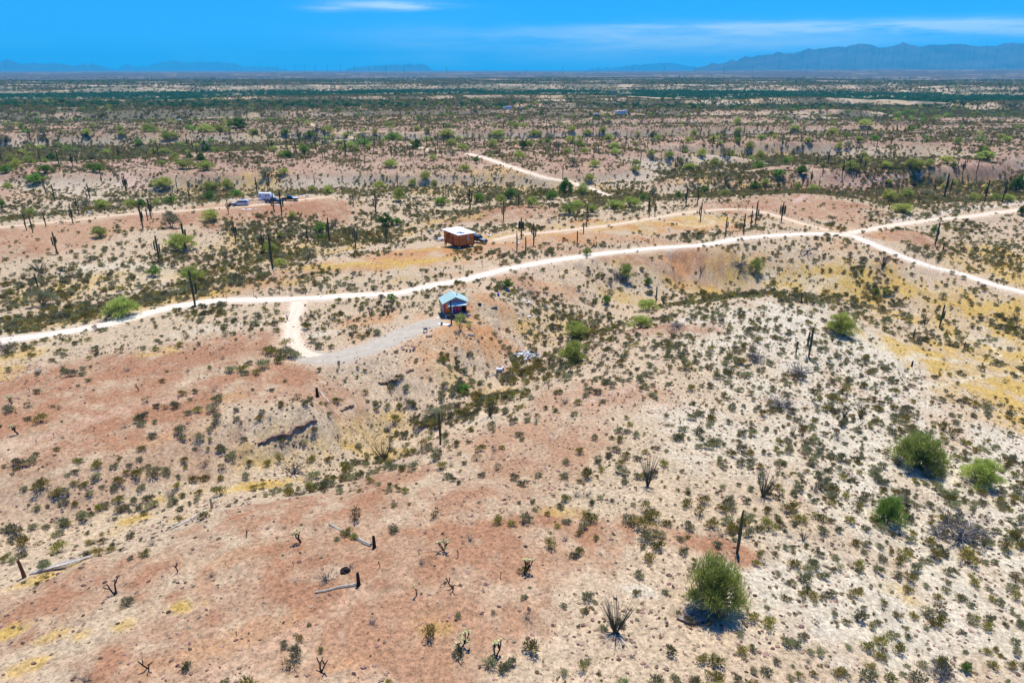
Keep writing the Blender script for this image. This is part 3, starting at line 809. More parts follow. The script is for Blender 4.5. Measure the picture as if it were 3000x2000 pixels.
M_CREO = mat('creosote_leaf', (.31, .26, .060), rough=.85, spec=.15, var=.4, scale=3, hue_rand=.4, translucent=.3)
M_TWIG = mat('brown_twigs', (.10, .078, .052), rough=.95, var=.3, scale=5)
M_GREYT = mat('grey_twigs', (.21, .195, .165), rough=.95, var=.3, scale=5)
M_TANL = mat('dry_tan_leaf', (.27, .185, .070), rough=.95, var=.3, scale=4, hue_rand=.2, translucent=.15)
M_OCO = mat('ocotillo_cane', (.095, .092, .060), rough=.95, var=.25, scale=5)
M_CHOJ = mat('cholla_spines', (.62, .56, .25), rough=.8, var=.2, scale=8)
M_CHOT = mat('cholla_trunk', (.030, .022, .016), rough=.95, var=.3, scale=6)
M_STRAW = mat('dry_straw', (.52, .36, .10), rough=.95, var=.25, scale=4, hue_rand=.2)
M_STONE = mat('desert_stone', (.25, .165, .115), rough=.95, var=.3, scale=3, hue_rand=.75)
M_ROCK = mat('dark_ledge_rock', (.26, .20, .165), rough=.95, var=.4, scale=2.5, bump=.8, bscale=5)

def rnd(a, b): return random.uniform(a, b)
def unit():
    while True:
        v = Vector((rnd(-1, 1), rnd(-1, 1), rnd(-1, 1)))
        if .05 < v.length < 1: return v.normalized()

# ------------------------------------------------------------------ saguaro: ribbed column, arms
def saguaro(arms, seed, stub=False, lean=0.0, taper=1.0):
    """height 1 unit tall times 6; arms: (height, angle, reach, length)"""
    random.seed(seed)
    root = empty('saguaro')
    H, R = 6.0, .175
    b = MB()
    pts, rad = [], []
    for i, s in enumerate((0, .04, .12, .3, .5, .7, .88, .95, .985, 1.0)):
        pts.append((lean * s * H + .02 * math.sin(5 * s), .015 * math.cos(4 * s), s * H - (.15 if i == 0 else 0)))
        rad.append(R * (.82, .80, .86, 1.0, 1.08, 1.05 * taper, .92 * taper, .72 * taper, .40 * taper, .08)[i])
    b.tube(pts, rad, n=20, ribs=.16)
    b.build('trunk', M_SAG, root)
    for (h, ang, reach, ln) in arms:
        a = MB()
        d = Vector((math.cos(ang), math.sin(ang), 0))
        base = Vector((lean * h * H, 0, h * H))
        p = [base, base + d * (reach * .6) + Vector((0, 0, -.05)), base + d * (reach * .95) + Vector((0, 0, .10)), base + d * reach + Vector((0, 0, .45)),
             base + d * (reach * 1.02) + Vector((0, 0, .3 + ln * .6)), base + d * reach + Vector((0, 0, .3 + ln * .92)), base + d * reach + Vector((0, 0, .35 + ln))]
        if ln < .5: p = p[:4] + [base + d * reach + Vector((0, 0, .35 + ln))]
        r = [.11, .13, .15, .16, .16, .13, .04][:len(p)]; r[-1] = .04
        a.tube(p, r, n=14, ribs=.14)
        a.build('arm', M_SAG, root)
    return register(root)
PI = math.pi
SAG_ARMS = {
 0: [], 1: [(.42, .0, .42, 1.5)], 2: [(.40, .1, .45, 1.9), (.50, PI - .2, .42, 1.4)],
 3: [(.42, .2, .5, 1.7), (.36, PI, .5, 1.5), (.55, 2.2, .36, .8)], 5: [(.40, .0, .55, 2.1), (.38, PI, .60, 2.3), (.48, .9, .42, 1.5), (.46, 2.5, .45, 1.8), (.52, 4.4, .4, 1.0)],
 4: [(.33, .0, .36, .30), (.62, PI, .30, .25)], 6: [(.36, PI, .48, 2.6)], 7: [(.34, .1, .50, 1.5)],
}
SAG = {}
for k_, arms_ in SAG_ARMS.items():
    SAG[k_] = saguaro(arms_, 40 + k_)
SAG[8] = saguaro([], 60, lean=.0, taper=.75)
SAG[9] = saguaro([(.42, .2, .26, 1.3)], 61, lean=.0)

# ------------------------------------------------------------------ palo verde and other trees
def pv_tree(seed, leafmat, barkmat, n_leaf, lobes, leaf=(.10, .012), flat=.70, open_=0.0, low=.06):
    """a tree one unit across: stems from the ground, forking limbs, a crown of fine upright sprays"""
    random.seed(seed)
    root = empty('palo_verde')
    tb, cb = MB(), MB()
    tips = []
    nst = random.randint(3, 5)
    L_ = []
    for i in range(lobes):
        a = 2 * PI * (i * .382 + rnd(-.09, .09)); q = (i + .5) / lobes          # round the dome, from its rim near the ground to its top
        e = math.asin(q ** .9) if q < 1 else PI / 2
        rr = .36 * math.cos(e) * rnd(.62, 1.18); z = low + .05 + flat * .62 * math.sin(e) * rnd(.72, 1.15)
        L_.append((Vector((rr * math.cos(a), rr * math.sin(a), z)), rnd(.085, .165)))
    for _ in range(lobes // 4):
        a = rnd(0, 2 * PI); rr = rnd(0, .2)
        L_.append((Vector((rr * math.cos(a), rr * math.sin(a), low + rnd(.1, .3))), rnd(.12, .17)))
    lobes = len(L_)
    stems = []
    for s in range(nst):
        a = 2 * PI * s / nst + rnd(-.4, .4)
        p0 = Vector((.015 * math.cos(a), .015 * math.sin(a), -.03)); p1 = Vector((.07 * math.cos(a), .07 * math.sin(a), .10 + rnd(0, .05)))
        tb.tube([p0, p0.lerp(p1, .5) + Vector((rnd(-.01, .01), rnd(-.01, .01), 0)), p1], [.020, .016, .013], n=5)
        stems.append(p1)
    for c, r in L_:
        p1 = min(stems, key=lambda q: (q - c).length)
        m1 = p1.lerp(c, .5) + Vector((rnd(-.03, .03), rnd(-.03, .03), rnd(.0, .04)))
        tb.tube([p1, m1, c], [.013, .009, .004], n=4)
        for _ in range(5):
            d = unit(); d.z = abs(d.z) * .8 + .1
            tb.tube([m1.lerp(c, rnd(.3, 1)), c + d * r * rnd(.5, .95)], [.0035, .0015], n=3, cap=False)
    per = n_leaf // lobes
    for c, r in L_:
        for _ in range(per):
            d = unit()
            if d.z < -.35 and random.random() < .8: d.z = abs(d.z)
            q = r * (random.random() ** .42)
            p = c + Vector((d.x * q * 1.1, d.y * q * 1.1, d.z * q * .85))
            if random.random() < open_: continue
            dirn = (p - Vector((0, 0, low - .1))).normalized() * .7 + unit() * .75 + Vector((0, 0, .25))
            if p.z < .04: p.z = .04 + rnd(0, .05)
            cb.blade(p, dirn, leaf[0] * rnd(.5, 1.25), leaf[1] * rnd(.7, 1.5), side=dirn.normalized().cross(Vector((0, 0, 1))) + unit() * .45)
    tb.build('trunk', barkmat, root)
    cb.build('crown', leafmat, root)
    return register(root)
TREES = {}
TREES['m'] = [pv_tree(s, M_PV, M_BARKG, 2000, 20, leaf=(.115, .018)) for s in (1, 2, 3)]
TREES['g'] = [pv_tree(s, M_PVG, M_BARKG, 2200, 18, leaf=(.105, .021), flat=.74) for s in (4, 5)]
TREES['d'] = [pv_tree(s, M_PVD, M_BARK, 3000, 18, leaf=(.085, .024), flat=.82, low=.05) for s in (6, 7)]
TREES['o'] = [pv_tree(s, M_IRON, M_BARK, 2000, 14, leaf=(.095, .014), flat=.68, open_=.15, low=.09) for s in (8, 9)]
TREES['B'] = [pv_tree(12, M_PV, M_BARKG, 7000, 40, leaf=(.095, .0105), flat=.80, low=.06), pv_tree(13, M_PV, M_BARKG, 5200, 28, leaf=(.10, .012), flat=.74, low=.04), pv_tree(14, M_PVG, M_BARKG, 4800, 26, leaf=(.095, .013), flat=.82, low=.03)]
TREES['s'] = [pv_tree(15, M_PV, M_BARKG, 1100, 12, leaf=(.10, .012), flat=.75, open_=.15, low=.3)]

# ------------------------------------------------------------------ low shrubs
def shrub(seed, kind):
    random.seed(seed)
    b = MB()
    if kind == 'bursage':
        nl, sp, ht, mats = 300, .5, .58, [M_BURS, M_TWIG]
    elif kind == 'creosote':
        nl, sp, ht, mats = 240, .5, .95, [M_CREO, M_TWIG]
    elif kind == 'olive':
        nl, sp, ht, mats = 300, .5, .66, [M_CREO, M_TWIG]
    elif kind == 'grey':
        nl, sp, ht, mats = 40, .5, .6, [M_GREYT, M_GREYT]
    else:
        nl, sp, ht, mats = 110, .5, .75, [M_TANL, M_TWIG]
    nlobe = random.randint(3, 6)
    lob = [(Vector((rnd(-.24, .24), rnd(-.24, .24), ht * rnd(.22, .48))), rnd(.18, .29)) for _ in range(nlobe)]
    for _ in range(46 if kind in ('grey', 'tan') else 26):
        a, e = rnd(0, 2 * PI), rnd(.25, 1.35)
        d = Vector((math.cos(a) * math.cos(e), math.sin(a) * math.cos(e), math.sin(e) * ht * 1.5))
        ln = rnd(.35, .55)
        b.blade((rnd(-.05, .05), rnd(-.05, .05), -.02), d, ln * (1.15 if kind == 'grey' else 1), .02, mi=1)
    for _ in range(nl):
        c, r = random.choice(lob)
        d = unit(); d.z = abs(d.z) if random.random() < .8 else d.z
        p = c + Vector((d.x * r, d.y * r, d.z * r * ht * 1.3)) * rnd(.45, 1.0)
        p.z = max(.02, p.z)
        dirn = (p - Vector((0, 0, -.15))).normalized() + unit() * .7
        if kind == 'creosote': b.blade(p, dirn, rnd(.10, .24), rnd(.03, .05), mi=0)
        elif kind == 'grey': b.blade(p, dirn, rnd(.12, .26), .014, mi=0)
        else: b.blade(p, dirn, rnd(.08, .18), rnd(.035, .065), mi=0)
    return b.mesh('shrub_' + kind, mats)
SHRUBS = {'bursage': [shrub(s, 'bursage') for s in (21, 22, 23, 24)], 'creosote': [shrub(s, 'creosote') for s in (25, 26)], 'olive': [shrub(s, 'olive') for s in (35, 36)],
          'grey': [shrub(s, 'grey') for s in (27, 28)], 'tan': [shrub(s, 'tan') for s in (29, 30)]}
SHRUB_WORD = {'bursage': 'rounded grey-green bush', 'creosote': 'upright olive creosote bush', 'olive': 'mounded olive bush', 'grey': 'leafless grey twig bush', 'tan': 'dry tan bush'}
SHRUB_NAME = {'bursage': 'bursage_bush', 'creosote': 'creosote_bush', 'olive': 'olive_bush', 'grey': 'twig_bush', 'tan': 'dry_bush'}

# ------------------------------------------------------------------ ocotillo, cholla
def ocotillo(seed, n, spread=.42):
    """a spray of thin canes from one foot, one unit tall"""
    random.seed(seed)
    b = MB()
    for _ in range(n):
        a = rnd(0, 2 * PI); e = spread * 1.5 * math.sqrt(random.random()) * rnd(.85, 1.1)
        ln = rnd(.7, 1.0)
        d = Vector((math.cos(a) * math.sin(e), math.sin(a) * math.sin(e), math.cos(e)))
        out = Vector((math.cos(a), math.sin(a), 0)) * rnd(-.03, .14)
        p0 = Vector((.02 * math.cos(a), .02 * math.sin(a), -.03))
        pts = [p0, p0 + d * ln * .35, p0 + d * ln * .7 + out * .4, p0 + d * ln + out]
        b.tube(pts, [.010, .009, .007, .003], n=4, cap=False)
    return b.mesh('ocotillo', [M_OCO])
OCO = {'big': ocotillo(51, 58, .44), 'mid': ocotillo(52, 30, .32), 'few': ocotillo(53, 14, .32), 'wide': ocotillo(54, 42, .6)}
def cholla(seed, forks, dead=False):
    """a dark trunk that forks into short spiny joints; one unit tall"""
    random.seed(seed)
    root = empty('cholla_cactus')
    t, j = MB(), MB()
    tips = []
    def grow(p, d, ln, r, level):
        q = p + d * ln
        t.tube([p, p.lerp(q, .5) + unit() * .02, q], [r, r * .9, r * .8], n=6)
        if level == 0: tips.append((q, d)); return
        for _ in range(random.choice((2, 2, 3))):
            nd = (d + unit() * .75 + Vector((0, 0, .25))).normalized()
            grow(q, nd, ln * rnd(.55, .8), r * .78, level - 1)
    for _ in range(forks):
        a = rnd(0, 2 * PI)
        d = Vector((math.cos(a) * (.5 if forks > 1 else .1), math.sin(a) * (.5 if forks > 1 else .1), 1)).normalized()
        grow(Vector((0, 0, -.05)), d, rnd(.36, .5), .034, 1 if forks < 3 else 2)
    K_ = .82 / max(z for x, y, z in t.v)
    t.v = [(x * K_, y * K_, z * K_) for x, y, z in t.v]
    t.build('trunk', M_CHOT, root)
    if not dead:
        for q, d in tips:
            j = MB()
            for _ in range(4):
                e = q + (d + unit() * .8).normalized() * rnd(.02, .07)
                j.lump(e, rnd(.03, .052), n=6, m=4, jag=.25)
            j.v = [(x * K_, y * K_, z * K_) for x, y, z in j.v]
            j.build('joint_cluster', M_CHOJ, root)
    return register(root)
CHO = {'one': cholla(71, 1), 'fork': cholla(72, 2), 'many': cholla(73, 5), 'dead': cholla(74, 2, True), 'stick': cholla(75, 1, True)}

# ------------------------------------------------------------------ dead trees and brush
def dead_tree(seed, nb, flat=.5, mat_=None, trunk=True, th=.012):
    random.seed(seed)
    root = empty('dead_tree')
    tb, br = MB(), MB()
    tb.tube([(0, 0, -.05), (.02, .01, .12), (.05, .0, .25)], [.04, .035, .02], n=6)
    for _ in range(nb):
        a = rnd(0, 2 * PI)
        p = Vector((0, 0, rnd(.02, .2)))
        d = Vector((math.cos(a), math.sin(a), rnd(-.1, .9) * flat * 1.6)).normalized()
        pts, r = [p], [th]
        for k in range(5):
            d = (d + unit() * .55 + Vector((0, 0, .05 if k < 2 else -.22))).normalized()
            p = p + d * rnd(.07, .13); p.z = max(.01, p.z)
            pts.append(p); r.append(th * (1 - .17 * (k + 1)))
            if k >= 1:
                for _t in range(3):
                    e = (d + unit() * .9).normalized()
                    q = p + e * rnd(.05, .14); q.z = max(.0, q.z)
                    br.tube([p, q], [th * .4, th * .15], n=3, cap=False)
        br.tube(pts, r, n=4, cap=False)
    tb.build('trunk', mat_, root)
    br.build('branches', mat_, root)
    return register(root)
DEADT = {'brush': dead_tree(81, 42, .4, M_DEAD), 'brush2': dead_tree(82, 40, .7, M_DEAD), 'white': dead_tree(83, 12, .9, M_DEADW, th=.016), 'grey': dead_tree(84, 16, .8, M_DEAD, th=.014)}
# ------------------------------------------------------------------ placing plants where the photograph shows them
RECORDS = []          # plants whose label is written from what stands near them
LAND = []             # landmarks: (phrase, u, v)
def land(phrase, u, v): LAND.append((phrase, u, v))
def place(o, u, v, sx, sy, sz, rz, record=None, label=None, cat=None, group=None, sink=.04):
    x, y, z = ground_at(u, v)
    o.location = (x, y, z - sink); o.rotation_euler = (0, 0, rz); o.scale = (sx, sy, sz)
    if cat: o['category'] = cat
    if group: o['group'] = group
    if label: o['label'] = label
    if record: RECORDS.append(dict(o=o, u=u, v=v, **record))
    return x, y, z
USED = set()
def take(proto, key):
    """the first taker gets the built original, later ones get copies"""
    if key not in USED:
        USED.add(key); return proto
    return copy_tree(proto)
def zoomed(region):
    ox, oy, s = region
    return lambda x, y: (ox + x / s, oy + y / s)
ZA, ZB, ZC = zoomed((0, 350, 2.352)), zoomed((1000, 350, 2.352)), zoomed((2000, 350, 2.352))
ZD, ZE, ZF = zoomed((0, 950, 2.352)), zoomed((1000, 950, 2.352)), zoomed((2000, 950, 2.352))
ZG, ZH, ZI = zoomed((0, 1450, 2.352)), zoomed((1000, 1450, 2.352)), zoomed((2000, 1450, 2.352))

ARM_WORD = {0: 'armless', 1: 'one-armed', 2: 'two-armed', 3: 'three-armed', 4: 'knobbly', 5: 'many-armed', 6: 'one-armed', 7: 'one-armed', 8: 'leaning', 9: 'leaning'}
SAG_POS = []
def put_saguaro(u, v, vtop, kind, label=None, mark=None, flip=None, hpx=None):
    hpx = hpx or (v - vtop)
    x, y, z = ground_at(u, v)
    _, up = px_per_m(x, y, z)
    s = hpx / up / 6.0
    o = take(SAG[kind], ('sag', kind))
    thick = max(.85, min(1.5, s * 1.05)) if s > .5 else max(.7, s * 1.3)
    rz = rnd(-.35, .35) if flip is None else flip
    if flip is None and random.random() < .5: rz += PI
    rec = None
    if label is None:
        size = 'tall' if hpx / up > 6.3 else ('short' if hpx / up < 3.6 else 'dark')
        rec = dict(desc=f'{size} {ARM_WORD[kind]} saguaro', kind='saguaro')
    place(o, u, v, thick if kind in (0, 8) else s * 1.1, thick if kind in (0, 8) else s * 1.1, s, rz, rec, label, 'cactus', 'saguaro cacti standing on the desert', sink=.1)
    if mark: land(mark, u, v - hpx / 2)
    SAG_POS.append((u, v))
random.seed(99)
for x, y, t, k, lab, mk, fl in (
    (1344, 1280, 1035, 7, 'very tall dark saguaro at the edge of the pale main road', 'the tall roadside saguaro', 0.1),
    (1880, 1035, 795, 0, 'tall straight armless saguaro between two palo verdes above the road', 'the tall straight armless saguaro', None),
    (1100, 975, 795, 3, 'saguaro with raised arms in the valley west of the road bend', 'the three-armed valley saguaro', None),
    (395, 925, 770, 2, 'two-armed saguaro alone on the pale slope at the far west', 'the lone two-armed western saguaro', None),
    (262, 1160, 1060, 0, 'short straight saguaro below the grey brushy ocotillo in the valley', None, None),
    (1625, 845, 710, 5, 'candelabra saguaro below the silver minivan', 'the candelabra saguaro', None),
    (1575, 650, 550, 3, 'saguaro with stubby arms just by the nose of the silver minivan', None, None),
    (1890, 640, 500, 7, 'saguaro before the white camper, shorter of the pair there', None, None),
    (1942, 652, 490, 7, 'saguaro before the white camper, taller of the pair there', None, .1)):
    put_saguaro(*ZA(x, y), ZA(x, t)[1], k, lab, mk, fl)
for x, y, t, k in ((1815,920,770,2),(1280,890,705,1),(985,750,585,1),(1020,700,610,0),(1042,685,540,1),(1050,660,590,1),(505,720,595,2),(185,765,640,4),(228,782,648,0),(318,740,636,0),
    (543,650,537,2),(380,562,445,4),(318,515,410,1),(620,545,435,1),(603,555,495,2),(873,505,385,5),(705,450,380,2),(1310,572,468,0),(1190,605,505,1),(1225,503,408,0),(1772,512,395,1),(1845,490,410,1),(1858,490,405,2),
    (2270,840,670,1),(2120,850,740,4),(2185,700,640,1),(2168,450,385,0),(1780,320,255,0),(1012,330,260,0),(408,318,210,4),(365,265,200,0),(432,263,200,0),(280,297,208,0),(220,290,235,0),(822,272,190,2),(1065,253,180,4),
    (1330,212,135,4),(1412,205,125,3),(1292,185,105,0),(505,178,130,3),(2107,295,215,0),(2185,240,180,0),(2240,160,95,0),(2065,180,105,0),(1640,125,85,0),(1778,120,65,0),(425,130,80,0),(210,150,60,1),(327,170,100,3),(1250,105,30,0),(1975,150,75,4)):
    put_saguaro(*ZA(x, y), ZA(x, t)[1], k)
for x, y, t, k, lab, mk, fl in (
    (1240, 820, 672, 5, 'branching candelabra saguaro beside the yellow track past the parked jeep', 'the candelabra track saguaro', 0),
    (1325, 868, 708, 2, 'two-armed saguaro below the track, between candelabra and fence', 'the two-armed track saguaro', 0),
    (1210, 910, 778, 0, 'armless saguaro beneath the candelabra one, thicker of two posts', None, None),
    (1270, 920, 803, 0, 'armless tapering saguaro closest to the road past the orange cabin', None, None),
    (100, 890, 735, 2, 'two-armed saguaro at the valley edge west of the orange cabin', 'the two-armed saguaro west of the cabin', None),
    (312, 855, 720, 2, 'saguaro with low arms below the dark green mesquite', 'the saguaro below the dark mesquite', None),
    (1118, 700, 565, 2, 'saguaro with two upright arms alone on the pink knoll', 'the saguaro on the pink knoll', None),
    (1690, 735, 590, 1, 'tall saguaro at the far edge of the yellow track', None, None),
    (887, 625, 470, 2, 'tall saguaro between green trees in the wash behind the cabin', 'the tall saguaro behind the orange cabin', None),
    (2168, 1250, 1145, 0, 'short stout armless saguaro in the wash below the road cut', 'the stout saguaro in the wash', None)):
    put_saguaro(*ZB(x, y), ZB(x, t)[1], k, lab, mk, fl)
put_saguaro(1322.5, 949.6, 877, 4, 'dark saguaro right in front of the blue-roofed hut', None, 0)
for x, y, t, k in ((240,660,505,2),(85,600,505,0),(1625,855,763,0),(1668,788,708,0),(1222,600,507,0),(2120,672,555,1),(2115,640,535,0),(2160,670,575,2),(388,445,355,1),(475,270,200,0),(573,270,205,0),(28,245,130,1),(100,335,250,0),(163,318,238,0),
    (225,238,175,0),(1087,270,195,0),(1607,235,155,0),(1770,235,165,0),(1526,400,303,0),(1407,245,195,4),(1445,110,45,4),(1918,145,80,0),(1960,185,110,4),(1777,135,65,0),(2297,365,265,0),(845,135,70,0),(455,220,165,0),(1543,125,80,0),(2075,440,415,0)):
    put_saguaro(*ZB(x, y), ZB(x, t)[1], k)
for x, y, t, k, lab, mk, fl in (
    (122, 700, 565, 7, 'saguaro with one low curved arm inside the loop of track', 'the track-loop saguaro', PI),
    (500, 718, 560, 7, 'tallest saguaro of the cluster by the pale junction, one raised arm', 'the tall saguaro at the road junction', 0.1),
    (293, 800, 665, 1, 'saguaro at the west end of the cluster by the fence', None, 0),
    (418, 782, 645, 4, 'knobbly saguaro in the middle of the fence-side cluster', None, None),
    (467, 750, 620, 4, 'saguaro with bulging sides beside the tallest one at the junction', None, None),
    (678, 710, 562, 5, 'thick saguaro with tight arms beside the pale branch track', 'the thick saguaro beside the branch track', None),
    (1738, 868, 710, 9, 'leaning saguaro below the red bank past the road bend', 'the leaning saguaro past the road bend', PI * .0),
    (815, 1265, 1190, 0, 'small armless saguaro behind the crest of the white hill', 'the small saguaro behind the white hill', None),
    (1768, 1435, 1270, 1, 'saguaro with a short arm by the yellow flat', 'the saguaro by the yellow flat', 0),
    (1798, 550, 370, 9, 'tall leaning saguaro on the far shrubby bank, one arm', None, 0)):
    put_saguaro(*ZC(x, y), ZC(x, t)[1], k, lab, mk, fl)
for x, y, t, k in ((22,600,468,1),(100,595,490,1),(820,480,378,1),(882,445,350,3),(935,488,405,0),(963,380,295,0),(1098,388,275,0),(1145,375,285,0),(1252,345,275,1),(1838,520,405,0),(1928,378,280,3),(1895,325,265,0),(1962,300,255,0),(2025,368,272,0),
    (2080,568,420,1),(2200,572,420,1),(885,200,135,0),(435,145,80,0),(605,145,85,0),(235,110,70,0),(122,110,40,1),(1472,100,40,2),(1525,100,45,1),(1553,95,35,1),(110,372,293,0),(290,470,395,1),(1730,510,440,1),(420,270,200,0),(440,270,215,0),(1418,625,578,0),(1363,330,285,0)):
    put_saguaro(*ZC(x, y), ZC(x, t)[1], k)
put_saguaro(*ZF(868, 222), ZF(0, 15)[1], 6, 'tall saguaro with a long raised arm on the white hillside', 'the long-armed saguaro on the white hill', 0)
put_saguaro(*ZF(780, 205), ZF(0, 110)[1], 0, 'short armless saguaro beside the long-armed one on the white hillside')
put_saguaro(*ZF(1587, 100), ZF(0, 25)[1], 0, 'short post-like saguaro between white hillside and yellow flat', 'the post-like saguaro by the yellow flat')
put_saguaro(*ZE(683, 828), ZE(0, 605)[1], 0, 'solitary pole-straight saguaro at the mouth of the ravine', 'the solitary pole saguaro in the ravine')
put_saguaro(*ZI(375, 398), ZI(0, 100)[1], 8, 'leaning black pole saguaro just behind the biggest palo verde', 'the leaning black saguaro', 0)

# ---- palo verdes, mesquites, ironwoods
TREE_WORD = {'m': 'feathery palo verde', 'g': 'bright green palo verde', 'd': 'dark green mesquite', 'o': 'dull olive ironwood', 'B': 'big feathery palo verde', 's': 'sparse palo verde'}
TREE_NAME = {'m': 'palo_verde', 'g': 'palo_verde', 'd': 'mesquite_tree', 'o': 'ironwood_tree', 'B': 'palo_verde', 's': 'palo_verde'}
for kind_, lst_ in TREES.items():
    for t_ in lst_:
        nm = t_.name; t_.name = TREE_NAME[kind_]
        KIDS[t_.name] = KIDS.pop(nm, KIDS.get(t_.name, []))
TREE_POS = []
def put_tree(u, v, w, h, kind, label=None, mark=None, var=None):
    x, y, z = ground_at(u, v)
    ac, up = px_per_m(x, y, z)
    W = w / ac
    # a crown seen from above shows its depth too
    dist = math.hypot(x, y); sd = (CAM_Z - z) / math.hypot(dist, CAM_Z - z)
    Hm = max(.35 * W, (h - W * ac * sd * .45) / up)
    lst = TREES[kind]; i = random.randrange(len(lst)) if var is None else var
    o = take(lst[i], ('tree', kind, i))
    S = W / .92
    Z = min(max(Hm / (.66 if kind != 's' else .85), S * .6), S * 1.25)
    rec = None
    if label is None:
        rec = dict(desc=('small ' if W < 3.2 else ('wide ' if W > 6.5 else '')) + TREE_WORD[kind], kind='tree')
    # the foot sits half a crown's depth behind the lowest leaf
    vv = v - W * .13 * sd * ac
    place(o, u, vv, S, S, Z, rnd(0, 6.28), rec, label, 'tree', 'trees scattered over the desert', sink=.05)
    if mark: land(mark, u, v - h / 2)
    TREE_POS.append((u, v, w, h))
def zt(Z, x, y, w, h, k, label=None, mark=None, var=None):
    u, v = Z(x, y); put_tree(u, v, w / 2.352, h / 2.352, k, label, mark, var)
zt(ZI, 215, 815, 425, 425, 'B', 'biggest palo verde, a dense feathery green dome above a rock ledge', 'the biggest palo verde', 0)
zt(ZF, 1620, 1005, 360, 300, 'B', 'big double-crowned palo verde on the scrubby slope by the yellow flat', 'the double-crowned palo verde', 1)
zt(ZF, 2045, 1110, 270, 215, 'B', 'round palo verde lower on the slope beside the double-crowned one', 'the round lower palo verde', 1)
zt(ZI, 1400, 215, 240, 235, 'B', 'vivid green bushy palo verde above the gnarled dead branches', 'the vivid green palo verde', 2)
zt(ZI, 1945, 1215, 80, 75, 'g', 'tiny vivid green sapling low on the scrubby slope')
zt(ZE, 1590, 275, 205, 185, 'B', 'pale green palo verde next to the white rubbish heap', 'the pale palo verde by the rubbish heap', 1)
zt(ZE, 1612, 105, 210, 150, 'm', 'wider dark-centred palo verde behind the pale one by the rubbish')
zt(ZE, 840, 468, 115, 75, 'g', 'low bright green shrub-like tree in the ravine scrub', 'the bright green shrub in the ravine')
zt(ZE, 635, 660, 165, 115, 'o', 'low yellow-olive spreading bush behind the solitary pole saguaro')
zt(ZC, 1090, 1485, 225, 155, 'B', 'large palo verde topping the white hill', 'the large palo verde on the white hill', 0)
zt(ZB, 822, 1462, 110, 140, 's', 'thin sparse palo verde in front of the blue-roofed hut', 'the sparse palo verde by the hut')
zt(ZB, 885, 1440, 75, 55, 's', 'low airy sapling beside the sparse palo verde at the hut')
zt(ZB, 1960, 1100, 125, 135, 'm', 'palo verde on the red road cut with grey brush against it', 'the palo verde on the road cut')
zt(ZC, 505, 1050, 105, 125, 'm', 'upright palo verde on the yellow bank below the road', 'the upright palo verde below the road')
zt(ZB, 310, 738, 120, 92, 'd', 'dark green mesquite in the wash west of the orange cabin', 'the dark mesquite')
zt(ZB, 1545, 522, 125, 118, 'd', 'dense dark round mesquite beside the washed-out pale road', 'the dense round mesquite')
zt(ZB, 1665, 522, 92, 88, 'm', 'round palo verde next to the dense dark mesquite')
zt(ZB, 950, 572, 95, 72, 'g', 'vivid green palo verde in the wash behind the cabin roof', 'the vivid palo verde behind the cabin')
zt(ZA, 1250, 898, 205, 135, 'm', 'wide palo verde wrapped round a saguaro in the valley', 'the saguaro-wrapping palo verde')
zt(ZA, 1325, 1128, 185, 132, 'm', 'wide palo verde behind the tall roadside saguaro')
zt(ZA, 850, 1358, 240, 152, 'm', 'widest palo verde beside the main road, yellowish green', 'the widest roadside palo verde')
zt(ZA, 305, 1290, 192, 142, 'o', 'open olive tree in the valley beneath a short saguaro', 'the open olive tree in the valley')
zt(ZC, 2300, 500, 112, 120, 'd', 'dense dark tree on the far bank at the edge of view', 'the dense dark tree on the far bank')
zt(ZC, 2335, 660, 70, 118, 'd', 'blue-green tree at the end of the pale branch track')
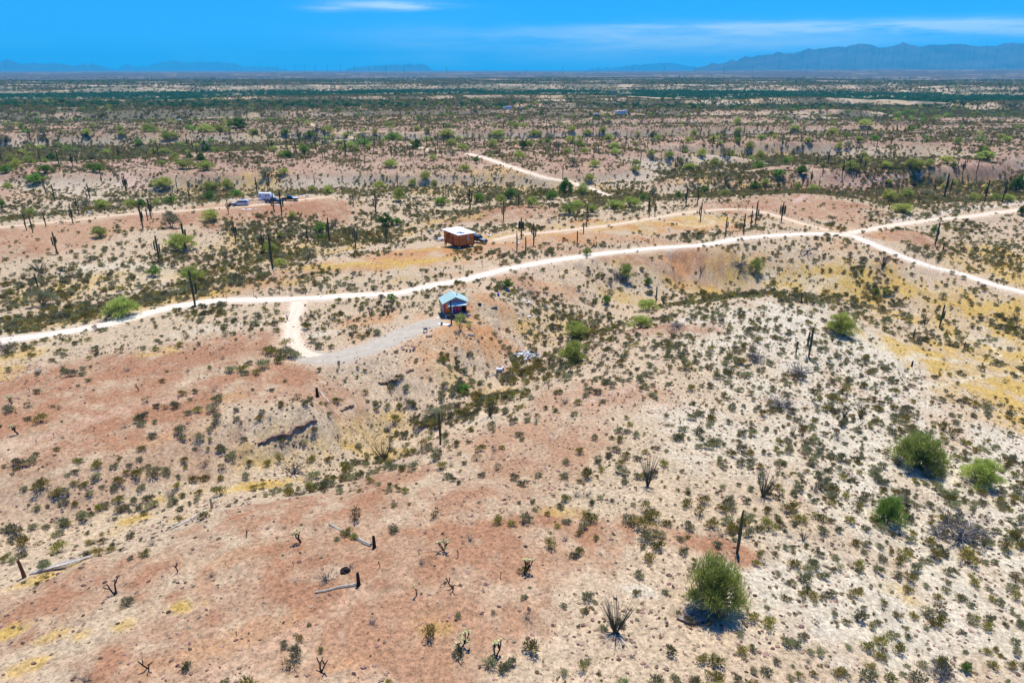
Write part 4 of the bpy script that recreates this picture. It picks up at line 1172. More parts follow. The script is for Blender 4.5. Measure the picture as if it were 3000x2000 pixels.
for Z_, rows_ in ((ZA, ((1185,748,140,132,'o'),(690,812,112,88,'m'),(1455,702,130,92,'m'),(1935,1022,105,74,'m'),(2140,992,132,132,'o'),(1860,922,122,82,'m'),(1070,1082,98,88,'g'),(2215,780,92,78,'g'),(2210,836,72,52,'g'),
     (705,624,128,84,'m'),(595,618,82,74,'o'),(905,606,104,62,'m'),(1180,582,112,62,'g'),(1080,592,62,52,'m'),(975,602,72,62,'g'),(1450,492,142,74,'m'),(1450,562,88,78,'g'),(1568,477,82,74,'m'),(1630,537,92,62,'g'),(1125,467,158,74,'m'),
     (1835,397,108,78,'o'),(1955,382,78,52,'m'),(2265,512,92,68,'m'),(2155,507,82,56,'m'),(320,367,112,62,'g'),(40,372,104,64,'g'),(250,440,140,75,'g'),(690,367,72,68,'g'),(1290,342,152,62,'m'),(1420,352,152,74,'m'),
     (1115,322,82,46,'m'),(955,177,72,42,'g'),(1140,237,88,42,'m'),(2100,237,92,64,'g'),(1955,257,88,52,'m'),(1890,222,72,42,'m'),(1150,147,82,74,'m'),(1200,132,72,52,'m'),(1030,87,112,64,'m'),(1420,92,122,64,'m'),(1520,92,92,64,'m'),
     (1640,62,142,74,'d'),(1750,102,72,42,'m'),(605,112,82,52,'m'),(640,57,52,37,'m'),(300,112,82,64,'o'),(40,157,92,52,'o'),(830,82,62,42,'m'),(840,112,57,37,'m'),(1965,107,62,47,'g'),(2140,122,82,52,'g'),(2260,92,82,52,'m'),(15,607,62,64,'g'),
     (210,652,92,42,'m'),(640,1342,82,64,'o'),(780,1152,62,52,'o'),(2020,682,62,52,'m'),(1935,812,62,47,'m'),(1780,837,82,54,'o'),(2310,737,72,62,'o'))),
   (ZB, ((400,572,118,114,'m'),(385,727,82,58,'g'),(580,412,82,62,'m'),(640,472,62,74,'m'),(490,457,68,52,'m'),(260,482,92,68,'m'),(690,592,122,68,'g'),(1095,582,82,74,'m'),(1165,547,104,84,'g'),(1450,557,112,78,'g'),(1315,607,104,84,'m'),
     (1565,657,132,94,'m'),(1625,612,104,62,'m'),(1725,642,104,62,'m'),(1885,617,132,74,'m'),(2000,612,142,94,'m'),(2080,562,62,62,'g'),(2145,527,62,66,'o'),(2320,547,62,62,'g'),(1225,277,92,68,'m'),(1595,322,92,74,'o'),(1745,327,92,52,'m'),(2030,322,72,52,'m'),
     (2025,357,72,42,'m'),(340,332,112,62,'m'),(850,357,92,54,'m'),(930,302,52,56,'g'),(835,217,92,57,'m'),(630,282,62,42,'m'),(1300,182,72,47,'m'),(1422,172,52,47,'g'),(1575,167,78,57,'m'),(1560,237,72,47,'m'),(1675,237,62,47,'m'),(1880,202,92,47,'m'),
     (1885,242,82,47,'m'),(2135,252,62,47,'m'),(2260,262,92,47,'m'),(1710,427,72,62,'m'),(1080,117,112,42,'m'),(1340,117,97,52,'m'),(730,122,122,42,'m'),(360,147,152,37,'g'),(1695,107,82,42,'m'),(1800,97,62,52,'m'),(1590,82,62,42,'m'),(1205,62,52,47,'m'),
     (590,92,47,42,'m'),(520,77,47,37,'m'),(1145,1172,88,88,'g'),(345,1252,72,62,'g'),(835,1222,52,32,'g'),(1695,937,62,78,'m'),(1825,1272,72,112,'g'),(2105,1322,152,104,'m'),(2060,1442,172,112,'m'),(2115,1142,62,72,'g'),(150,190,130,40,'g'),(230,100,50,40,'m'),(30,125,60,40,'m'))),
   (ZC, ((1415,567,132,94,'m'),(1545,542,92,74,'m'),(1510,642,152,74,'m'),(1680,527,104,62,'o'),(1765,447,82,68,'o'),(2150,562,82,62,'m'),(2240,567,92,62,'m'),(2000,562,82,62,'m'),(660,397,104,62,'g'),(815,377,104,62,'d'),(500,482,82,58,'d'),(570,452,52,52,'m'),
     (150,502,72,52,'g'),(290,527,72,52,'m'),(790,482,62,52,'m'),(900,492,82,47,'m'),(330,257,92,57,'m'),(460,207,72,62,'m'),(130,257,92,62,'m'),(1590,342,162,78,'m'),(1700,322,72,57,'m'),(1820,302,112,42,'m'),(1150,347,132,62,'m'),(1400,332,82,52,'m'),
     (2080,282,152,37,'m'),(1210,157,82,47,'m'),(1895,172,78,52,'m'),(1030,112,82,62,'m'),(1250,52,104,52,'m'),(770,77,72,42,'m'),(380,162,62,42,'m'),(385,102,62,52,'m'),(215,147,62,42,'m'),(375,42,62,62,'m'),(540,142,72,42,'m'),(1075,207,57,67,'m'),(2225,162,82,52,'m'),
     (1320,147,82,42,'g'),(1730,782,52,60,'g'),(45,350,110,50,'m'),(1330,1210,60,60,'g'),(1400,1210,60,50,'m'),(1790,1235,60,50,'o')))):
    for row_ in rows_: zt(Z_, *row_)

# ---- ocotillos
def put_oco(u, v, w, h, kind, label=None, mark=None):
    x, y, z = ground_at(u, v)
    ac, up = px_per_m(x, y, z)
    o = bpy.data.objects.new('ocotillo', OCO[kind]); COL.objects.link(o)
    base_w = {'big': 1.0, 'mid': .75, 'few': .65, 'wide': 1.15}[kind]
    rec = None if label else dict(desc='spindly ocotillo', kind='ocotillo')
    place(o, u, v, max(w / ac / base_w, .55 * h / up), max(w / ac / base_w, .55 * h / up), h / up, rnd(0, 6), rec, label, 'plant', 'ocotillos on the slopes')
    if mark: land(mark, u, v - h / 2)
def zo(Z, x, y, w, h, kind, label=None, mark=None):
    u, v = Z(x, y); put_oco(u, v, w / 2.352, h / 2.352, kind, label, mark)
zo(ZH, 1890, 950, 200, 275, 'big', 'largest ocotillo, many thin canes fanning up beside the biggest palo verde', 'the largest ocotillo')
zo(ZE, 290, 945, 150, 175, 'big', 'fan-shaped ocotillo at the end of the yellow wash', 'the fan-shaped ocotillo by the wash')
zo(ZE, 1025, 635, 110, 150, 'mid', 'narrow ocotillo in the dark scrub of the ravine', 'the narrow ocotillo in the ravine scrub')
zo(ZE, 2110, 1115, 110, 245, 'mid', 'tall narrow ocotillo on the pale slope in mid hillside', 'the tall narrow ocotillo')
zo(ZF, 555, 1185, 140, 200, 'mid', 'tall ocotillo with upright canes on the scrubby white slope', 'the upright ocotillo on the white slope')
zo(ZF, 1110, 645, 75, 120, 'mid', 'small ocotillo in a bush clump by the yellow flat, western of two', 'the pair of small ocotillos')
zo(ZF, 1225, 650, 90, 110, 'mid', 'small ocotillo in a bush clump by the yellow flat, eastern of two')
zo(ZF, 755, 770, 50, 95, 'mid', 'slim dark ocotillo alone among bushes on the white slope')
zo(ZF, 1030, 120, 45, 70, 'mid', 'little ocotillo at the foot of the palo verde topping the white hill')
zo(ZE, 2290, 82, 110, 90, 'wide', 'spreading agave-like ocotillo where red ground meets the white hill', 'the spreading ocotillo on the crest')
zo(ZI, 830, 312, 90, 95, 'mid', 'dark ocotillo in scrub right of the leaning black saguaro')
zo(ZB, 200, 1360, 55, 110, 'few', 'thin ocotillo by the drive west of the blue-roofed hut', 'the thin ocotillo west of the hut')
zo(ZB, 322, 1350, 65, 112, 'few', 'forked ocotillo closer to the blue-roofed hut')
zo(ZB, 600, 1228, 75, 78, 'few', 'bare ocotillo between the road and the blue hut roof')
zo(ZB, 75, 1505, 60, 95, 'few', 'wispy ocotillo inside the bend of the gravel drive')
zo(ZA, 270, 1050, 130, 95, 'wide', 'grey brushy ocotillo above a short saguaro in the valley', 'the grey brushy ocotillo')
zo(ZA, 2210, 1182, 62, 95, 'few', 'V-shaped ocotillo on the bank above the main road', 'the V-shaped ocotillo above the road')
zo(ZC, 1670, 1412, 95, 92, 'few', 'pale loose ocotillo beside the saguaro by the yellow flat')
zo(ZC, 1380, 1015, 110, 115, 'mid', 'clump of dark canes below the road bend', 'the dark canes below the road bend')
for Z_, rows_ in ((ZA, ((2165,1142,45,80,'few'),(660,512,55,62,'few'),(1980,1380,60,70,'few'))), (ZB, ((2220,1272,52,62,'mid'),(1215,1192,60,60,'wide'),(1750,1275,40,50,'few'))), (ZE, ((1440,302,60,82,'mid'),(1935,252,60,62,'few'),(1430,440,45,55,'few'))), (ZC, ((125,1062,52,82,'few'),))):
    for r_ in rows_: zo(Z_, *r_)

# ---- chollas
def put_cho(u, v, w, h, kind, label=None, mark=None):
    x, y, z = ground_at(u, v)
    ac, up = px_per_m(x, y, z)
    o = take(CHO[kind], ('cho', kind))
    rec = None if label else dict(desc='dead dark cholla stub' if kind in ('dead', 'stick') else 'small pale-tipped cholla', kind='cholla')
    s = h / up / .98
    place(o, u, v, s, s, s, rnd(0, 6), rec, label, 'cactus', 'chollas on the red ground', sink=.02)
    if mark: land(mark, u, v - h / 2)
def zc(Z, x, y, w, h, kind, label=None, mark=None):
    u, v = Z(x, y); put_cho(u, v, w / 2.352, h / 2.352, kind, label, mark)
zc(ZH, 705, 380, 110, 100, 'many', 'broad cholla with a row of pale yellow tips on red ground', 'the broad pale-tipped cholla')
zc(ZH, 825, 1050, 90, 118, 'many', 'tallest greenish cholla growing out of a bush on red ground', 'the tall greenish cholla')
zc(ZH, 770, 640, 62, 90, 'dead', 'blackened forked cholla on red ground amid small pale ones', 'the blackened forked cholla')
zc(ZH, 520, 690, 34, 88, 'one', 'single-stemmed cholla with a bright cream top', 'the cream-topped cholla')
zc(ZH, 1258, 545, 70, 112, 'fork', 'cholla rising from an olive bush on red ground', 'the cholla rising from a bush')
zc(ZH, 1060, 1130, 50, 118, 'fork', 'crooked cholla with pale top and pale foot near the picture bottom', 'the crooked cholla')
zc(ZG, 2075, 322, 50, 102, 'fork', 'stacked dark cholla with cream joints by the fallen mossy log', 'the stacked dark cholla')
zc(ZG, 800, 685, 50, 108, 'dead', 'leafless forked cholla skeleton beside a round bush', 'the forked cholla skeleton')
zc(ZG, 1225, 532, 25, 78, 'stick', 'thin black upright cholla stick on a yellow patch', 'the thin black cholla stick')
zc(ZG, 1020, 1188, 52, 90, 'dead', 'dead forked cholla alone low on the red slope', 'the dead forked cholla')
zc(ZG, 2210, 1225, 42, 105, 'dead', 'tall crooked dead cholla close to the picture bottom', 'the tall crooked dead cholla')
zc(ZD, 128, 755, 46, 82, 'fork', 'green-topped cholla with dark trunk on the western plateau', 'the green-topped western cholla')
zc(ZD, 85, 548, 82, 74, 'many', 'bushy dark cholla at the western edge', 'the bushy dark western cholla')
for Z_, rows_ in ((ZH, ((535,400,20,48,'one'),(803,430,30,62,'one'),(265,502,25,56,'one'),(1095,570,40,52,'one'))), (ZG, ((1692,282,32,52,'dead'),(1630,967,16,38,'stick'),(2025,490,36,42,'one'),(1330,182,50,32,'dead'),(668,650,12,26,'stick'),(1108,206,20,34,'stick'),(2238,362,12,20,'stick'))),
    (ZD, ((205,467,22,44,'one'),(960,452,26,54,'dead'),(375,777,20,38,'stick'),(255,822,10,34,'stick'),(15,800,10,26,'stick'),(28,932,12,24,'stick'))), (ZA, ((1570,1090,18,32,'one'),(940,375,40,36,'many'))), (ZF, ((50,1110,26,30,'dead'),)), (ZE, ((2340,680,40,50,'dead'),))):
    for r_ in rows_: zc(Z_, *r_)

# ---- dead trees and brush heaps
def put_dead(u, v, w, h, kind, label, mark=None, name=None):
    x, y, z = ground_at(u, v)
    ac, up = px_per_m(x, y, z)
    o = take(DEADT[kind], ('dead', kind))
    W = w / ac / 1.0
    place(o, u, v, W, W, max(.5 * W, min(W * 1.3, h / up / .55)), rnd(0, 6), None, label, 'dead tree', 'dead trees and brush')
    if mark: land(mark, u, v - h / 2)
put_dead(2812, 1582, 170, 70, 'brush', 'gnarled heap of bleached dead branches on the scrubby slope', 'the gnarled dead branches')
put_dead(2740, 1565, 70, 30, 'brush2', 'darker tangle of dead twigs touching the gnarled branch heap')
put_dead(2212, 1060, 74, 40, 'brush', 'domed heap of grey dead brush on the white hill', 'the domed dead brush heap')
put_dead(2338, 1108, 80, 50, 'brush2', 'flattened dead tree with a pale upright stem on the white hill', 'the flattened dead tree')
put_dead(2755, 1985, 95, 46, 'brush2', 'dark fan of dead stalks at the bottom edge of the slope', 'the dark fan of dead stalks')
put_dead(1140, 1262, 50, 42, 'white', 'bleached white dead tree at the head of the wash', 'the bleached white dead tree')
put_dead(865, 1385, 84, 40, 'grey', 'dead shrub with long pale twigs in the yellow wash', 'the dead shrub in the yellow wash')
put_dead(22, 1032, 80, 34, 'grey', 'bleached fallen branches beside the road at the western edge', 'the bleached branches by the road')
put_dead(2165, 782, 60, 26, 'brush', 'dark brush heap beside the upright palo verde below the road')
put_dead(2280, 1188, 100, 20, 'brush2', 'low grey spread of dead twigs under the flattened dead tree')
put_dead(1808, 815, 40, 30, 'brush2', 'dark grey brush against the palo verde on the road cut')
put_dead(1985, 958, 60, 12, 'brush', 'low grey brush strip in the wash before the white hill')
put_dead(1540, 868, 60, 22, 'grey', 'dead grey shrub on the bank past the blue-roofed hut')
put_dead(1610, 655, 34, 14, 'grey', 'pale dead tree lying beyond the candelabra saguaro')
put_dead(2365, 742, 60, 22, 'grey', 'dead shrub below the end of the straight road')
put_dead(120, 1090, 40, 18, 'white', 'small whitened dead shrub on the western slope')
# ------------------------------------------------------------------ things people left
def paint(name, c, **k): return mat(name, c, **k)
P_WHITE = mat('white_roof_coating', (.82, .82, .80), rough=.6, var=.04, scale=1.5)
P_PLY = mat('orange_brown_panel', (.56, .19, .035), rough=.75, var=.14, scale=3)
P_TRIM = mat('red_brown_trim', (.30, .050, .014), rough=.75, var=.12, scale=4)
P_GLASS = mat('dark_window_glass', (.02, .03, .035), rough=.08, spec=.6)
P_SOLAR = mat('solar_cell_blue', (.015, .10, .17), rough=.15, spec=.6, var=.2, scale=4)
P_WFRAME = mat('white_window_frame', (.80, .80, .78), rough=.5)
P_CONC = mat('pale_concrete', (.55, .52, .47), rough=.95, var=.15, scale=4)
P_BLUE = mat('light_blue_roofing', (.34, .50, .455), rough=.7, var=.16, scale=2.5, bump=.3, bscale=9)
P_BLUEL = mat('pale_blue_trim', (.52, .70, .72), rough=.6, var=.06, scale=3)
P_ORA = mat('orange_wall_paint', (.75, .14, .022), rough=.75, var=.12, scale=3)
P_PINK = mat('faded_pink_board', (.52, .36, .36), rough=.85, var=.15, scale=4)
P_PINK2 = mat('faded_lilac_board', (.42, .29, .31), rough=.85, var=.15, scale=4)
P_MAG = mat('magenta_board', (.30, .035, .13), rough=.8, var=.15, scale=4)
P_ROSE = mat('rose_board', (.42, .10, .15), rough=.8, var=.15, scale=4)
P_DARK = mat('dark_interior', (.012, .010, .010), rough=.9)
P_DECK = mat('grey_deck_board', (.32, .25, .25), rough=.9, var=.2, scale=5)
P_CURT = mat('net_curtain', (.50, .52, .54), rough=.9, var=.2, scale=6)
P_TYRE = mat('black_tyre', (.015, .015, .015), rough=.9)
P_RIM = mat('steel_rim', (.45, .46, .48), rough=.35, metal=.8)
P_GUN = mat('gunmetal_paint', (.045, .055, .06), rough=.25, spec=.6)
P_JEEPH = mat('silver_grey_paint', (.34, .37, .38), rough=.25, spec=.6)
P_SILV = mat('silver_van_paint', (.52, .56, .66), rough=.25, spec=.5, metal=.2)
P_BLACKP = mat('black_car_paint', (.012, .014, .018), rough=.2, spec=.6)
P_NAVY = mat('navy_car_paint', (.015, .045, .12), rough=.25, spec=.6)
P_CAMP = mat('bluish_white_camper_skin', (.66, .70, .76), rough=.45, var=.06, scale=1.5)
P_RVW = mat('white_fibreglass', (.78, .80, .84), rough=.4)
P_TEAL = mat('teal_windscreen', (.03, .35, .45), rough=.1, spec=.6)
P_PLANKW = mat('weathered_pale_lumber', (.52, .46, .38), rough=.95, var=.25, scale=5)
P_STEEL = mat('galvanised_steel', (.36, .37, .38), rough=.5, metal=.6, var=.1, scale=4)
P_RUST = mat('rusty_steel', (.16, .07, .035), rough=.9, var=.3, scale=8)
P_RED = mat('red_plastic', (.45, .03, .02), rough=.5)
P_BTARP = mat('blue_tarp', (.02, .09, .42), rough=.6, var=.15, scale=3)
P_TAN = mat('tan_tarp', (.42, .28, .17), rough=.8, var=.2, scale=3)
P_LAMP = mat('head_lamp_lens', (.7, .7, .68), rough=.1, spec=.6)

def post_stone(b, x, y, s, h): b.box((x, y, h / 2), (s, s, h))
def single(name, u, v, rz, b, mats, label, cat, group=None, sink=.02, mark=None, s=1.0):
    o = b.build(name, mats)
    x, y, z = ground_at(u, v)
    o.location = (x, y, z - sink); o.rotation_euler = (0, 0, rz); o.scale = (s, s, s)
    tag(o, label, cat, group)
    if mark: land(mark, u, v)
    return o
def root_at(name, u, v, rz, label, cat, group=None, mark=None, sink=0.0):
    x, y, z = ground_at(u, v)
    o = empty(name, (x, y, z - sink), rz); tag(o, label, cat, group)
    if mark: land(mark, u, v)
    return o
def one(name, mats, parent, *boxes, smooth_=False):
    b = MB()
    for q in boxes: b.box(*q)
    return b.build(name, mats, parent)

# ---- orange cabin: local x along the short front wall, y along the long wall away from the camera
fx, fy, fz = ground_at(1345, 729)
CAB_A = math.atan2(3.25, 4.4)
cab = empty('orange_cabin', (fx, fy, fz), CAB_A)
tag(cab, 'raised orange-brown cabin with a flat white roof on the yellow clearing', 'cabin')
land('the orange cabin', 1345, 705)
W_, D_, H_, FL = 4.3, 6.8, 2.55, .75
one('wall', P_PLY, cab, ((W_ / 2, .04, FL + H_ / 2), (W_, .08, H_)))
one('wall', P_PLY, cab, ((W_ / 2, D_ - .04, FL + H_ / 2), (W_, .08, H_)))
one('wall', P_PLY, cab, ((.04, D_ / 2, FL + H_ / 2), (.08, D_ - .17, H_)))
one('wall', P_PLY, cab, ((W_ - .04, D_ / 2, FL + H_ / 2), (.08, D_ - .17, H_)))
one('floor', P_TRIM, cab, ((W_ / 2, D_ / 2, FL - .16), (W_ + .06, D_ + .06, .30)))
b = MB()
for x in (.06, W_ * .5, W_ - .06): b.box((x, -.022, FL + H_ / 2), (.10, .04, H_))
b.box((W_ * .25, -.02, FL + H_ * .52), (W_ * .5 - .10, .035, .10)); b.box((W_ * .75, -.02, FL + H_ * .52), (W_ * .5 - .22, .035, .10))
b.build('trim', P_TRIM, cab)
b = MB()
for k in range(7): b.box((-.022, .06 + k * (D_ - .12) / 6, FL + H_ / 2), (.04, .10, H_))
b.box((-.019, D_ / 2, FL + H_ * .52), (.030, D_ - .1, .10))
b.build('trim', P_TRIM, cab)
wf = one('window', P_WFRAME, cab, ((W_ * .60, -.045, FL + 1.55), (.52, .07, 1.16)))
one('pane', P_GLASS, wf, ((W_ * .60, -.075, FL + 1.82), (.36, .04, .42)))
one('pane', P_GLASS, wf, ((W_ * .60, -.075, FL + 1.29), (.36, .04, .42)))
one('porch_lamp', P_WFRAME, cab, ((-.08, 1.95, FL + 2.0), (.14, .16, .26)))
one('door', P_TRIM, cab, ((-.012, 2.6, FL + 1.0), (.02, .85, 1.96)))
b = MB(); ov = .45
z0, z1 = FL + H_ + .02, FL + H_ + .20
b.add([(-ov, -ov, z0), (W_ + ov, -ov, z0), (W_ + ov, D_ + ov, z1), (-ov, D_ + ov, z1), (-ov, -ov, z0 + .14), (W_ + ov, -ov, z0 + .14), (W_ + ov, D_ + ov, z1 + .14), (-ov, D_ + ov, z1 + .14)],
      [(3, 2, 1, 0), (4, 5, 6, 7), (0, 1, 5, 4), (1, 2, 6, 5), (2, 3, 7, 6), (3, 0, 4, 7)])
roof = b.build('roof', P_WHITE, cab)
for k, (sx, sy) in enumerate(((1.15, 1.75), (1.55, .95))):
    zz = z0 + .14 + (sy + ov) / (D_ + 2 * ov) * .18 + .07
    one('solar_panel', P_SOLAR, roof, ((sx, sy, zz), (1.25, .62, .05)))
for (px, py) in ((.25, .25), (W_ - .25, .25), (.25, D_ / 2), (W_ - .25, D_ / 2), (.25, D_ - .25), (W_ - .25, D_ - .25)):
    one('pier', P_CONC, cab, ((px, py, .20), (.42, .42, .62)))
# steep ladder stair on the long wall
st = empty('stair', (0, 4.35, 0)); st.parent = cab
b = MB()
for sx in (-.36, .36):
    b.tube([(-1.35, sx, .02), (-.10, sx, FL + 2.3)], [.075, .075], n=4)
b.build('stringer', P_TRIM, st)
for k in range(9):
    t = (k + .6) / 9
    one('tread', P_TRIM, st, ((-1.35 + 1.25 * t, 0, .02 + (FL + 2.28) * t), (.26, .66, .05)))
b = MB(); b.box((-1.6, 0, .03), (.9, 1.2, .06))
single('concrete_pad', 1304, 723, CAB_A, b, P_CONC, 'pale concrete pad at the foot of the orange cabin stair', 'slab')

# ---- vehicles
def wheel(parent, x, y, r=.34, w=.24):
    wv = MB(); wv.tube([(x, y - w / 2, r), (x, y + w / 2, r)], [r, r], n=16)
    o = wv.build('wheel', P_TYRE, parent)
    wr = MB(); wr.tube([(x, y - w / 2 - .012, r), (x, y + w / 2 + .012, r)], [r * .6, r * .6], n=12)
    wr.build('rim', P_RIM, o)
    return o
def jeep(root):
    L_, Wd = 4.2, 1.75
    b = MB()
    b.prism([(-2.1, .55), (2.05, .55), (2.1, .80), (2.02, 1.02), (.62, 1.10), (-2.1, 1.12)], Wd * .82, axis='y')
    b.build('body', P_GUN, root)
    h = MB(); h.prism([(.66, 1.085), (2.0, 1.03), (2.02, 1.10), (.66, 1.17)], Wd * .76, axis='y'); h.build('hood', P_JEEPH, root)
    c = MB(); c.prism([(-2.05, 1.12), (.60, 1.12), (.28, 1.72), (-2.0, 1.74)], Wd * .78, axis='y'); c.build('cab', P_GLASS, root)
    one('roof', P_GUN, root, ((-.88, 0, 1.77), (2.35, Wd * .80, .08)))
    pl = MB()
    for x0, x1 in ((.62, .28), (-.5, -.52), (-1.3, -1.3), (-2.03, -2.0)):
        for s in (-1, 1): pl.tube([(x0, s * Wd * .395, 1.12), (x1, s * Wd * .395, 1.74)], [.045, .045], n=4)
    pl.build('pillar', P_GUN, root)
    g = one('grille', P_DARK, root, ((2.09, 0, .86), (.06, .9, .32)))
    for s in (-1, 1):
        hl = MB(); hl.tube([(2.07, s * .56, .88), (2.14, s * .56, .88)], [.11, .11], n=12); hl.build('headlight', P_LAMP, root)
        f = MB(); f.prism([(.85, .72), (1.9, .70), (1.95, .86), (1.75, .98), (1.05, .98)], .30, axis='y', off=s * .78); f.build('fender', P_BLACKP, root)
        f = MB(); f.prism([(-1.9, .72), (-.85, .72), (-1.0, .98), (-1.75, .98)], .26, axis='y', off=s * .80); f.build('fender', P_BLACKP, root)
    one('bumper', P_BLACKP, root, ((2.22, 0, .58), (.22, 1.6, .2)))
    for x in (1.38, -1.38):
        for s in (-1, 1): wheel(root, x, s * .76, .40, .28)
    sw = MB(); sw.tube([(-2.12, 0, .98), (-2.34, 0, .98)], [.38, .38], n=16); sw.build('spare_wheel', P_TYRE, root)
def minivan(root):
    b = MB()
    b.prism([(-2.35, .35), (2.3, .35), (2.4, .55), (2.36, .82), (1.55, .98), (-2.38, 1.02), (-2.42, .6)], 1.84, axis='y'); b.build('body', P_SILV, root)
    c = MB(); c.prism([(1.56, .975), (.70, 1.60), (.2, 1.70), (-1.9, 1.70), (-2.30, 1.52), (-2.38, 1.015)], 1.70, axis='y'); c.build('cabin', P_SILV, root)
    for s in (-1, 1):
        for poly in ([(.95, 1.08), (.58, 1.52), (.12, 1.56), (.12, 1.08)], [(.02, 1.08), (.02, 1.56), (-.92, 1.56), (-.92, 1.08)], [(-1.02, 1.08), (-1.02, 1.56), (-1.80, 1.55), (-2.12, 1.40), (-2.15, 1.08)]):
            w = MB(); w.prism(poly, .03, axis='y', off=s * .86); w.build('window', P_GLASS, root)
        hl = MB(); hl.box((2.30, s * .70, .76), (.16, .32, .16)); hl.build('headlight', P_LAMP, root)
    ws = MB(); ws.add([(1.53, -.74, 1.03), (1.53, .74, 1.03), (.74, .66, 1.60), (.74, -.66, 1.60)], [(0, 1, 2, 3)]); ws.v = [(x + .02, y, z + .02) for x, y, z in ws.v]; ws.build('windscreen', P_GLASS, root)
    one('bumper', P_SILV, root, ((2.40, 0, .50), (.12, 1.7, .22)))
    for x in (1.45, -1.45):
        for s in (-1, 1): wheel(root, x, s * .84, .34, .22)
def pickup(root, paint_, hood_, glass, load=None):
    b = MB(); b.prism([(-2.6, .5), (2.55, .5), (2.62, .75), (2.5, 1.0), (.95, 1.05), (-2.62, 1.05)], 1.85, axis='y'); b.build('body', paint_, root)
    h = MB(); h.prism([(1.0, 1.055), (2.48, 1.005), (2.5, 1.05), (1.0, 1.12)], 1.68, axis='y'); h.build('hood', hood_, root)
    c = MB(); c.prism([(1.0, 1.05), (.35, 1.70), (-.85, 1.74), (-1.0, 1.05)], 1.65, axis='y'); c.build('cab', paint_, root)
    ws = MB(); ws.add([(.99, -.72, 1.12), (.99, .72, 1.12), (.42, .64, 1.67), (.42, -.64, 1.67)], [(0, 1, 2, 3)]); ws.v = [(x + .02, y, z + .02) for x, y, z in ws.v]; ws.build('windscreen', glass, root)
    for s in (-1, 1):
        w = MB(); w.prism([(.78, 1.14), (.34, 1.6), (-.72, 1.63), (-.82, 1.14)], .03, axis='y', off=s * .835); w.build('window', P_GLASS, root)
    one('cargo_bed', P_DARK, root, ((-1.82, 0, 1.06), (1.4, 1.6, .04)))
    for x in (1.65, -1.6):
        for s in (-1, 1): wheel(root, x, s * .84, .38, .25)
r = root_at('parked_jeep', 1404, 711, math.radians(-38), 'dark grey off-road car with silver bonnet parked behind the orange cabin', 'car', mark='the parked jeep-like car')
jeep(r)
r = root_at('parked_minivan', 707, 602, math.radians(186), 'silver minivan parked on the tan track west of the camper', 'minivan', mark='the silver minivan')
minivan(r)
r = root_at('parked_pickup', 850, 589, math.radians(12), 'black pickup with pale bonnet and teal windscreen east of the camper', 'pickup truck', mark='the black pickup')
pickup(r, P_BLACKP, P_RVW, P_TEAL)
r = root_at('parked_pickup', 803, 595, math.radians(4), 'navy blue pickup amid junk in front of the white camper', 'pickup truck')
pickup(r, P_NAVY, P_NAVY, P_GLASS)
CAMPER = r = root_at('camper_trailer', 782, 585, math.radians(-4), 'bluish-white travel trailer with a sloped nose amid junk on the camp clearing', 'camper', mark='the white camper trailer')
b = MB(); b.prism([(-2.8, .55), (2.4, .55), (2.9, .9), (2.0, 2.6), (1.7, 2.72), (-2.75, 2.72)], 2.4, axis='y'); b.build('body', P_CAMP, r)
one('roof', P_RVW, r, ((-.55, 0, 2.76), (4.4, 2.3, .07)))
one('door', P_CAMP, r, ((-.9, -1.215, 1.45), (.7, .03, 1.8)))
one('awning_roll', P_WFRAME, r, ((-.2, -1.27, 2.5), (3.0, .12, .12)))
for wx, wz, ww, wh in ((.35, 1.85, .62, .45), (1.35, 1.95, .5, .4), (-2.0, 1.85, .62, .45)):
    w = one('window', P_WFRAME, r, ((wx, -1.21, wz), (ww + .1, .04, wh + .1)))
    one('pane', P_GLASS, w, ((wx, -1.235, wz), (ww, .03, wh)))
for s in (-1, 1):
    wheel(r, -.1, s * 1.05, .34, .22); wheel(r, -.9, s * 1.05, .34, .22)
one('drawbar', P_STEEL, r, ((3.3, 0, .5), (1.1, .12, .12)))
r = root_at('off_road_buggy', 679, 606, math.radians(10), 'small black all-terrain buggy at the nose of the silver minivan', 'buggy')
b = MB(); b.prism([(-.9, .45), (.9, .45), (1.0, .65), (.5, .85), (-.9, .9)], .7, axis='y'); b.build('body', P_BLACKP, r)
b = MB()
for s in (-1, 1): b.tube([(.4, s * .45, .8), (.1, s * .45, 1.5), (-.7, s * .45, 1.5), (-.8, s * .45, .85)], [.035] * 4, n=5)
for x in (.1, -.7): b.tube([(x, -.45, 1.5), (x, .45, 1.5)], [.035, .035], n=5)
b.build('roll_cage', P_BLACKP, r)
one('seat', P_DARK, r, ((-.3, 0, .95), (.45, .8, .45)))
for x in (.8, -.7):
    for s in (-1, 1): wheel(r, x, s * .55, .30, .25)
CAMPER.scale = (.84, .84, .80)
# flat trailer with frames by the cabin
r = root_at('utility_trailer', 1288, 706, math.radians(8), 'open utility trailer loaded with white frames beside the orange cabin', 'trailer')
one('bed', P_STEEL, r, ((.6, 0, .55), (3.0, 1.5, .1)))
one('drawbar', P_STEEL, r, ((-1.9, 0, .5), (2.0, .12, .1)))
for k in range(3): one('frame', P_WFRAME, r, ((.5 + .1 * k, -.4 + .4 * k, .70), (2.2, .32, .16)))
one('toolbox', P_GUN, r, ((-.7, 0, .78), (.5, 1.2, .36)))
for s in (-1, 1): wheel(r, .7, s * .86, .32, .2)
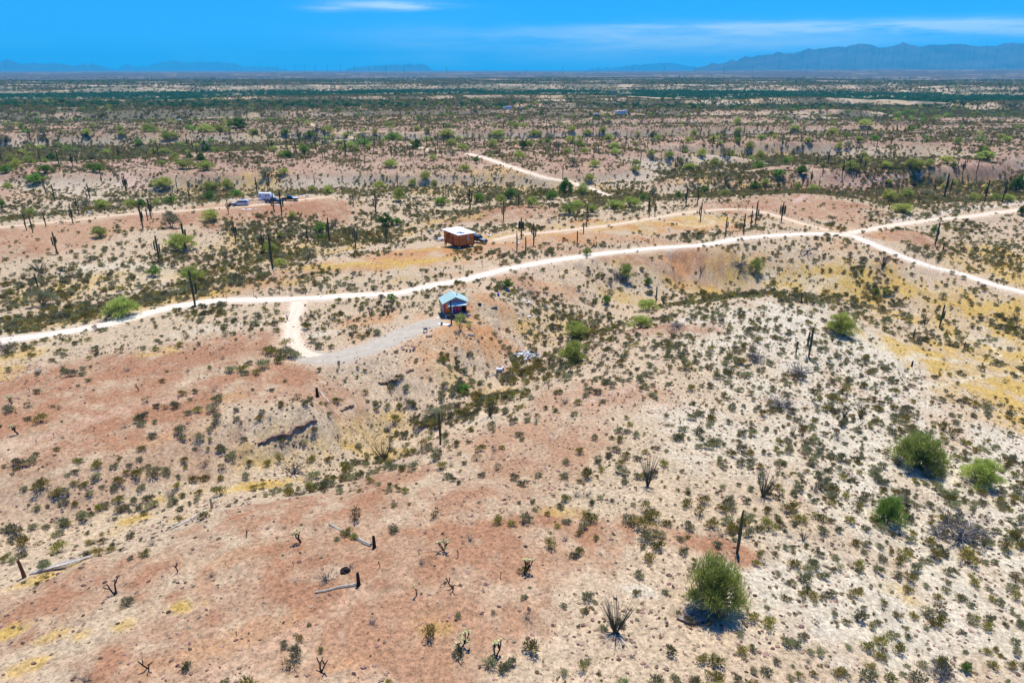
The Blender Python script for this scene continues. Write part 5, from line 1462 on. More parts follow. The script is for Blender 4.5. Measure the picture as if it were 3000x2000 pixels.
# pole on a weighted foot
r = root_at('antenna_pole', 1434, 692, 0, 'thin grey pole on a round white foot in the yellow clearing', 'pole')
b = MB(); b.tube([(0, 0, 0), (0, 0, .28)], [.55, .5], n=14); b.build('foot', P_WFRAME, r)
b = MB(); b.tube([(0, 0, .2), (0, 0, 3.0)], [.055, .05], n=6); b.tube([(-.35, 0, 2.9), (.35, 0, 2.9)], [.04, .04], n=5); b.build('mast', P_RUST, r)
# white jug
b = MB(); b.lump((0, 0, .35), .38, n=8, m=6, jag=.1); single('white_barrel', 1258, 678, 0, b, P_WFRAME, 'white rounded water barrel at the edge of the wash by the cabin', 'barrel')
b = MB(); b.lump((0, 0, .2), .28, n=8, m=6, jag=.1, squash=(1.6, 1, .8)); single('white_bucket', 1519, 716, 0, b, P_WFRAME, 'small white tub between the two armless saguaros by the fence', 'tub')
b = MB(); b.tube([(-.8, 0, .08), (.8, 0, .1)], [.09, .08], n=6); single('short_log', 1390, 746, .1, b, M_WOOD, 'short pale log lying below the orange cabin clearing', 'log')

# ---- blue-roofed hut: local x along the front, y away from the camera
hx, hy, hz = ground_at(1302, 929)
HUT_A = math.radians(15.8)
hut = empty('painted_hut', (hx, hy, hz), HUT_A)
tag(hut, 'small raised hut of orange and pink boards under a light blue gable roof', 'hut')
land('the blue-roofed hut', 1325, 915)
W_, D_, H_, FL = 3.95, 3.1, 1.95, .62
def wallbox(name, m, x0, x1, y0, y1, z0, z1, par=hut): return one(name, m, par, (((x0 + x1) / 2, (y0 + y1) / 2, (z0 + z1) / 2), (x1 - x0, y1 - y0, z1 - z0)))
fl_o = wallbox('floor', P_DECK, -.05, W_ + .05, -.75, D_ + .05, FL - .18, FL)
# front: orange panel with window, white post, coloured boards, dark doorway, orange strip
wallbox('front_panel', P_ORA, .03, 1.35, 0, .07, FL, FL + H_)
win = wallbox('window', P_WFRAME, .50, 1.34, -.045, .0, FL + .98, FL + 1.68)
wallbox('pane', P_CURT, .57, .89, -.075, -.04, FL + 1.05, FL + 1.61, win); wallbox('pane', P_CURT, .95, 1.27, -.075, -.04, FL + 1.05, FL + 1.61, win)
wallbox('post', P_WFRAME, 1.37, 1.50, -.03, .06, FL, FL + H_)
for k in range(8):
    x0 = 1.52 + k * .185
    wallbox('board', (P_ROSE, P_MAG, P_ROSE, P_MAG, P_MAG, P_ROSE, P_ROSE, P_MAG)[k], x0, x0 + .178, 0, .06 + .012 * (k % 2), FL, FL + H_)
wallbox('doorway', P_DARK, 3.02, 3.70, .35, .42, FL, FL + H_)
wallbox('door', P_ORA, 3.02, 3.07, -.02, .62, FL + .02, FL + 1.85)
wallbox('front_panel', P_ORA, 3.71, W_ - .02, 0, .07, FL, FL + H_)
wallbox('porch_lamp', P_LAMP, 3.45, 3.55, -.10, -.02, FL + 1.62, FL + 1.80)
for k in range(11):
    y0 = .08 + k * .272
    wallbox('plank', (P_PINK, P_PINK2, P_PINK)[k % 3], -.012 * (k % 2), .06, y0, y0 + .262, FL, FL + H_)
w = wallbox('window', P_DECK, -.06, -.014, .55, 1.15, FL + .95, FL + 1.65); wallbox('pane', P_GLASS, -.085, -.05, .61, 1.09, FL + 1.01, FL + 1.59, w)
for k in range(11):
    y0 = .08 + k * .272
    wallbox('plank', (P_ORA, P_ROSE)[k % 2], W_ - .06, W_ + .012 * (k % 2), y0, y0 + .262, FL, FL + H_)
wallbox('back_wall', P_ORA, .07, W_ - .07, D_ - .07, D_, FL, FL + H_)
for x in (-.01, W_ - .07): wallbox('corner_post', P_DARK if x < 0 else P_ORA, x, x + .08, -.045, -.002, FL, FL + H_)
rise = .92; ov = .36; xm = W_ / 2 + .05
for y0, nm, m in ((.01, 'gable', P_DECK), (D_ - .08, 'gable', P_DECK)):
    b = MB(); b.prism([(.05, FL + H_), (W_ - .05, FL + H_), (xm, FL + H_ + rise - .09)], .07, axis='y', off=y0 + .035); b.build(nm, m, hut)
def slope(x_eave, sgn):
    b = MB(); ze, zr = FL + H_ - rise * ov / (W_ / 2), FL + H_ + rise
    y0, y1 = -.42, D_ + .30
    vs = [(x_eave, y0, ze), (x_eave, y1, ze), (xm, y1, zr), (xm, y0, zr)]
    vs += [(x, y, z + .09) for x, y, z in vs]
    b.add(vs, [(0, 1, 2, 3), (7, 6, 5, 4), (0, 4, 5, 1), (1, 5, 6, 2), (2, 6, 7, 3), (3, 7, 4, 0)])
    return b.build('roof', P_BLUE, hut)
rf = slope(-ov, -1); rf2 = slope(W_ + ov, 1)
b = MB(); b.tube([(xm, -.44, FL + H_ + rise + .075), (xm, D_ + .32, FL + H_ + rise + .075)], [.09, .09], n=6); b.build('ridge_cap', P_BLUEL, hut)
wallbox('roof_vent', P_GUN, xm + .42, xm + .62, 1.35, 1.55, FL + H_ + rise - .28, FL + H_ + rise + .02, rf2)
b = MB()
b.add([(.72, -.03, FL + H_ - .10), (W_ - .2, -.03, FL + H_ - .10), (W_ - .1, -.86, FL + H_ - .46), (.66, -.86, FL + H_ - .46)], [(0, 1, 2, 3)])
b.v = b.v + [(x, y, z + .05) for x, y, z in b.v]; b.f = [(3, 2, 1, 0), (4, 5, 6, 7), (0, 1, 5, 4), (1, 2, 6, 5), (2, 3, 7, 6), (3, 0, 4, 7)]; b.mi = [0] * 6
b.build('awning', P_BLUEL, hut)
for x in (1.52, W_ - .35):
    wallbox('awning_post', P_DARK, x, x + .07, -.72, -.65, FL, FL + H_ - .42)
for px, py in ((.12, -.55), (W_ - .2, -.55), (.12, D_ - .2), (W_ - .2, D_ - .2), (W_ / 2, -.55)):
    wallbox('pier', P_CONC, px - .13, px + .13, py - .13, py + .13, -.25, FL - .182)
for k in range(2): wallbox('step', P_DECK, W_ - .1, W_ + .9 - .3 * k, -.62, .1, .02 + .2 * k, .10 + .2 * k)

# ---- bits around the hut
b = MB(); b.box((0, 0, .05), (2.1, .75, .07)); single('white_board', 1301, 950.5, math.radians(-14), b, P_WFRAME, 'white flat board lying in front of the blue-roofed hut', 'board')
b = MB(); b.tube([(0, 0, .0), (0, 0, .30)], [.17, .22], n=12); single('black_bucket', 1294, 951.5, 0, b, P_GUN, 'dark bucket standing on the white board at the hut', 'bucket', sink=-.10)
b = MB(); b.box((0, 0, .05), (.55, .4, .08)); single('white_slab', 1283, 931.5, -.6, b, P_WFRAME, 'small white slab in the hut shadow by its corner', 'slab')
r = root_at('fire_grill', 1246.5, 973, .3, 'dark box grill on legs past the end of the gravel drive', 'grill')
one('box', P_GUN, r, ((0, 0, .62), (.62, .42, .26))); one('lid', P_DECK, r, ((0, 0, .79), (.66, .46, .07)))
for x in (-.26, .26):
    for y in (-.16, .16): one('leg', P_RUST, r, ((x, y, .24), (.05, .05, .5)))
r = root_at('low_bench', 1258, 985, .2, 'low wooden bench on dark legs below the box grill', 'bench')
one('seat', P_PLANKW, r, ((0, 0, .40), (1.0, .4, .06)))
for x in (-.4, .4): one('leg', P_RUST, r, ((x, 0, .18), (.07, .34, .38)))
r = root_at('fire_ring', 1196, 1021, 0, 'ring of dark stones on the ground below the gravel drive', 'fire ring')
for k in range(11):
    a = k / 11 * 2 * PI; b = MB(); b.lump((1.0 * math.cos(a), .8 * math.sin(a), .08), .2, n=7, m=4, jag=.25); b.build('stone', M_ROCK, r)
b = MB(); b.lump((0, 0, .22), .26, n=9, m=6, jag=.06); single('blue_barrel', 1460, 866, 0, b, P_BTARP, 'round blue plastic drum on the rim east of the hut', 'drum')
b = MB(); b.tube([(0, 0, .02), (0, 0, .22)], [.36, .36], n=14); single('discarded_tyre', 1405, 892, 0, b, P_TYRE, 'black tyre lying on the orange ground east of the hut', 'tyre')
b = MB(); b.box((0, 0, .05), (1.3, .8, .05)); single('metal_sheet', 1447, 900, .3, b, P_GUN, 'dark flat sheet lying on the orange ground east of the hut', 'sheet')
b = MB(); b.lump((0, 0, .15), .35, n=8, m=5, jag=.3, squash=(1.8, .6, .7)); single('bone_log', 1380, 983, .2, b, M_WOOD, 'gnarled wood chunk on the eroded slope below the hut', 'log')
for (u, v, k, lab) in ((1530, 882, 0, 'white foam board among bushes at the rim of the wash'), (1548, 886, 1, 'white plastic sheet farther down the same rim'), (1551, 928, 2, 'pale crumpled panel on the wash slope'), (1520, 935, 3, 'grey-blue scrap half way down the wash slope'), (1518, 920, 4, 'small white jug on the wash slope')):
    b = MB(); b.box((0, 0, .10), ((.9, .7, .6, .55, .35)[k], (.4, .5, .35, .4, .3)[k], .12)); single('white_scrap', u, v, rnd(-.5, .5), b, (P_WFRAME, P_RVW, P_WFRAME, P_CAMP, P_WFRAME)[k], lab, 'scrap', 'scraps thrown down the wash slope')
# white tee stake
r = root_at('white_stake', 1369, 1088, .3, 'white T-shaped pipe stake on the eroded slope', 'stake', mark='the white stake')
b = MB(); b.tube([(0, 0, -.1), (0, 0, 1.55)], [.05, .05], n=6); b.build('post', P_WFRAME, r)
b = MB(); b.tube([(.02, 0, 1.0), (.55, 0, 1.05)], [.045, .045], n=6); b.build('crossbar', P_WFRAME, r)

# ---- rubbish heap in the wash and the lumber beside it
random.seed(17)
land('the white rubbish heap', 1535, 1045)
P_RUB = mat('dusty_white_plastic', (.50, .50, .48), rough=.7, var=.3, scale=3)
HEAPM = [P_WFRAME, P_RUB, P_RUB, P_CONC, P_BTARP, P_RED, P_GUN, P_TEAL]
hb = MB()
ox, oy, oz = ground_at(1536, 1046)
for k in range(190):
    u, v = 1536 + random.gauss(0, 17), 1044 + random.gauss(0, 5.5)
    u = max(1494, min(1580, u)); v = max(1032, min(1060, v))
    x, y, z = ground_at(u, v)
    x, y, z = x - ox, y - oy, z - oz
    m = random.choices(range(8), (14, 34, 14, 18, 2.5, 3, 12, 4))[0]
    ex = .35 * math.exp(-((u - 1536) / 24) ** 2)
    s = (rnd(.15, .75), rnd(.1, .55), rnd(.05, .28))
    c, sn = math.cos(rnd(0, 3)), rnd(-.5, .5)
    n0 = len(hb.v); hb.box((x, y, z + rnd(.02, .08 + ex)), s, rnd(0, 3.1), m)
    for i in range(n0, n0 + 8):
        q = hb.v[i]; hb.v[i] = (q[0], q[1], q[2] + (q[0] - x) * sn)
o = hb.build('dumped_rubbish', HEAPM); o.location = (ox, oy, oz); o['kind'] = 'stuff'; o['label'] = 'heap of white and bluish household rubbish in the wash'
for k, (u0, v0, u1, v1, r_, lab) in enumerate(((1468,1106,1524,1083,.07,'long pale pole lying uppermost of the lumber by the rubbish'), (1470,1101,1528,1081,.05,'second pale pole close alongside the longest one'), (1476,1107,1520,1089,.045,'thin pale pole closest to the scrub in the lumber'),
        (1432,1104,1453,1096,.07,'short white plank at the west end of the lumber'), (1486,1078,1512,1086,.05,'grey bent branch-like pole above the lumber'), (1474,1094,1496,1095,.035,'thin dark rod across the lumber'), (1449,1098,1457,1105,.05,'stub of white lumber crossing the short plank'))):
    p, q = Vector(ground_at(u0, v0)), Vector(ground_at(u1, v1))
    b = MB(); d = q - p; b.tube([(0, 0, .12), tuple(d * .5 + Vector((0, 0, .14))), tuple(d + Vector((0, 0, .12)))], [r_ * 1.3, r_ * 1.5, r_ * 1.2], n=5)
    o = b.build('weathered_pole', M_DEADW if k != 5 else P_RUST); o.location = p; tag(o, lab, 'pole', 'lumber lying in the wash')
b = MB(); b.box((0, 0, .2), (1.0, .5, .3)); single('white_chest', 1463, 1084, -.1, b, [P_WFRAME], 'white chest-like box above the lumber in the wash', 'box', mark='the lumber in the wash')
b = MB(); b.lump((0, 0, .22), .28, n=9, m=6, jag=.05); single('white_ball', 1473, 1081, 0, b, P_RVW, 'round white container beside the white chest in the wash', 'container')

# ---- camp junk
JUNK = [(740,580,2.0,1.1,.5,P_TAN,'tan tarp heap behind the silver minivan'), (735,588,1.6,.5,.3,P_RUST,'rusty scrap heap at the rear of the minivan'), (750,587,2.4,.5,.25,P_PLANKW,'stack-like spread of pale boards before the camper'), (752,592,1.8,.45,.2,P_WFRAME,'white sheet edge below the pale boards'),
    (768,587,1.2,.7,.5,P_CAMP,'bluish crumpled sheeting by the camper wheel'), (776,593,1.4,.5,.4,P_CONC,'grey jumble in front of the camper'), (765,595,.8,.4,.3,P_WFRAME,'small white jumble beside the grey one'), (792,589,1.5,.5,.25,P_PLANKW,'pale plank bundle before the navy pickup'),
    (719,571,.9,.6,.4,P_TEAL,'white and teal tub on the far edge of the camp'), (812,587,1.2,.6,.5,P_BTARP,'blue tarp heap at the nose of the camper'), (868,577,1.8,.5,.2,P_RVW,'white sheet beyond the black pickup'), (882,575,1.6,.4,.15,P_CAMP,'bluish sheet farther past the black pickup'),
    (896,573,2.4,.6,.15,P_RVW,'long white sheet at the east end of the camp'), (887,566,.6,.5,.8,P_GUN,'dark upright barrel on the east side of the camp'), (848,570,1.6,.4,.3,P_WFRAME,'white boards leaning beyond the black pickup'),
    (712,614,1.2,.8,.06,P_RVW,'pale sheet west end of the row below the track'), (730,614,1.6,.9,.06,P_WFRAME,'white sheet in the middle of the row below the track'), (748,613,1.5,.7,.06,P_PLANKW,'cream sheet east end of the row below the track'), (812,601,1.3,.5,.05,P_RVW,'lone white sheet on the track below the navy pickup'),
    (680,585,1.6,.4,.05,P_RVW,'white litter strip behind the buggy'), (265,627,1.2,.5,.9,P_WFRAME,'upright white scrap by the western track'), (774,635,.8,.4,.3,P_GUN,'dark white-rimmed scrap on the slope below the camp')]
for (u, v, sx, sy, sz, m, lab) in JUNK:
    b = MB()
    if sz > .15:
        for k in range(7):
            b.box((rnd(-.4, .4) * sx, rnd(-.4, .4) * sy, sz * rnd(.2, .6)), (sx * rnd(.3, .6), sy * rnd(.3, .6), sz * rnd(.2, .6)), rnd(-.6, .6), 0)
    else:
        b.add([(-sx / 2, -sy / 2, .05), (0, -sy * .6, .10), (sx / 2, -sy / 2, .04), (sx * .45, sy / 2, .07), (0, sy * .55, .16), (-sx / 2, sy * .4, .05)], [(0, 1, 4, 5), (1, 2, 3, 4)])
    single('camp_junk', u, v, rnd(-.3, .3), b, m, lab, 'junk', 'junk strewn round the camper')

# ---- far camper vans and cars
def far_rv(u, v, L_, H_, rz, label, mark=None, car=False):
    r = root_at('parked_car' if car else 'camper_van', u, v, rz, label, 'car' if car else 'camper van', 'vehicles far off on the desert', mark)
    b = MB()
    if car: b.prism([(-L_ / 2, .4), (L_ / 2, .4), (L_ / 2, .9), (L_ * .25, 1.0), (L_ * .1, H_), (-L_ * .4, H_), (-L_ / 2, 1.0)], 1.8, axis='y')
    else: b.prism([(-L_ / 2, .5), (L_ * .42, .5), (L_ / 2, 1.0), (L_ / 2, H_), (L_ * .2, H_), (L_ * .15, H_ * .86), (-L_ / 2, H_ * .86)], 2.5, axis='y')
    b.build('body', P_RVW, r)
    w = MB(); w.box((0, 0, H_ * .62), (L_ * .55, 1.84 if car else 2.54, H_ * .16)); w.build('window_band', P_GLASS, r)
    for x in (-L_ * .3, L_ * .3):
        for s in (-1, 1): wheel(r, x, s * (.8 if car else 1.1), .38, .25)
far_rv(1820, 336, 11, 4.0, .15, 'white camper van with raised front above the far pink ridge', 'the far white camper van')
far_rv(1486, 321, 9, 3.4, .1, 'smaller white van at the edge of the far green belt', 'the small far white van')
far_rv(1530, 321, 6, 2.0, 0, 'tiny white car east of the smaller far van', None, True)
far_rv(1748, 338, 6, 1.7, 0, 'tiny grey-white car just west of the far camper van', None, True)
far_rv(526, 356, 5, 1.7, 0, 'tiny pale car on the far northwest track', None, True)

# ---- wire fence with posts along the road, gate
def fence(pts, step, label, strands=(.35, .7, 1.05)):
    g = resample(np.array([ground_at(u, v)[:2] for u, v in pts]), step)
    z = HG(g[:, 0], g[:, 1])
    r = empty('wire_fence', (g[0, 0], g[0, 1], z[0])); tag(r, label, 'fence', 'wire fences along the road')
    pm = MB(); pm.tube([(0, 0, -.2), (0, 0, 1.25)], [.045, .04], n=5); pme = pm.mesh('post', [P_RUST])
    for (x, y), zz in zip(g, z):
        o = part('post', pme, r); o.location = (x - g[0, 0], y - g[0, 1], zz - z[0]); o.rotation_euler = (rnd(-.05, .05), rnd(-.05, .05), rnd(0, 1))
    for h in strands:
        w = MB(); w.tube([(x - g[0, 0], y - g[0, 1], zz - z[0] + h) for (x, y), zz in zip(g, z)], [.010] * len(g), n=3, cap=False); w.build('wire', P_STEEL, r)
fence([(665,877),(720,872),(800,864),(900,858),(980,852),(1060,842),(1140,832),(1250,812),(1370,790),(1500,768),(1620,748),(1760,728),(1900,712),(2050,698),(2160,690)], 4.5, 'long wire fence along the uphill side of the main road')
fence([(2185,612),(2240,620),(2300,634),(2360,654),(2385,668)], 4.0, 'short wire fence beside the pale branch track')
fence([(2135,606),(2110,600),(2070,596)], 4.0, 'stub of wire fence west of the gate')
r = root_at('track_gate', 2174, 614, 0, 'rusty pipe gate standing where the cabin track leaves the ridge', 'gate', mark='the pipe gate')
for x in (-1.2, 1.2): one('gate_post', P_RUST, r, ((x, 0, .65), (.12, .12, 1.4)))
for zz in (.45, .8, 1.15): one('rail', P_RUST, r, ((0, 0, zz), (2.26, .06, .06)))

# ---- transmission tower and power poles
def tower(u, v, vtop, label, mark):
    x, y, z = ground_at(u, v); _, up = px_per_m(x, y, z)
    H = (v - vtop) / up
    r = empty('transmission_tower', (x, y, z)); tag(r, label, 'pylon'); land(mark, u, v - 20)
    b = MB(); w0, w1 = H * .19, H * .06
    levels = [(0, w0), (.25, w0 * .72), (.45, w1 * 1.1)]
    R_ = H * .006
    for sx in (-1, 1):
        for sy in (-1, 1):
            b.tube([(sx * w * (1 if k else 1), sy * w * .6, H * h) for k, (h, w) in enumerate(levels)], [R_] * 3, n=4)
            b.tube([(sx * w1 * 1.1, sy * w1 * .6, H * .45), (sx * H * .27, sy * w1 * .6, H * .80)], [R_, R_], n=4)
    for (h0, a0), (h1, a1) in zip(levels[:-1], levels[1:]):
        for sy in (-1, 1):
            b.tube([(-a0, sy * a0 * .6, H * h0), (a1, sy * a1 * .6, H * h1)], [R_ * .7] * 2, n=3); b.tube([(a0, sy * a0 * .6, H * h0), (-a1, sy * a1 * .6, H * h1)], [R_ * .7] * 2, n=3)
    for k in range(5):
        t0, t1 = k / 5, (k + 1) / 5
        for s in (-1, 1):
            xa, xb = (w1 * 1.1 + (H * .27 - w1 * 1.1) * t0), (w1 * 1.1 + (H * .27 - w1 * 1.1) * t1)
            b.tube([(s * xa, w1 * .6, H * (.45 + .35 * t0)), (s * xb, -w1 * .6, H * (.45 + .35 * t1))], [R_ * .6] * 2, n=3)
    b.build('lattice_legs', P_STEEL, r)
    c = MB(); W2 = H * .47
    for zz in (.80, .87):
        for sy in (-1, 1): c.tube([(-W2, sy * .5, H * zz), (W2, sy * .5, H * zz)], [R_] * 2, n=4)
    for k in range(12):
        xa, xb = -W2 + 2 * W2 * k / 12, -W2 + 2 * W2 * (k + 1) / 12
        c.tube([(xa, -.5, H * (.80 if k % 2 else .87)), (xb, -.5, H * (.87 if k % 2 else .80))], [R_ * .7] * 2, n=3)
    for s in (-.6, .6): c.tube([(s * W2, 0, H * .87), (s * W2, 0, H)], [R_, R_ * .6], n=4)
    c.build('crossarm', P_STEEL, r)
    ins = MB()
    for s in (-.85, 0, .85): ins.tube([(s * W2, 0, H * .80), (s * W2, 0, H * .69)], [R_ * 1.4] * 2, n=4)
    ins.build('insulator', P_WFRAME, r)
tower(1797, 284, 232, 'steel lattice transmission tower before the far green belt', 'the lattice transmission tower')
pm = MB(); pm.tube([(0, 0, -2), (0, 0, 1)], [.018, .013], n=5); POLE_ME = pm.mesh('pole', [P_GUN])
pm = MB(); pm.tube([(-.10, 0, .90), (.10, 0, .90)], [.010] * 2, n=4); pm.tube([(-.10, 0, .78), (.10, 0, .78)], [.010] * 2, n=4); ARM_ME = pm.mesh('crossarm', [P_GUN])
for k, (u, v, t) in enumerate(((650,209,195),(668,209,194),(688,210,194),(705,210,194),(724,209,193),(744,210,195),(765,211,191),(789,209,194),(812,212,192),(837,213,192),(866,212,192),(894,213,191),(926,212,190),(961,213,190),(998,213,190),(1039,215,193),(1082,219,195),(1131,222,197),(1183,220,200),
      (1309,225,198),(1427,219,201),(1540,220,201),(1648,220,197),(1752,222,196),(1851,218,197),(1945,218,196),(2034,217,194),(2121,218,196),(2205,216,194),(2278,214,195),(2361,216,195),(2435,214,194),(2506,213,196),(2571,213,191),(2648,210,190),(2720,206,194),(2780,206,195),(2840,207,193),(2896,204,192),(2950,205,190))):
    x, y, z = ground_at(u, v); _, up = px_per_m(x, y, z)
    H = (v - t) / up
    r = empty('power_pole', (x, y, z)); part('pole', POLE_ME, r); part('crossarm', ARM_ME, r); r.scale = (H, H, H)
    r['category'] = 'power pole'; r['group'] = 'power poles along the horizon'
    RECORDS.append(dict(o=r, u=u, v=v, desc='distant power pole', kind='power_pole'))

# ---- fallen saguaros with their stumps
def stump(u, v, h, r_, m, label, mark=None, lean=(0, 0)):
    x, y, z = ground_at(u, v); ac, up = px_per_m(x, y, z)
    b = MB(); H = h / up; R_ = r_ / ac
    b.tube([(0, 0, -.1), (0, 0, H * .3), (lean[0] * H * .6, lean[1], H * .8), (lean[0] * H, lean[1], H)], [R_ * 1.25, R_, R_ * .85, R_ * .7], n=12, ribs=.22)
    o = b.build('saguaro_stump', m); o.location = (x, y, z); tag(o, label, 'stump', 'stumps of fallen saguaros')
    if mark: land(mark, u, v - h / 2)
def log(u0, v0, u1, v1, r_, m, label, split=False, mark=None):
    p, q = Vector(ground_at(u0, v0)), Vector(ground_at(u1, v1)); ac, _ = px_per_m(*p)
    R_ = r_ / ac; b = MB(); d = q - p; side = Vector((-d.y, d.x, 0)).normalized()
    n = 8
    if split:
        for s in range(7):
            off = side * rnd(-1.3, 1.3) * R_; t0, t1 = rnd(0, .35), rnd(.6, 1)
            pts = [d * (t0 + (t1 - t0) * i / 4) + off * (1 + .2 * i) + Vector((0, 0, .10 + rnd(0, .08))) for i in range(5)]
            b.tube(pts, [R_ * .32 * rnd(.7, 1.2)] * 5, n=5)
        b.tube([d * (i / 4 * .8) + Vector((0, 0, R_ * .4)) for i in range(5)], [R_ * .8, R_ * .8, R_ * .7, R_ * .5, R_ * .3], n=7)
    else:
        b.tube([d * (i / n) + side * R_ * .4 * math.sin(i * 1.3) + Vector((0, 0, R_ * .7)) for i in range(n + 1)], [R_ * (1.05 - .45 * i / n) for i in range(n + 1)], n=12, ribs=.2)
    o = b.build('fallen_saguaro', m); o.location = p; tag(o, label, 'log', 'fallen saguaros')
    if mark: land(mark, (u0 + u1) / 2, (v0 + v1) / 2)
random.seed(3)
uv = ZG
stump(*uv(168, 565), 118 / 2.352, 12 / 2.352, P_RUST, 'reddish snapped stump beside the long split pale log', 'the reddish snapped stump', (-.06, 0))
log(*uv(205, 545), *uv(650, 425), 15 / 2.352, M_DEADW, 'long pale split saguaro skeleton on the ground near the reddish stump', True, 'the long split pale log')
stump(*uv(1462, 92), 72 / 2.352, 10 / 2.352, M_WOOD, 'brown stump behind grey bushes on the red ridge', 'the brown stump on the red ridge')
log(*uv(1420, 110), *uv(1180, 245), 13 / 2.352, M_DEADW, 'narrow bleached log running downhill from the brown stump', True)
uv = ZH
stump(*uv(228, 360), 80 / 2.352, 12 / 2.352, M_CHOT, 'black pointed stump at the end of the mossy log', 'the black pointed stump')
log(*uv(205, 350), *uv(-85, 205), 14 / 2.352, M_WOOD, 'mossy ribbed fallen saguaro half hidden in bushes')
stump(*uv(120, 618), 85 / 2.352, 13 / 2.352, M_CHOT, 'black broken stump at the end of the thin straight log', 'the black broken stump')
log(*uv(105, 615), *uv(-180, 675), 11 / 2.352, M_WOOD, 'thin straight grey log lying on bare red ground')
uv = ZD
stump(*uv(2188, 498), 62 / 2.352, 11 / 2.352, M_CHOT, 'dark stump on the western red plateau with a pale log at its foot', 'the dark stump on the plateau')
log(*uv(2205, 470), *uv(2268, 540), 8 / 2.352, M_DEADW, 'pale broken log leaning down from the dark plateau stump')
uv = ZF
stump(*uv(1578, 290), 38 / 2.352, 7 / 2.352, M_CHOT, 'small black stump on the edge of the yellow flat', 'the small black stump by the flat')
log(*uv(1585, 295), *uv(1603, 352), 6 / 2.352, M_DEADW, 'short white log below the small black stump by the flat')
stump(*uv(1940, 160), 40 / 2.352, 5 / 2.352, P_RUST, 'rusty little stump on the yellow flat')
stump(*ZC(1795, 895), 40 / 2.352, 5 / 2.352, M_CHOT, 'short dark stump beside a white bleached snag past the bend')
log(*ZC(1815, 870), *ZC(1832, 850), 6 / 2.352, M_DEADW, 'white bleached snag beside the short dark stump past the bend')
b = MB(); b.lump((0, 0, .12), .42, n=9, m=5, jag=.25, squash=(1.1, .8, .7)); single('black_stump', *ZH(28, 525), 0, b, M_CHOT, 'round black burnt stump beside a grey twig bush', 'stump')

# ---- ledges and rocks
def ledge(pts, h, depth, label, mark=None, name='rock_ledge', m=None):
    p = [Vector(ground_at(u, v)) for u, v in pts]
    g = resample(np.array([(q.x, q.y) for q in p]), .22)
    b = MB(); n = len(g); P0 = Vector((g[0, 0], g[0, 1], float(HG(g[0, 0], g[0, 1]))))
    t = np.gradient(g, axis=0); t /= np.linalg.norm(t, axis=1)[:, None]
    nr = np.stack([t[:, 1], -t[:, 0]], 1)
    nr = np.where((nr[:, 1] > 0)[:, None], -nr, nr)           # towards the camera
    prof = [(-depth, -.08), (-depth * .6, .05), (-depth * .2, .10), (.10, .10), (.16, .0), (.02, -.15), (.06, -h * .5), (-.05, -h * .8), (.0, -h), (.1, -h - .5)]
    for i in range(n):
        k = math.sin(PI * (i + .5) / n) ** .5
        for k_, (a, dz) in enumerate(prof):
            a2 = a + rnd(-.13, .13) * (1 if a > -depth * .9 else .3)
            x, y = g[i, 0] + nr[i, 0] * a2, g[i, 1] + nr[i, 1] * a2
            zt = float(HG(g[i, 0] - nr[i, 0] * .55, g[i, 1] - nr[i, 1] * .55))
            zb = float(HG(x, y)) if a < -.3 else zt
            b.v.append((x - P0.x, y - P0.y, zb + (dz * k + rnd(-.07, .07) * k if dz > 0 else dz * k) - P0.z))
    M = len(prof)
    for i in range(n - 1):
        for k in range(M - 1):
            b.f.append((i * M + k, i * M + k + 1, (i + 1) * M + k + 1, (i + 1) * M + k)); b.mi.append(0)
    o = b.build(name, m or M_ROCK); o.location = P0; tag(o, label, 'ledge', 'eroded ledges in the banks')
    if mark: land(mark, *pts[len(pts) // 2])
ledge([(1985,1808),(2000,1818),(2025,1826),(2055,1822),(2075,1808),(2100,1793),(2130,1785)], .6, 1.1, 'jagged pale rock ledge beneath the biggest palo verde', 'the rock ledge')
M_EARTH = mat('red_earth_bank', (.31, .205, .13), rough=.95, var=.35, scale=2.5, bump=.7, bscale=5)
ledge([(756,1302),(790,1290),(820,1280),(848,1280),(862,1262),(890,1252),(930,1238)], .6, .6, 'dark crumbling earth step in the bank above the ravine', 'the crumbling earth step', 'earth_bank', M_EARTH)
ledge([(1000,1205),(1020,1196),(1036,1188)], .35, .4, 'short broken earth edge up the ravine slope', None, 'earth_bank', M_EARTH)
ledge([(1190,1092),(1212,1084)], .35, .4, 'short dark earth edge on the slope below the gravel drive', None, 'earth_bank', M_EARTH)
ledge([(1110,1124),(1140,1122),(1165,1118)], .3, .4, 'low ragged earth edge near the ravine head', None, 'earth_bank', M_EARTH)
ledge([(2752,658),(2775,656),(2803,661)], .8, .5, 'red eroded rim above the bank past the road bend', None, 'earth_bank', M_EARTH)
random.seed(8)
ROCK_ME = []
for s in range(4):
    b = MB(); b.lump((0, 0, .2), .5, n=8, m=5, jag=.3, squash=(1.2, .9, .6)); ROCK_ME.append(b.mesh('rock', [M_ROCK]))
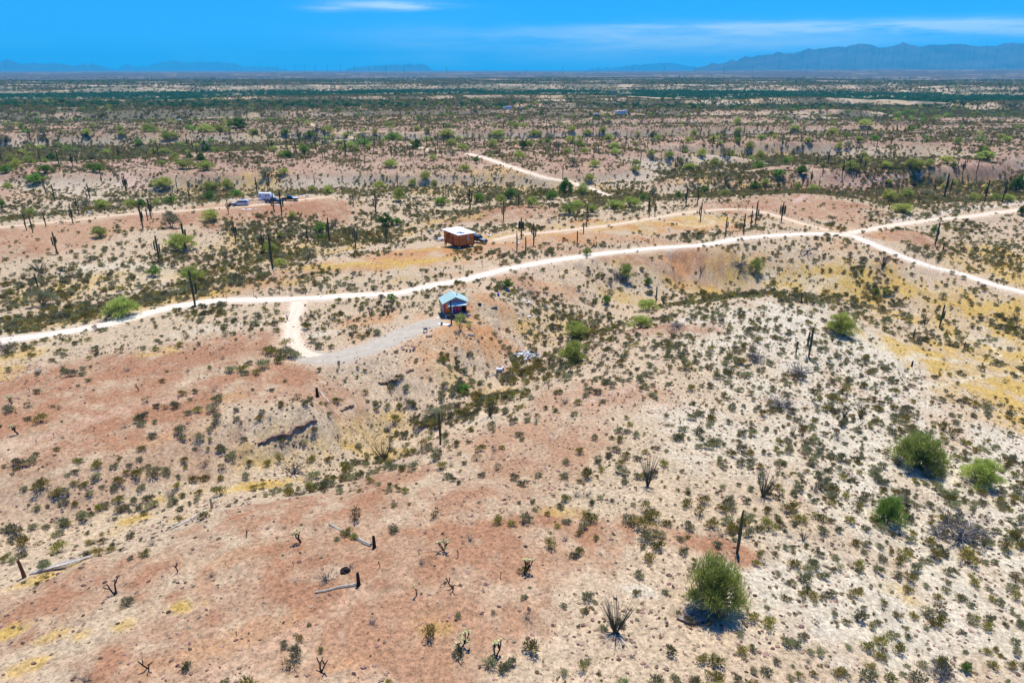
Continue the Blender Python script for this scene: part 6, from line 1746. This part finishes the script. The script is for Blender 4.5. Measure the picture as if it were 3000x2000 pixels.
for (u, v, w) in ((2040,1797,26),(2075,1790,22),(2108,1800,20),(2010,1812,22),(2120,1842,18),(2105,1870,14),(2300,1452+50,10),(1890,1470,12),(1952,1480,9),(1912,1492,10),(1858,1462,9),(1800,1832,10),(1952,1822,12),(1930,1790,8),(1400,1000,12),(1378,992,10),(1412,988,9),(1462,962,8),(2290,1700,8),(2735,1808,7),(2090,1975,14),(2060,1890,10),(2430,1678,8),(2330,1705,7),(880,1295,10),(860,1300,12),(840,1296,9)):
    x, y, z = ground_at(u, v); ac, _ = px_per_m(x, y, z)
    o = bpy.data.objects.new('rock', random.choice(ROCK_ME)); COL.objects.link(o); s = w / ac
    o.location = (x, y, z - .08 * s); o.rotation_euler = (rnd(-.2, .2), rnd(-.2, .2), rnd(0, 6)); o.scale = (s, s, s)
    o['category'] = 'rock'; o['group'] = 'rocks lying on the slopes'
    RECORDS.append(dict(o=o, u=u, v=v, desc='rough brown rock', kind='rock'))
# ------------------------------------------------------------------ shrubs: those the photograph shows one by one, then the rest
random.seed(123)
HAND = []
def hand(Z, rows):
    for r_ in rows:
        u, v = Z(r_[0], r_[1]); HAND.append((u, v, r_[2] / 2.352, r_[3] if len(r_) > 3 else None))
hand(ZD, ((970,680,100),(980,705,60),(860,720,70,'grey'),(1215,580,70),(1265,490,60),(1355,475,50),(1475,470,60,'grey'),(1495,540,80),(1010,545,60,'tan'),(1310,530,40),(1360,615,60),(1470,605,80),(1295,630,55),(1480,665,80),(1470,700,50),(1225,745,85),(1395,790,75),
 (1255,790,60),(1440,805,40),(1060,690,45),(1050,790,60),(990,870,60),(1635,665,45),(1790,670,60),(1630,605,40),(1510,870,70),(1545,885,60),(1275,950,60,'olive'),(1430,865,35),(1340,870,35),(965,950,50),(1420,965,45,'tan'),(1155,1010,60),(1155,1045,55),(1025,990,40),
 (980,1000,35),(1065,1050,100),(945,1045,75),(865,1035,50),(785,990,55),(665,1000,80),(650,1070,80),(520,1025,50),(470,1050,40),(835,1100,80),(705,1130,40),(790,1145,50),(610,1175,60),(580,1125,60),(520,1105,50),(285,1150,110),(370,1195,90),(430,1180,80),(450,1250,70),
 (325,1265,40),(245,1290,60),(515,1255,50),(1240,1055,40),(1215,1130,65,'olive'),(150,972,90),(215,965,80),(255,910,50),(100,1010,40),(20,990,40),(390,870,45),(430,790,50,'grey'),(285,685,85),(195,665,50),(200,575,70,'tan'),(70,610,80),(405,590,40,'tan'),(365,575,35),(620,395,50),
 (490,365,80),(570,355,60),(450,345,60),(1600,330,80),(1660,330,80),(1720,290,60),(1690,350,55),(1760,350,60),(1800,310,100),(1900,220,100),(1960,235,110),(2030,235,90),(1850,200,80),(1975,170,80,'creosote'),(1910,275,70),(1535,245,50,'grey'),(1290,330,45,'grey'),(1450,308,35),(880,330,70,'grey'),(1290,98,60,'tan'),(1550,88,55,'tan'),
 (1610,82,50),(1375,150,45,'tan'),(1725,95,50,'grey'),(2120,45,80,'olive'),(2205,170,70),(2160,125,55),(2280,165,50),(2330,545,60,'olive'),(2260,635,50),(2140,535,50),(1810,605,45),(1350,1090,70,'olive'),(1405,1080,70,'olive'),(1250,1200,50),(1200,1240,60),(1370,1180,50),(1520,1080,55),(1700,1062,65),
 (2165,1075,100),(1525,1185,90,'creosote'),(2130,1148,45),(2345,1175,60),(1535,1005,70,'tan'),(1730,965,55,'olive'),(1590,935,80),(1840,975,60,'olive'),(2140,955,65,'olive'),(2250,950,55,'olive'),(1680,805,50),(1140,590,50,'tan'),(1075,185,40),(540,430,25),(615,245,40),(990,180,40)))
hand(ZG, ((985,432,80),(905,450,40),(685,418,75,'olive'),(780,388,65,'olive'),(580,448,85),(415,405,105,'olive'),(905,302,65),(1420,160,80),(1200,72,70),(995,138,60),(150,365,110),(80,335,60),(385,290,60),(415,275,60),(20,475,70),(130,262,110),(40,255,60),(245,225,65),(425,225,90),(550,180,100),(640,145,50),
 (690,112,60),(880,762,80),(1455,572,75,'grey'),(2250,605,140,'grey'),(1050,355,80,'grey'),(1960,235,60,'grey'),(1995,1205,95,'tan'),(2205,1078,50,'olive'),(590,1296,130,'grey'),(2330,310,50),(255,865,50,'grey'),(320,230,50),(470,215,60),(750,85,60),(815,60,70,'olive'),(930,55,60),(1020,40,80),(150,920,55,'grey')))
hand(ZH, ((95,185,120,'tan'),(365,260,80),(885,325,100,'grey'),(550,487,85,'grey'),(60,505,70,'grey'),(375,82,60),(470,68,30),(640,162,90,'tan'),(1070,195,90,'olive'),(1165,212,65),(1290,198,95),(1335,105,50),(1420,137,50),(1520,92,65),(1550,208,65),(1720,200,110,'olive'),(1490,230,45),(1635,275,60),(1670,245,80),
 (1760,305,45),(1545,322,75,'grey'),(1440,380,95,'creosote'),(1600,445,75),(2110,315,110),(2130,468,90,'olive'),(2040,685,65,'olive'),(1695,722,85),(1880,556,40,'tan'),(1260,720,50),(1280,858,90,'grey'),(800,848,55),(622,985,115,'creosote'),(215,900,100,'grey'),(1305,1068,115,'olive'),(815,1115,100),(1540,1238,65),(1695,1155,50),
 (330,1292,50,'olive'),(1050,818,50,'tan'),(1800,935,60),(1985,210,100),(2090,240,150,'olive'),(2190,285,80),(2340,318,60),(1258,548,80,'olive'),(20,285,80,'olive'),(80,300,60,'olive'),(1750,745,40),(1300,640,25),(715,610,30)))
hand(ZI, ((480,865,90,'olive'),(600,925,100,'olive'),(130,1150,90,'olive'),(210,1160,110,'olive'),(420,1110,80),(495,1075,65),(650,1160,55),(480,1220,60),(575,1240,80),(730,1030,90),(780,1060,90),(830,1000,80),(880,1090,60),(940,1100,70),(1040,830,55),(1130,890,60,'olive'),(1290,910,70),(1340,890,60),(1270,1060,90,'olive'),
 (1330,1010,70,'olive'),(1380,1140,90,'olive'),(1480,1080,100,'olive'),(1450,990,90),(1560,990,60),(1290,1190,70),(1050,1250,80),(1120,1250,80),(1650,1190,70),(740,1280,60),(820,690,60),(910,740,90,'olive'),(960,720,70),(850,670,80),(1340,545,80),(1470,570,80),(1500,490,90,'olive'),(1560,670,80,'olive'),(1680,640,50),(1750,710,70),
 (1810,670,60),(1940,740,90,'olive'),(2000,790,60),(1960,490,140,'olive'),(1850,570,90),(2000,900,80),(2080,930,80),(1930,960,50),(2130,740,60),(2180,770,70),(2270,670,90),(1970,840,50),(1600,860,60),(2110,1100,70,'olive'),(2130,1180,80,'olive'),(2250,1200,80,'olive'),(2290,1040,70),(230,370,80),(460,300,80),(560,490,90,'grey'),(500,480,60),
 (760,220,70),(830,200,100),(720,130,120,'olive'),(600,240,110,'olive'),(540,260,80),(300,200,90),(200,240,100,'olive'),(60,240,80),(120,150,90,'creosote'),(30,90,80),(330,110,90),(450,70,60),(900,60,60),(930,510,80),(890,490,70),(1080,520,50,'creosote'),(1060,460,60),(770,400,50),(630,410,50),(650,370,40),(1200,360,70),(1260,410,60),
 (1360,370,60),(1430,410,50),(1640,470,60),(1690,470,60),(1590,290,50),(1560,320,70),(1210,90,60),(1230,60,70),(1440,290,60),(1110,110,50,'grey'),(980,40,40),(960,190,90,'olive'),(1060,250,60),(1020,190,60),(1150,190,80,'olive'),(1260,250,60)))
hand(ZE, ((350,1005,80),(420,1000,70),(500,1010,90),(410,1020,50),(205,1095,60),(325,1160,60),(405,1155,50),(670,940,90),(800,850,60),(930,945,60,'tan'),(735,1070,60),(770,1085,50),(755,985,50,'grey'),(965,1055,60),(1075,1010,60,'tan'),(1360,1060,60),(1225,780,60),(1050,880,60,'grey'),(1105,860,50),(1345,665,50,'tan'),(1275,630,45),
 (1540,555,80,'grey'),(1055,720,70),(1190,690,70),(1500,485,45),(1470,480,45),(1705,480,70),(1760,480,70),(1555,1120,70,'grey'),(1620,1195,90,'grey'),(1690,1190,90,'grey'),(1545,965,60),(1680,1060,100,'olive'),(1750,800,60),(1920,980,60),(1900,880,60),(1960,910,60),(2040,940,60)))
placed = 0
def put_shrub(x, y, z, w, kind, u, v):
    global placed
    m = random.choice(SHRUBS[kind])
    o = bpy.data.objects.new(SHRUB_NAME[kind], m); COL.objects.link(o)
    o.location = (x, y, z - .03); o.rotation_euler = (0, 0, rnd(0, 6.28)); s = w / .95
    o.scale = (s, s * rnd(.85, 1.15), s * rnd(.8, 1.1))
    o['category'] = 'bush'; o['group'] = 'low desert bushes'
    RECORDS.append(dict(o=o, u=u, v=v, desc=SHRUB_WORD[kind], kind='bush'))
    placed += 1
HANDW = []
for (u, v, w, k) in HAND:
    if not (-30 < u < 3030 and v < 2040): continue
    x, y, z = ground_at(u, v - w * .10)
    ac, _ = px_per_m(x, y, z)
    HANDW.append((w, x, y, z, w / ac * 1.30, k or random.choice(('bursage', 'bursage', 'bursage', 'olive')), u, v - w * .1))
HANDW.sort(key=lambda q: -q[0])
SINGLES, REST = HANDW[:300], HANDW[300:]
for (w, x, y, z, m_, k, u, v) in SINGLES: put_shrub(x, y, z, m_, k, u, v)

# the rest of the scrub: points on the ground that carry copies of the shrub meshes
def scatter(n, rmin, rmax, dens, seed, amax=.86):
    g = np.random.default_rng(seed)
    t = g.uniform(-amax, amax, n); r = np.sqrt(g.uniform(rmin ** 2, rmax ** 2, n))
    x, y = r * np.sin(t), r * np.cos(t)
    keep = g.uniform(0, 1, n) < dens(x, y)
    return x[keep], y[keep]
def area(rmin, rmax, amax=.86): return amax * (rmax ** 2 - rmin ** 2)
def points_object(name, x, y, z, scale, kind_index, meshes_objs, seed, zs=None, label=None):
    g = np.random.default_rng(seed)
    me_ = bpy.data.meshes.new(name); n = len(x)
    me_.vertices.add(n); me_.vertices.foreach_set('co', np.stack([x, y, z], -1).ravel().astype(np.float32))
    a = me_.attributes.new('size', 'FLOAT_VECTOR', 'POINT'); zz = scale * (g.uniform(.8, 1.2, n) if zs is None else zs)
    a.data.foreach_set('vector', np.stack([scale, scale * g.uniform(.8, 1.2, n), zz], -1).ravel().astype(np.float32))
    a = me_.attributes.new('turn', 'FLOAT_VECTOR', 'POINT'); rot = np.zeros((n, 3)); rot[:, 2] = g.uniform(0, 6.28, n)
    a.data.foreach_set('vector', rot.ravel().astype(np.float32))
    a = me_.attributes.new('which', 'INT', 'POINT'); a.data.foreach_set('value', kind_index.astype(np.int32))
    me_.update()
    o = bpy.data.objects.new(name, me_); COL.objects.link(o); o['kind'] = 'stuff'
    if label: o['label'] = label
    ng = bpy.data.node_groups.new(name, 'GeometryNodeTree')
    ng.interface.new_socket('Geometry', in_out='INPUT', socket_type='NodeSocketGeometry'); ng.interface.new_socket('Geometry', in_out='OUTPUT', socket_type='NodeSocketGeometry')
    N, L = ng.nodes, ng.links
    gi, go = N.new('NodeGroupInput'), N.new('NodeGroupOutput')
    iop = N.new('GeometryNodeInstanceOnPoints'); jn = N.new('GeometryNodeJoinGeometry')
    for q in reversed(meshes_objs):
        oi = N.new('GeometryNodeObjectInfo'); oi.transform_space = 'ORIGINAL'; oi.inputs['Object'].default_value = q
        g2 = N.new('GeometryNodeGeometryToInstance'); L.new(oi.outputs['Geometry'], g2.inputs[0]); L.new(g2.outputs[0], jn.inputs[0])
    def attr(nm, ty):
        q = N.new('GeometryNodeInputNamedAttribute'); q.data_type = ty; q.inputs['Name'].default_value = nm
        return q.outputs['Attribute']
    L.new(gi.outputs[0], iop.inputs['Points']); L.new(jn.outputs[0], iop.inputs['Instance'])
    iop.inputs['Pick Instance'].default_value = True
    L.new(attr('which', 'INT'), iop.inputs['Instance Index'])
    er = N.new('FunctionNodeEulerToRotation'); L.new(attr('turn', 'FLOAT_VECTOR'), er.inputs[0]); L.new(er.outputs[0], iop.inputs['Rotation'])
    L.new(attr('size', 'FLOAT_VECTOR'), iop.inputs['Scale'])
    L.new(iop.outputs[0], go.inputs[0])
    md = o.modifiers.new('scatter', 'NODES'); md.node_group = ng
    return o
def keeper(name, me_):
    """an object that only lends its mesh to the scatter: not in the scene itself"""
    return bpy.data.objects.new(name, me_)
SRC = [keeper('bush_source', m) for k in ('bursage', 'olive', 'creosote', 'grey', 'tan') for m in SHRUBS[k]]
gidx = {'bursage': (0, 4), 'olive': (4, 6), 'creosote': (6, 8), 'grey': (8, 10), 'tan': (10, 12)}
hx_, hy_ = np.array([q[1] for q in HANDW]), np.array([q[2] for q in HANDW])
hr_ = np.array([q[4] for q in HANDW])
bx, by, bs, bk = [], [], [], []
g = np.random.default_rng(77)
def nearest_ok(x, y, f=.5):
    ok = np.ones(len(x), bool)
    for a, b_, c_ in zip(hx_, hy_, hr_): ok &= np.hypot(x - a, y - b_) > f * c_ + .25
    return ok
for (r0, r1, mult, smin, smax, seed) in ((25, 130, 2.1, .34, 1.65, 1), (130, 340, 1.75, .45, 1.8, 2), (340, 700, 1.1, .8, 2.5, 3), (700, 1180, .5, 1.3, 3.6, 4), (1900, 3800, .022, 3, 7, 5)):
    nn = int(area(r0, r1) * mult)
    if r0 < 1800: x, y = scatter(nn, r0, r1, DENS_G, seed)
    else: x, y = scatter(nn, r0, r1, lambda x, y: smooth(.38, .6, fbm(x / 150, y / 110, 3, 9)) * .9 + .1, seed)
    if r0 < 130:
        ok = nearest_ok(x, y); x, y = x[ok], y[ok]
    s = (smin + (smax - smin) * g.uniform(0, 1, len(x)) ** 2.5) * (.85 + .5 * DENS_G(x, y))
    bx.append(x); by.append(y); bs.append(s)
bx, by, bs = np.concatenate(bx), np.concatenate(by), np.concatenate(bs)
p_ = g.uniform(0, 1, len(bx)); yl = YEL_G(bx, by)
kind_i = np.where(p_ < .56, g.integers(0, 4, len(bx)), np.where(p_ < .82, g.integers(4, 6, len(bx)), np.where(p_ < .86, g.integers(6, 8, len(bx)), np.where(p_ < .94, g.integers(8, 10, len(bx)), g.integers(10, 12, len(bx))))))
for (w, x, y, z, m_, k, u, v) in REST:
    bx = np.append(bx, x); by = np.append(by, y); bs = np.append(bs, m_); kind_i = np.append(kind_i, g.integers(*gidx[k]))
bz = HG(bx, by) - .03
points_object('desert_scrub', bx, by, bz, bs / .95, kind_i, SRC, 5, label='scattered low bushes covering the slopes and washes')
print('scrub', len(bx), 'single shrubs', placed)

# stones on the slopes, smallest that still show
random.seed(31)
ST = []
for s in range(4):
    b = MB(); b.lump((0, 0, .12), .5, n=6, m=4, jag=.3, squash=(1.2, .9, .5)); ST.append(keeper('stone_source', b.mesh('stone', [M_STONE])))
x, y = scatter(int(area(25, 120) * 9.0), 25, 120, lambda x, y: (1 - RED_G(x, y) * .55) * .95 * smooth(.2, .6, fbm(x / 5, y / 5, 3, 63)) * (1 - np.clip(Grid(clear)(x, y), 0, 1) * .55), 41)
s = .05 + .34 * g.uniform(0, 1, len(x)) ** 5
points_object('loose_stones', x, y, HG(x, y) - .02, s, g.integers(0, 4, len(x)), ST, 6, label='small stones strewn over the slopes')
# straw tufts where the ground is yellow
random.seed(32)
TU = []
for s in range(3):
    b = MB()
    for _ in range(26):
        a, e = rnd(0, 6.28), rnd(.2, 1.3)
        b.blade((rnd(-.3, .3), rnd(-.3, .3), -.01), (math.cos(a) * math.cos(e), math.sin(a) * math.cos(e), math.sin(e)), rnd(.18, .42), .03)
    TU.append(keeper('tuft_source', b.mesh('tuft', [M_STRAW])))
x, y = scatter(int(area(25, 330) * 1.2), 25, 330, lambda x, y: np.clip(YEL_G(x, y), 0, 1) * .8, 43)
s = .3 + .6 * g.uniform(0, 1, len(x)) ** 2
points_object('dry_grass', x, y, HG(x, y) - .01, s, g.integers(0, 3, len(x)), TU, 7, label='yellow dry grass over the flats')
print('stones, tufts', len(x))

# far trees: up to the limit one by one, the woods along the river as one mass
random.seed(55)
gt_ = np.random.default_rng(91)
def far_dens(x, y): return .16 + .84 * Grid(WASH)(x, y) * smooth(.4, .6, fbm(x / 40, y / 40, 2, 19))
x, y = scatter(int(area(330, 1100) * .010), 330, 1100, far_dens, 92)
wd = gt_.uniform(2.6, 6.5, len(x)); z = HG(x, y)
vis = visible(x, y, z + wd * .35)
uu, vv, _ = project(x, y, z)
inside = (uu > 10) & (uu < 2990) & (vv < 560)
taken = np.array(TREE_POS)[:, :2]
gap = np.array([np.min(np.hypot((taken[:, 0] - a) / 1.6, taken[:, 1] - b_)) for a, b_ in zip(uu, vv)])
ok = vis & inside & (gap > 9)
order = np.argsort(np.hypot(x, y)); order = order[ok[order]]
room = max(0, 292 - len(TREE_POS))
sel, rest = order[:room], order[room:]
for i in sel:
    kind = random.choices(('m', 'o', 'g', 'd'), (6, 2, 1, 1.5))[0]; j = random.randrange(len(TREES[kind]))
    o = take(TREES[kind][j], ('tree', kind, j)); W = wd[i] / .92
    o.location = (x[i], y[i], z[i] - .1); o.rotation_euler = (0, 0, rnd(0, 6)); o.scale = (W, W, W * rnd(.85, 1.15))
    o['category'] = 'tree'; o['group'] = 'trees scattered over the desert'
    TREE_POS.append((uu[i], vv[i], 10, 8))
    RECORDS.append(dict(o=o, u=float(uu[i]), v=float(vv[i]), desc='distant ' + TREE_WORD[kind], kind='tree'))
crowns = [ch.data for kk_ in ('d', 'g', 'o', 'm') for t_ in TREES[kk_] for ch in [c for c in KIDS.get(t_.name, []) if c.name.startswith('crown')]][:6]
def light_tree(seed, material):
    """a far tree: a crown of coarser leaf clumps with gaps, on a short trunk"""
    random.seed(seed); b = MB()
    b.tube([(0, 0, -.1), (0, 0, .3)], [.03, .02], n=4, mi=1)
    lob = [(Vector((rnd(-.3, .3), rnd(-.3, .3), rnd(.25, .5))), rnd(.14, .24)) for _ in range(7)]
    for _ in range(170):
        c, r = random.choice(lob); p = c + unit() * r * rnd(.5, 1)
        b.blade(p, unit() + Vector((0, 0, .3)), rnd(.1, .2), rnd(.05, .10))
    return b.mesh('far_tree', [material, M_BARK])
FT = [keeper('far_tree_source', light_tree(s, m)) for s, m in ((1, M_RIV), (2, M_RIV), (3, M_PVG), (4, M_PV), (5, M_IRON))]
fx_, fy_, fs_, fk_ = [], [], [], []
fx_.append(x[rest]); fy_.append(y[rest]); fs_.append(wd[rest]); fk_.append(gt_.integers(2, 5, len(rest)))
xr, yr = scatter(int(area(1180, 1960) * .016), 1180, 1960, lambda x, y: RIVER_G(x, y) * (.12 + .88 * smooth(.42, .56, fbm(x / 120, y / 60, 3, 23))), 93)
fx_.append(xr); fy_.append(yr); fs_.append(gt_.uniform(4, 9.5, len(xr))); fk_.append(gt_.integers(0, 2, len(xr)))
# the nearer belt of green along a wash, densest to the west
def belt(x, y):
    u, v, _ = project(x, y, HG(x, y)); return np.exp(-((v - 310 - (u - 800) * .002) / 7) ** 2) * np.where(u < 1150, .9, np.where((u > 1380) & (u < 2500), .45, .25))
xb, yb = scatter(int(area(700, 1150) * .02), 700, 1150, belt, 94)
fx_.append(xb); fy_.append(yb); fs_.append(gt_.uniform(3.5, 8, len(xb))); fk_.append(gt_.choice([0, 1, 4], len(xb)))
xm_, ym_ = scatter(int(area(1950, 4200) * .0008), 1950, 4200, lambda x, y: smooth(.45, .62, fbm(x / 260, y / 200, 3, 29)), 95)
fx_.append(xm_); fy_.append(ym_); fs_.append(gt_.uniform(4, 9, len(xm_))); fk_.append(gt_.integers(0, 2, len(xm_)))
fx_, fy_, fs_, fk_ = (np.concatenate(q) for q in (fx_, fy_, fs_, fk_))
points_object('riverside_woodland', fx_, fy_, HG(fx_, fy_) - .1, fs_, fk_, FT, 8, label='green belts of trees along the far river and washes')
print('far trees', len(fx_), 'single trees', len(TREE_POS))

# more saguaros on the far bajada, those in view
x, y = scatter(int(area(330, 1000) * .0030), 330, 1000, lambda x, y: .25 + .5 * smooth(.3, .7, Grid(TOP_FAR)(x, y)), 96)
hh = gt_.uniform(3.2, 7.2, len(x)); z = HG(x, y)
uu, vv, _ = project(x, y, z)
ok = visible(x, y, z + .8) & (uu > 5) & (uu < 2995) & (vv < 500)
taken = np.array(SAG_POS)
gap = np.array([np.min(np.hypot(taken[:, 0] - a, taken[:, 1] - b_)) for a, b_ in zip(uu, vv)])
ok &= gap > 10
order = np.argsort(np.hypot(x, y)); order = order[ok[order]][:max(0, 255 - len(SAG_POS))]
for i in order:
    k = random.choices((0, 1, 2, 4, 3), (10, 3, 2, 3, 2))[0]
    o = take(SAG[k], ('sag', k)); s = hh[i] / 6
    t_ = hh[i] / 6
    o.location = (x[i], y[i], z[i] - .1); o.rotation_euler = (0, 0, rnd(0, 6)); o.scale = (t_, t_, s)
    o['category'] = 'cactus'; o['group'] = 'saguaro cacti standing on the desert'
    SAG_POS.append((uu[i], vv[i]))
    RECORDS.append(dict(o=o, u=float(uu[i]), v=float(vv[i]), desc=f'distant {ARM_WORD[k]} saguaro', kind='saguaro'))
print('saguaros', len(SAG_POS))

# prototypes nobody took are not part of the scene
for dct, key in ((SAG, 'sag'), (CHO, 'cho'), (DEADT, 'dead')):
    for k, o in dct.items():
        if (key, k) not in USED:
            for ch in KIDS[o.name]: bpy.data.objects.remove(ch)
            bpy.data.objects.remove(o)
for kind, lst in TREES.items():
    for i, o in enumerate(lst):
        if ('tree', kind, i) not in USED:
            for ch in list(o.children): bpy.data.objects.remove(ch)
            bpy.data.objects.remove(o)

# ------------------------------------------------------------------ labels of the many: by the landmark they stand nearest to
land('the bend of the main road', 2500, 690); land('the far washed-out road', 1600, 522); land('the short pale wash track', 1235, 432); land('the far branching track', 1020, 400)
land('the drive junction', 870, 885); land('the gravel drive', 1100, 1015); land('the northwest track', 330, 362); land('the far pink ridge track', 1500, 374); land('the west track', 330, 635)
land('the yellow flat', 2880, 1120); land('the east branch track', 2850, 632); land('the highest mountain', 2640, 200); land('the central butte', 1190, 205); land('the western hills', 120, 205)
ORD = ['', 'second', 'third', 'fourth', 'fifth', 'sixth', 'seventh', 'eighth', 'ninth', 'tenth', 'eleventh', 'twelfth', 'thirteenth', 'fourteenth', 'fifteenth', 'sixteenth', 'seventeenth', 'eighteenth', 'nineteenth', 'twentieth', 'twenty-first', 'twenty-second', 'twenty-third', 'twenty-fourth', 'twenty-fifth', 'twenty-sixth', 'twenty-seventh', 'twenty-eighth', 'twenty-ninth', 'thirtieth']
LU, LV = np.array([q[1] for q in LAND]), np.array([q[2] for q in LAND])
cells = {}
for r_ in RECORDS:
    dv = 2.2 if r_['v'] < 420 else 1.4
    d = np.hypot(LU - r_['u'], (LV - r_['v']) * dv)
    k = int(np.argmin(d)); du, dvv = r_['u'] - LU[k], (r_['v'] - LV[k]) * dv
    side = ('right of' if du > 0 else 'left of') if abs(du) > 1.1 * abs(dvv) else ('beyond' if dvv < 0 else 'below')
    r_['d'] = float(d[k]); cells.setdefault((r_['kind'], k, side), []).append(r_)
for (kind, k, side), rows in cells.items():
    rows.sort(key=lambda q: q['d'])
    for i, r_ in enumerate(rows):
        if len(rows) == 1: lab = f"{r_['desc']} {side} {LAND[k][0]}"
        elif i == 0: lab = f"{r_['desc']}, nearest one {side} {LAND[k][0]}"
        else: lab = f"{r_['desc']}, {ORD[i] if i < len(ORD) else 'outermost'} one {side} {LAND[k][0]}"
        r_['o']['label'] = lab
        if len(lab.split()) > 16: print('LONG', lab)
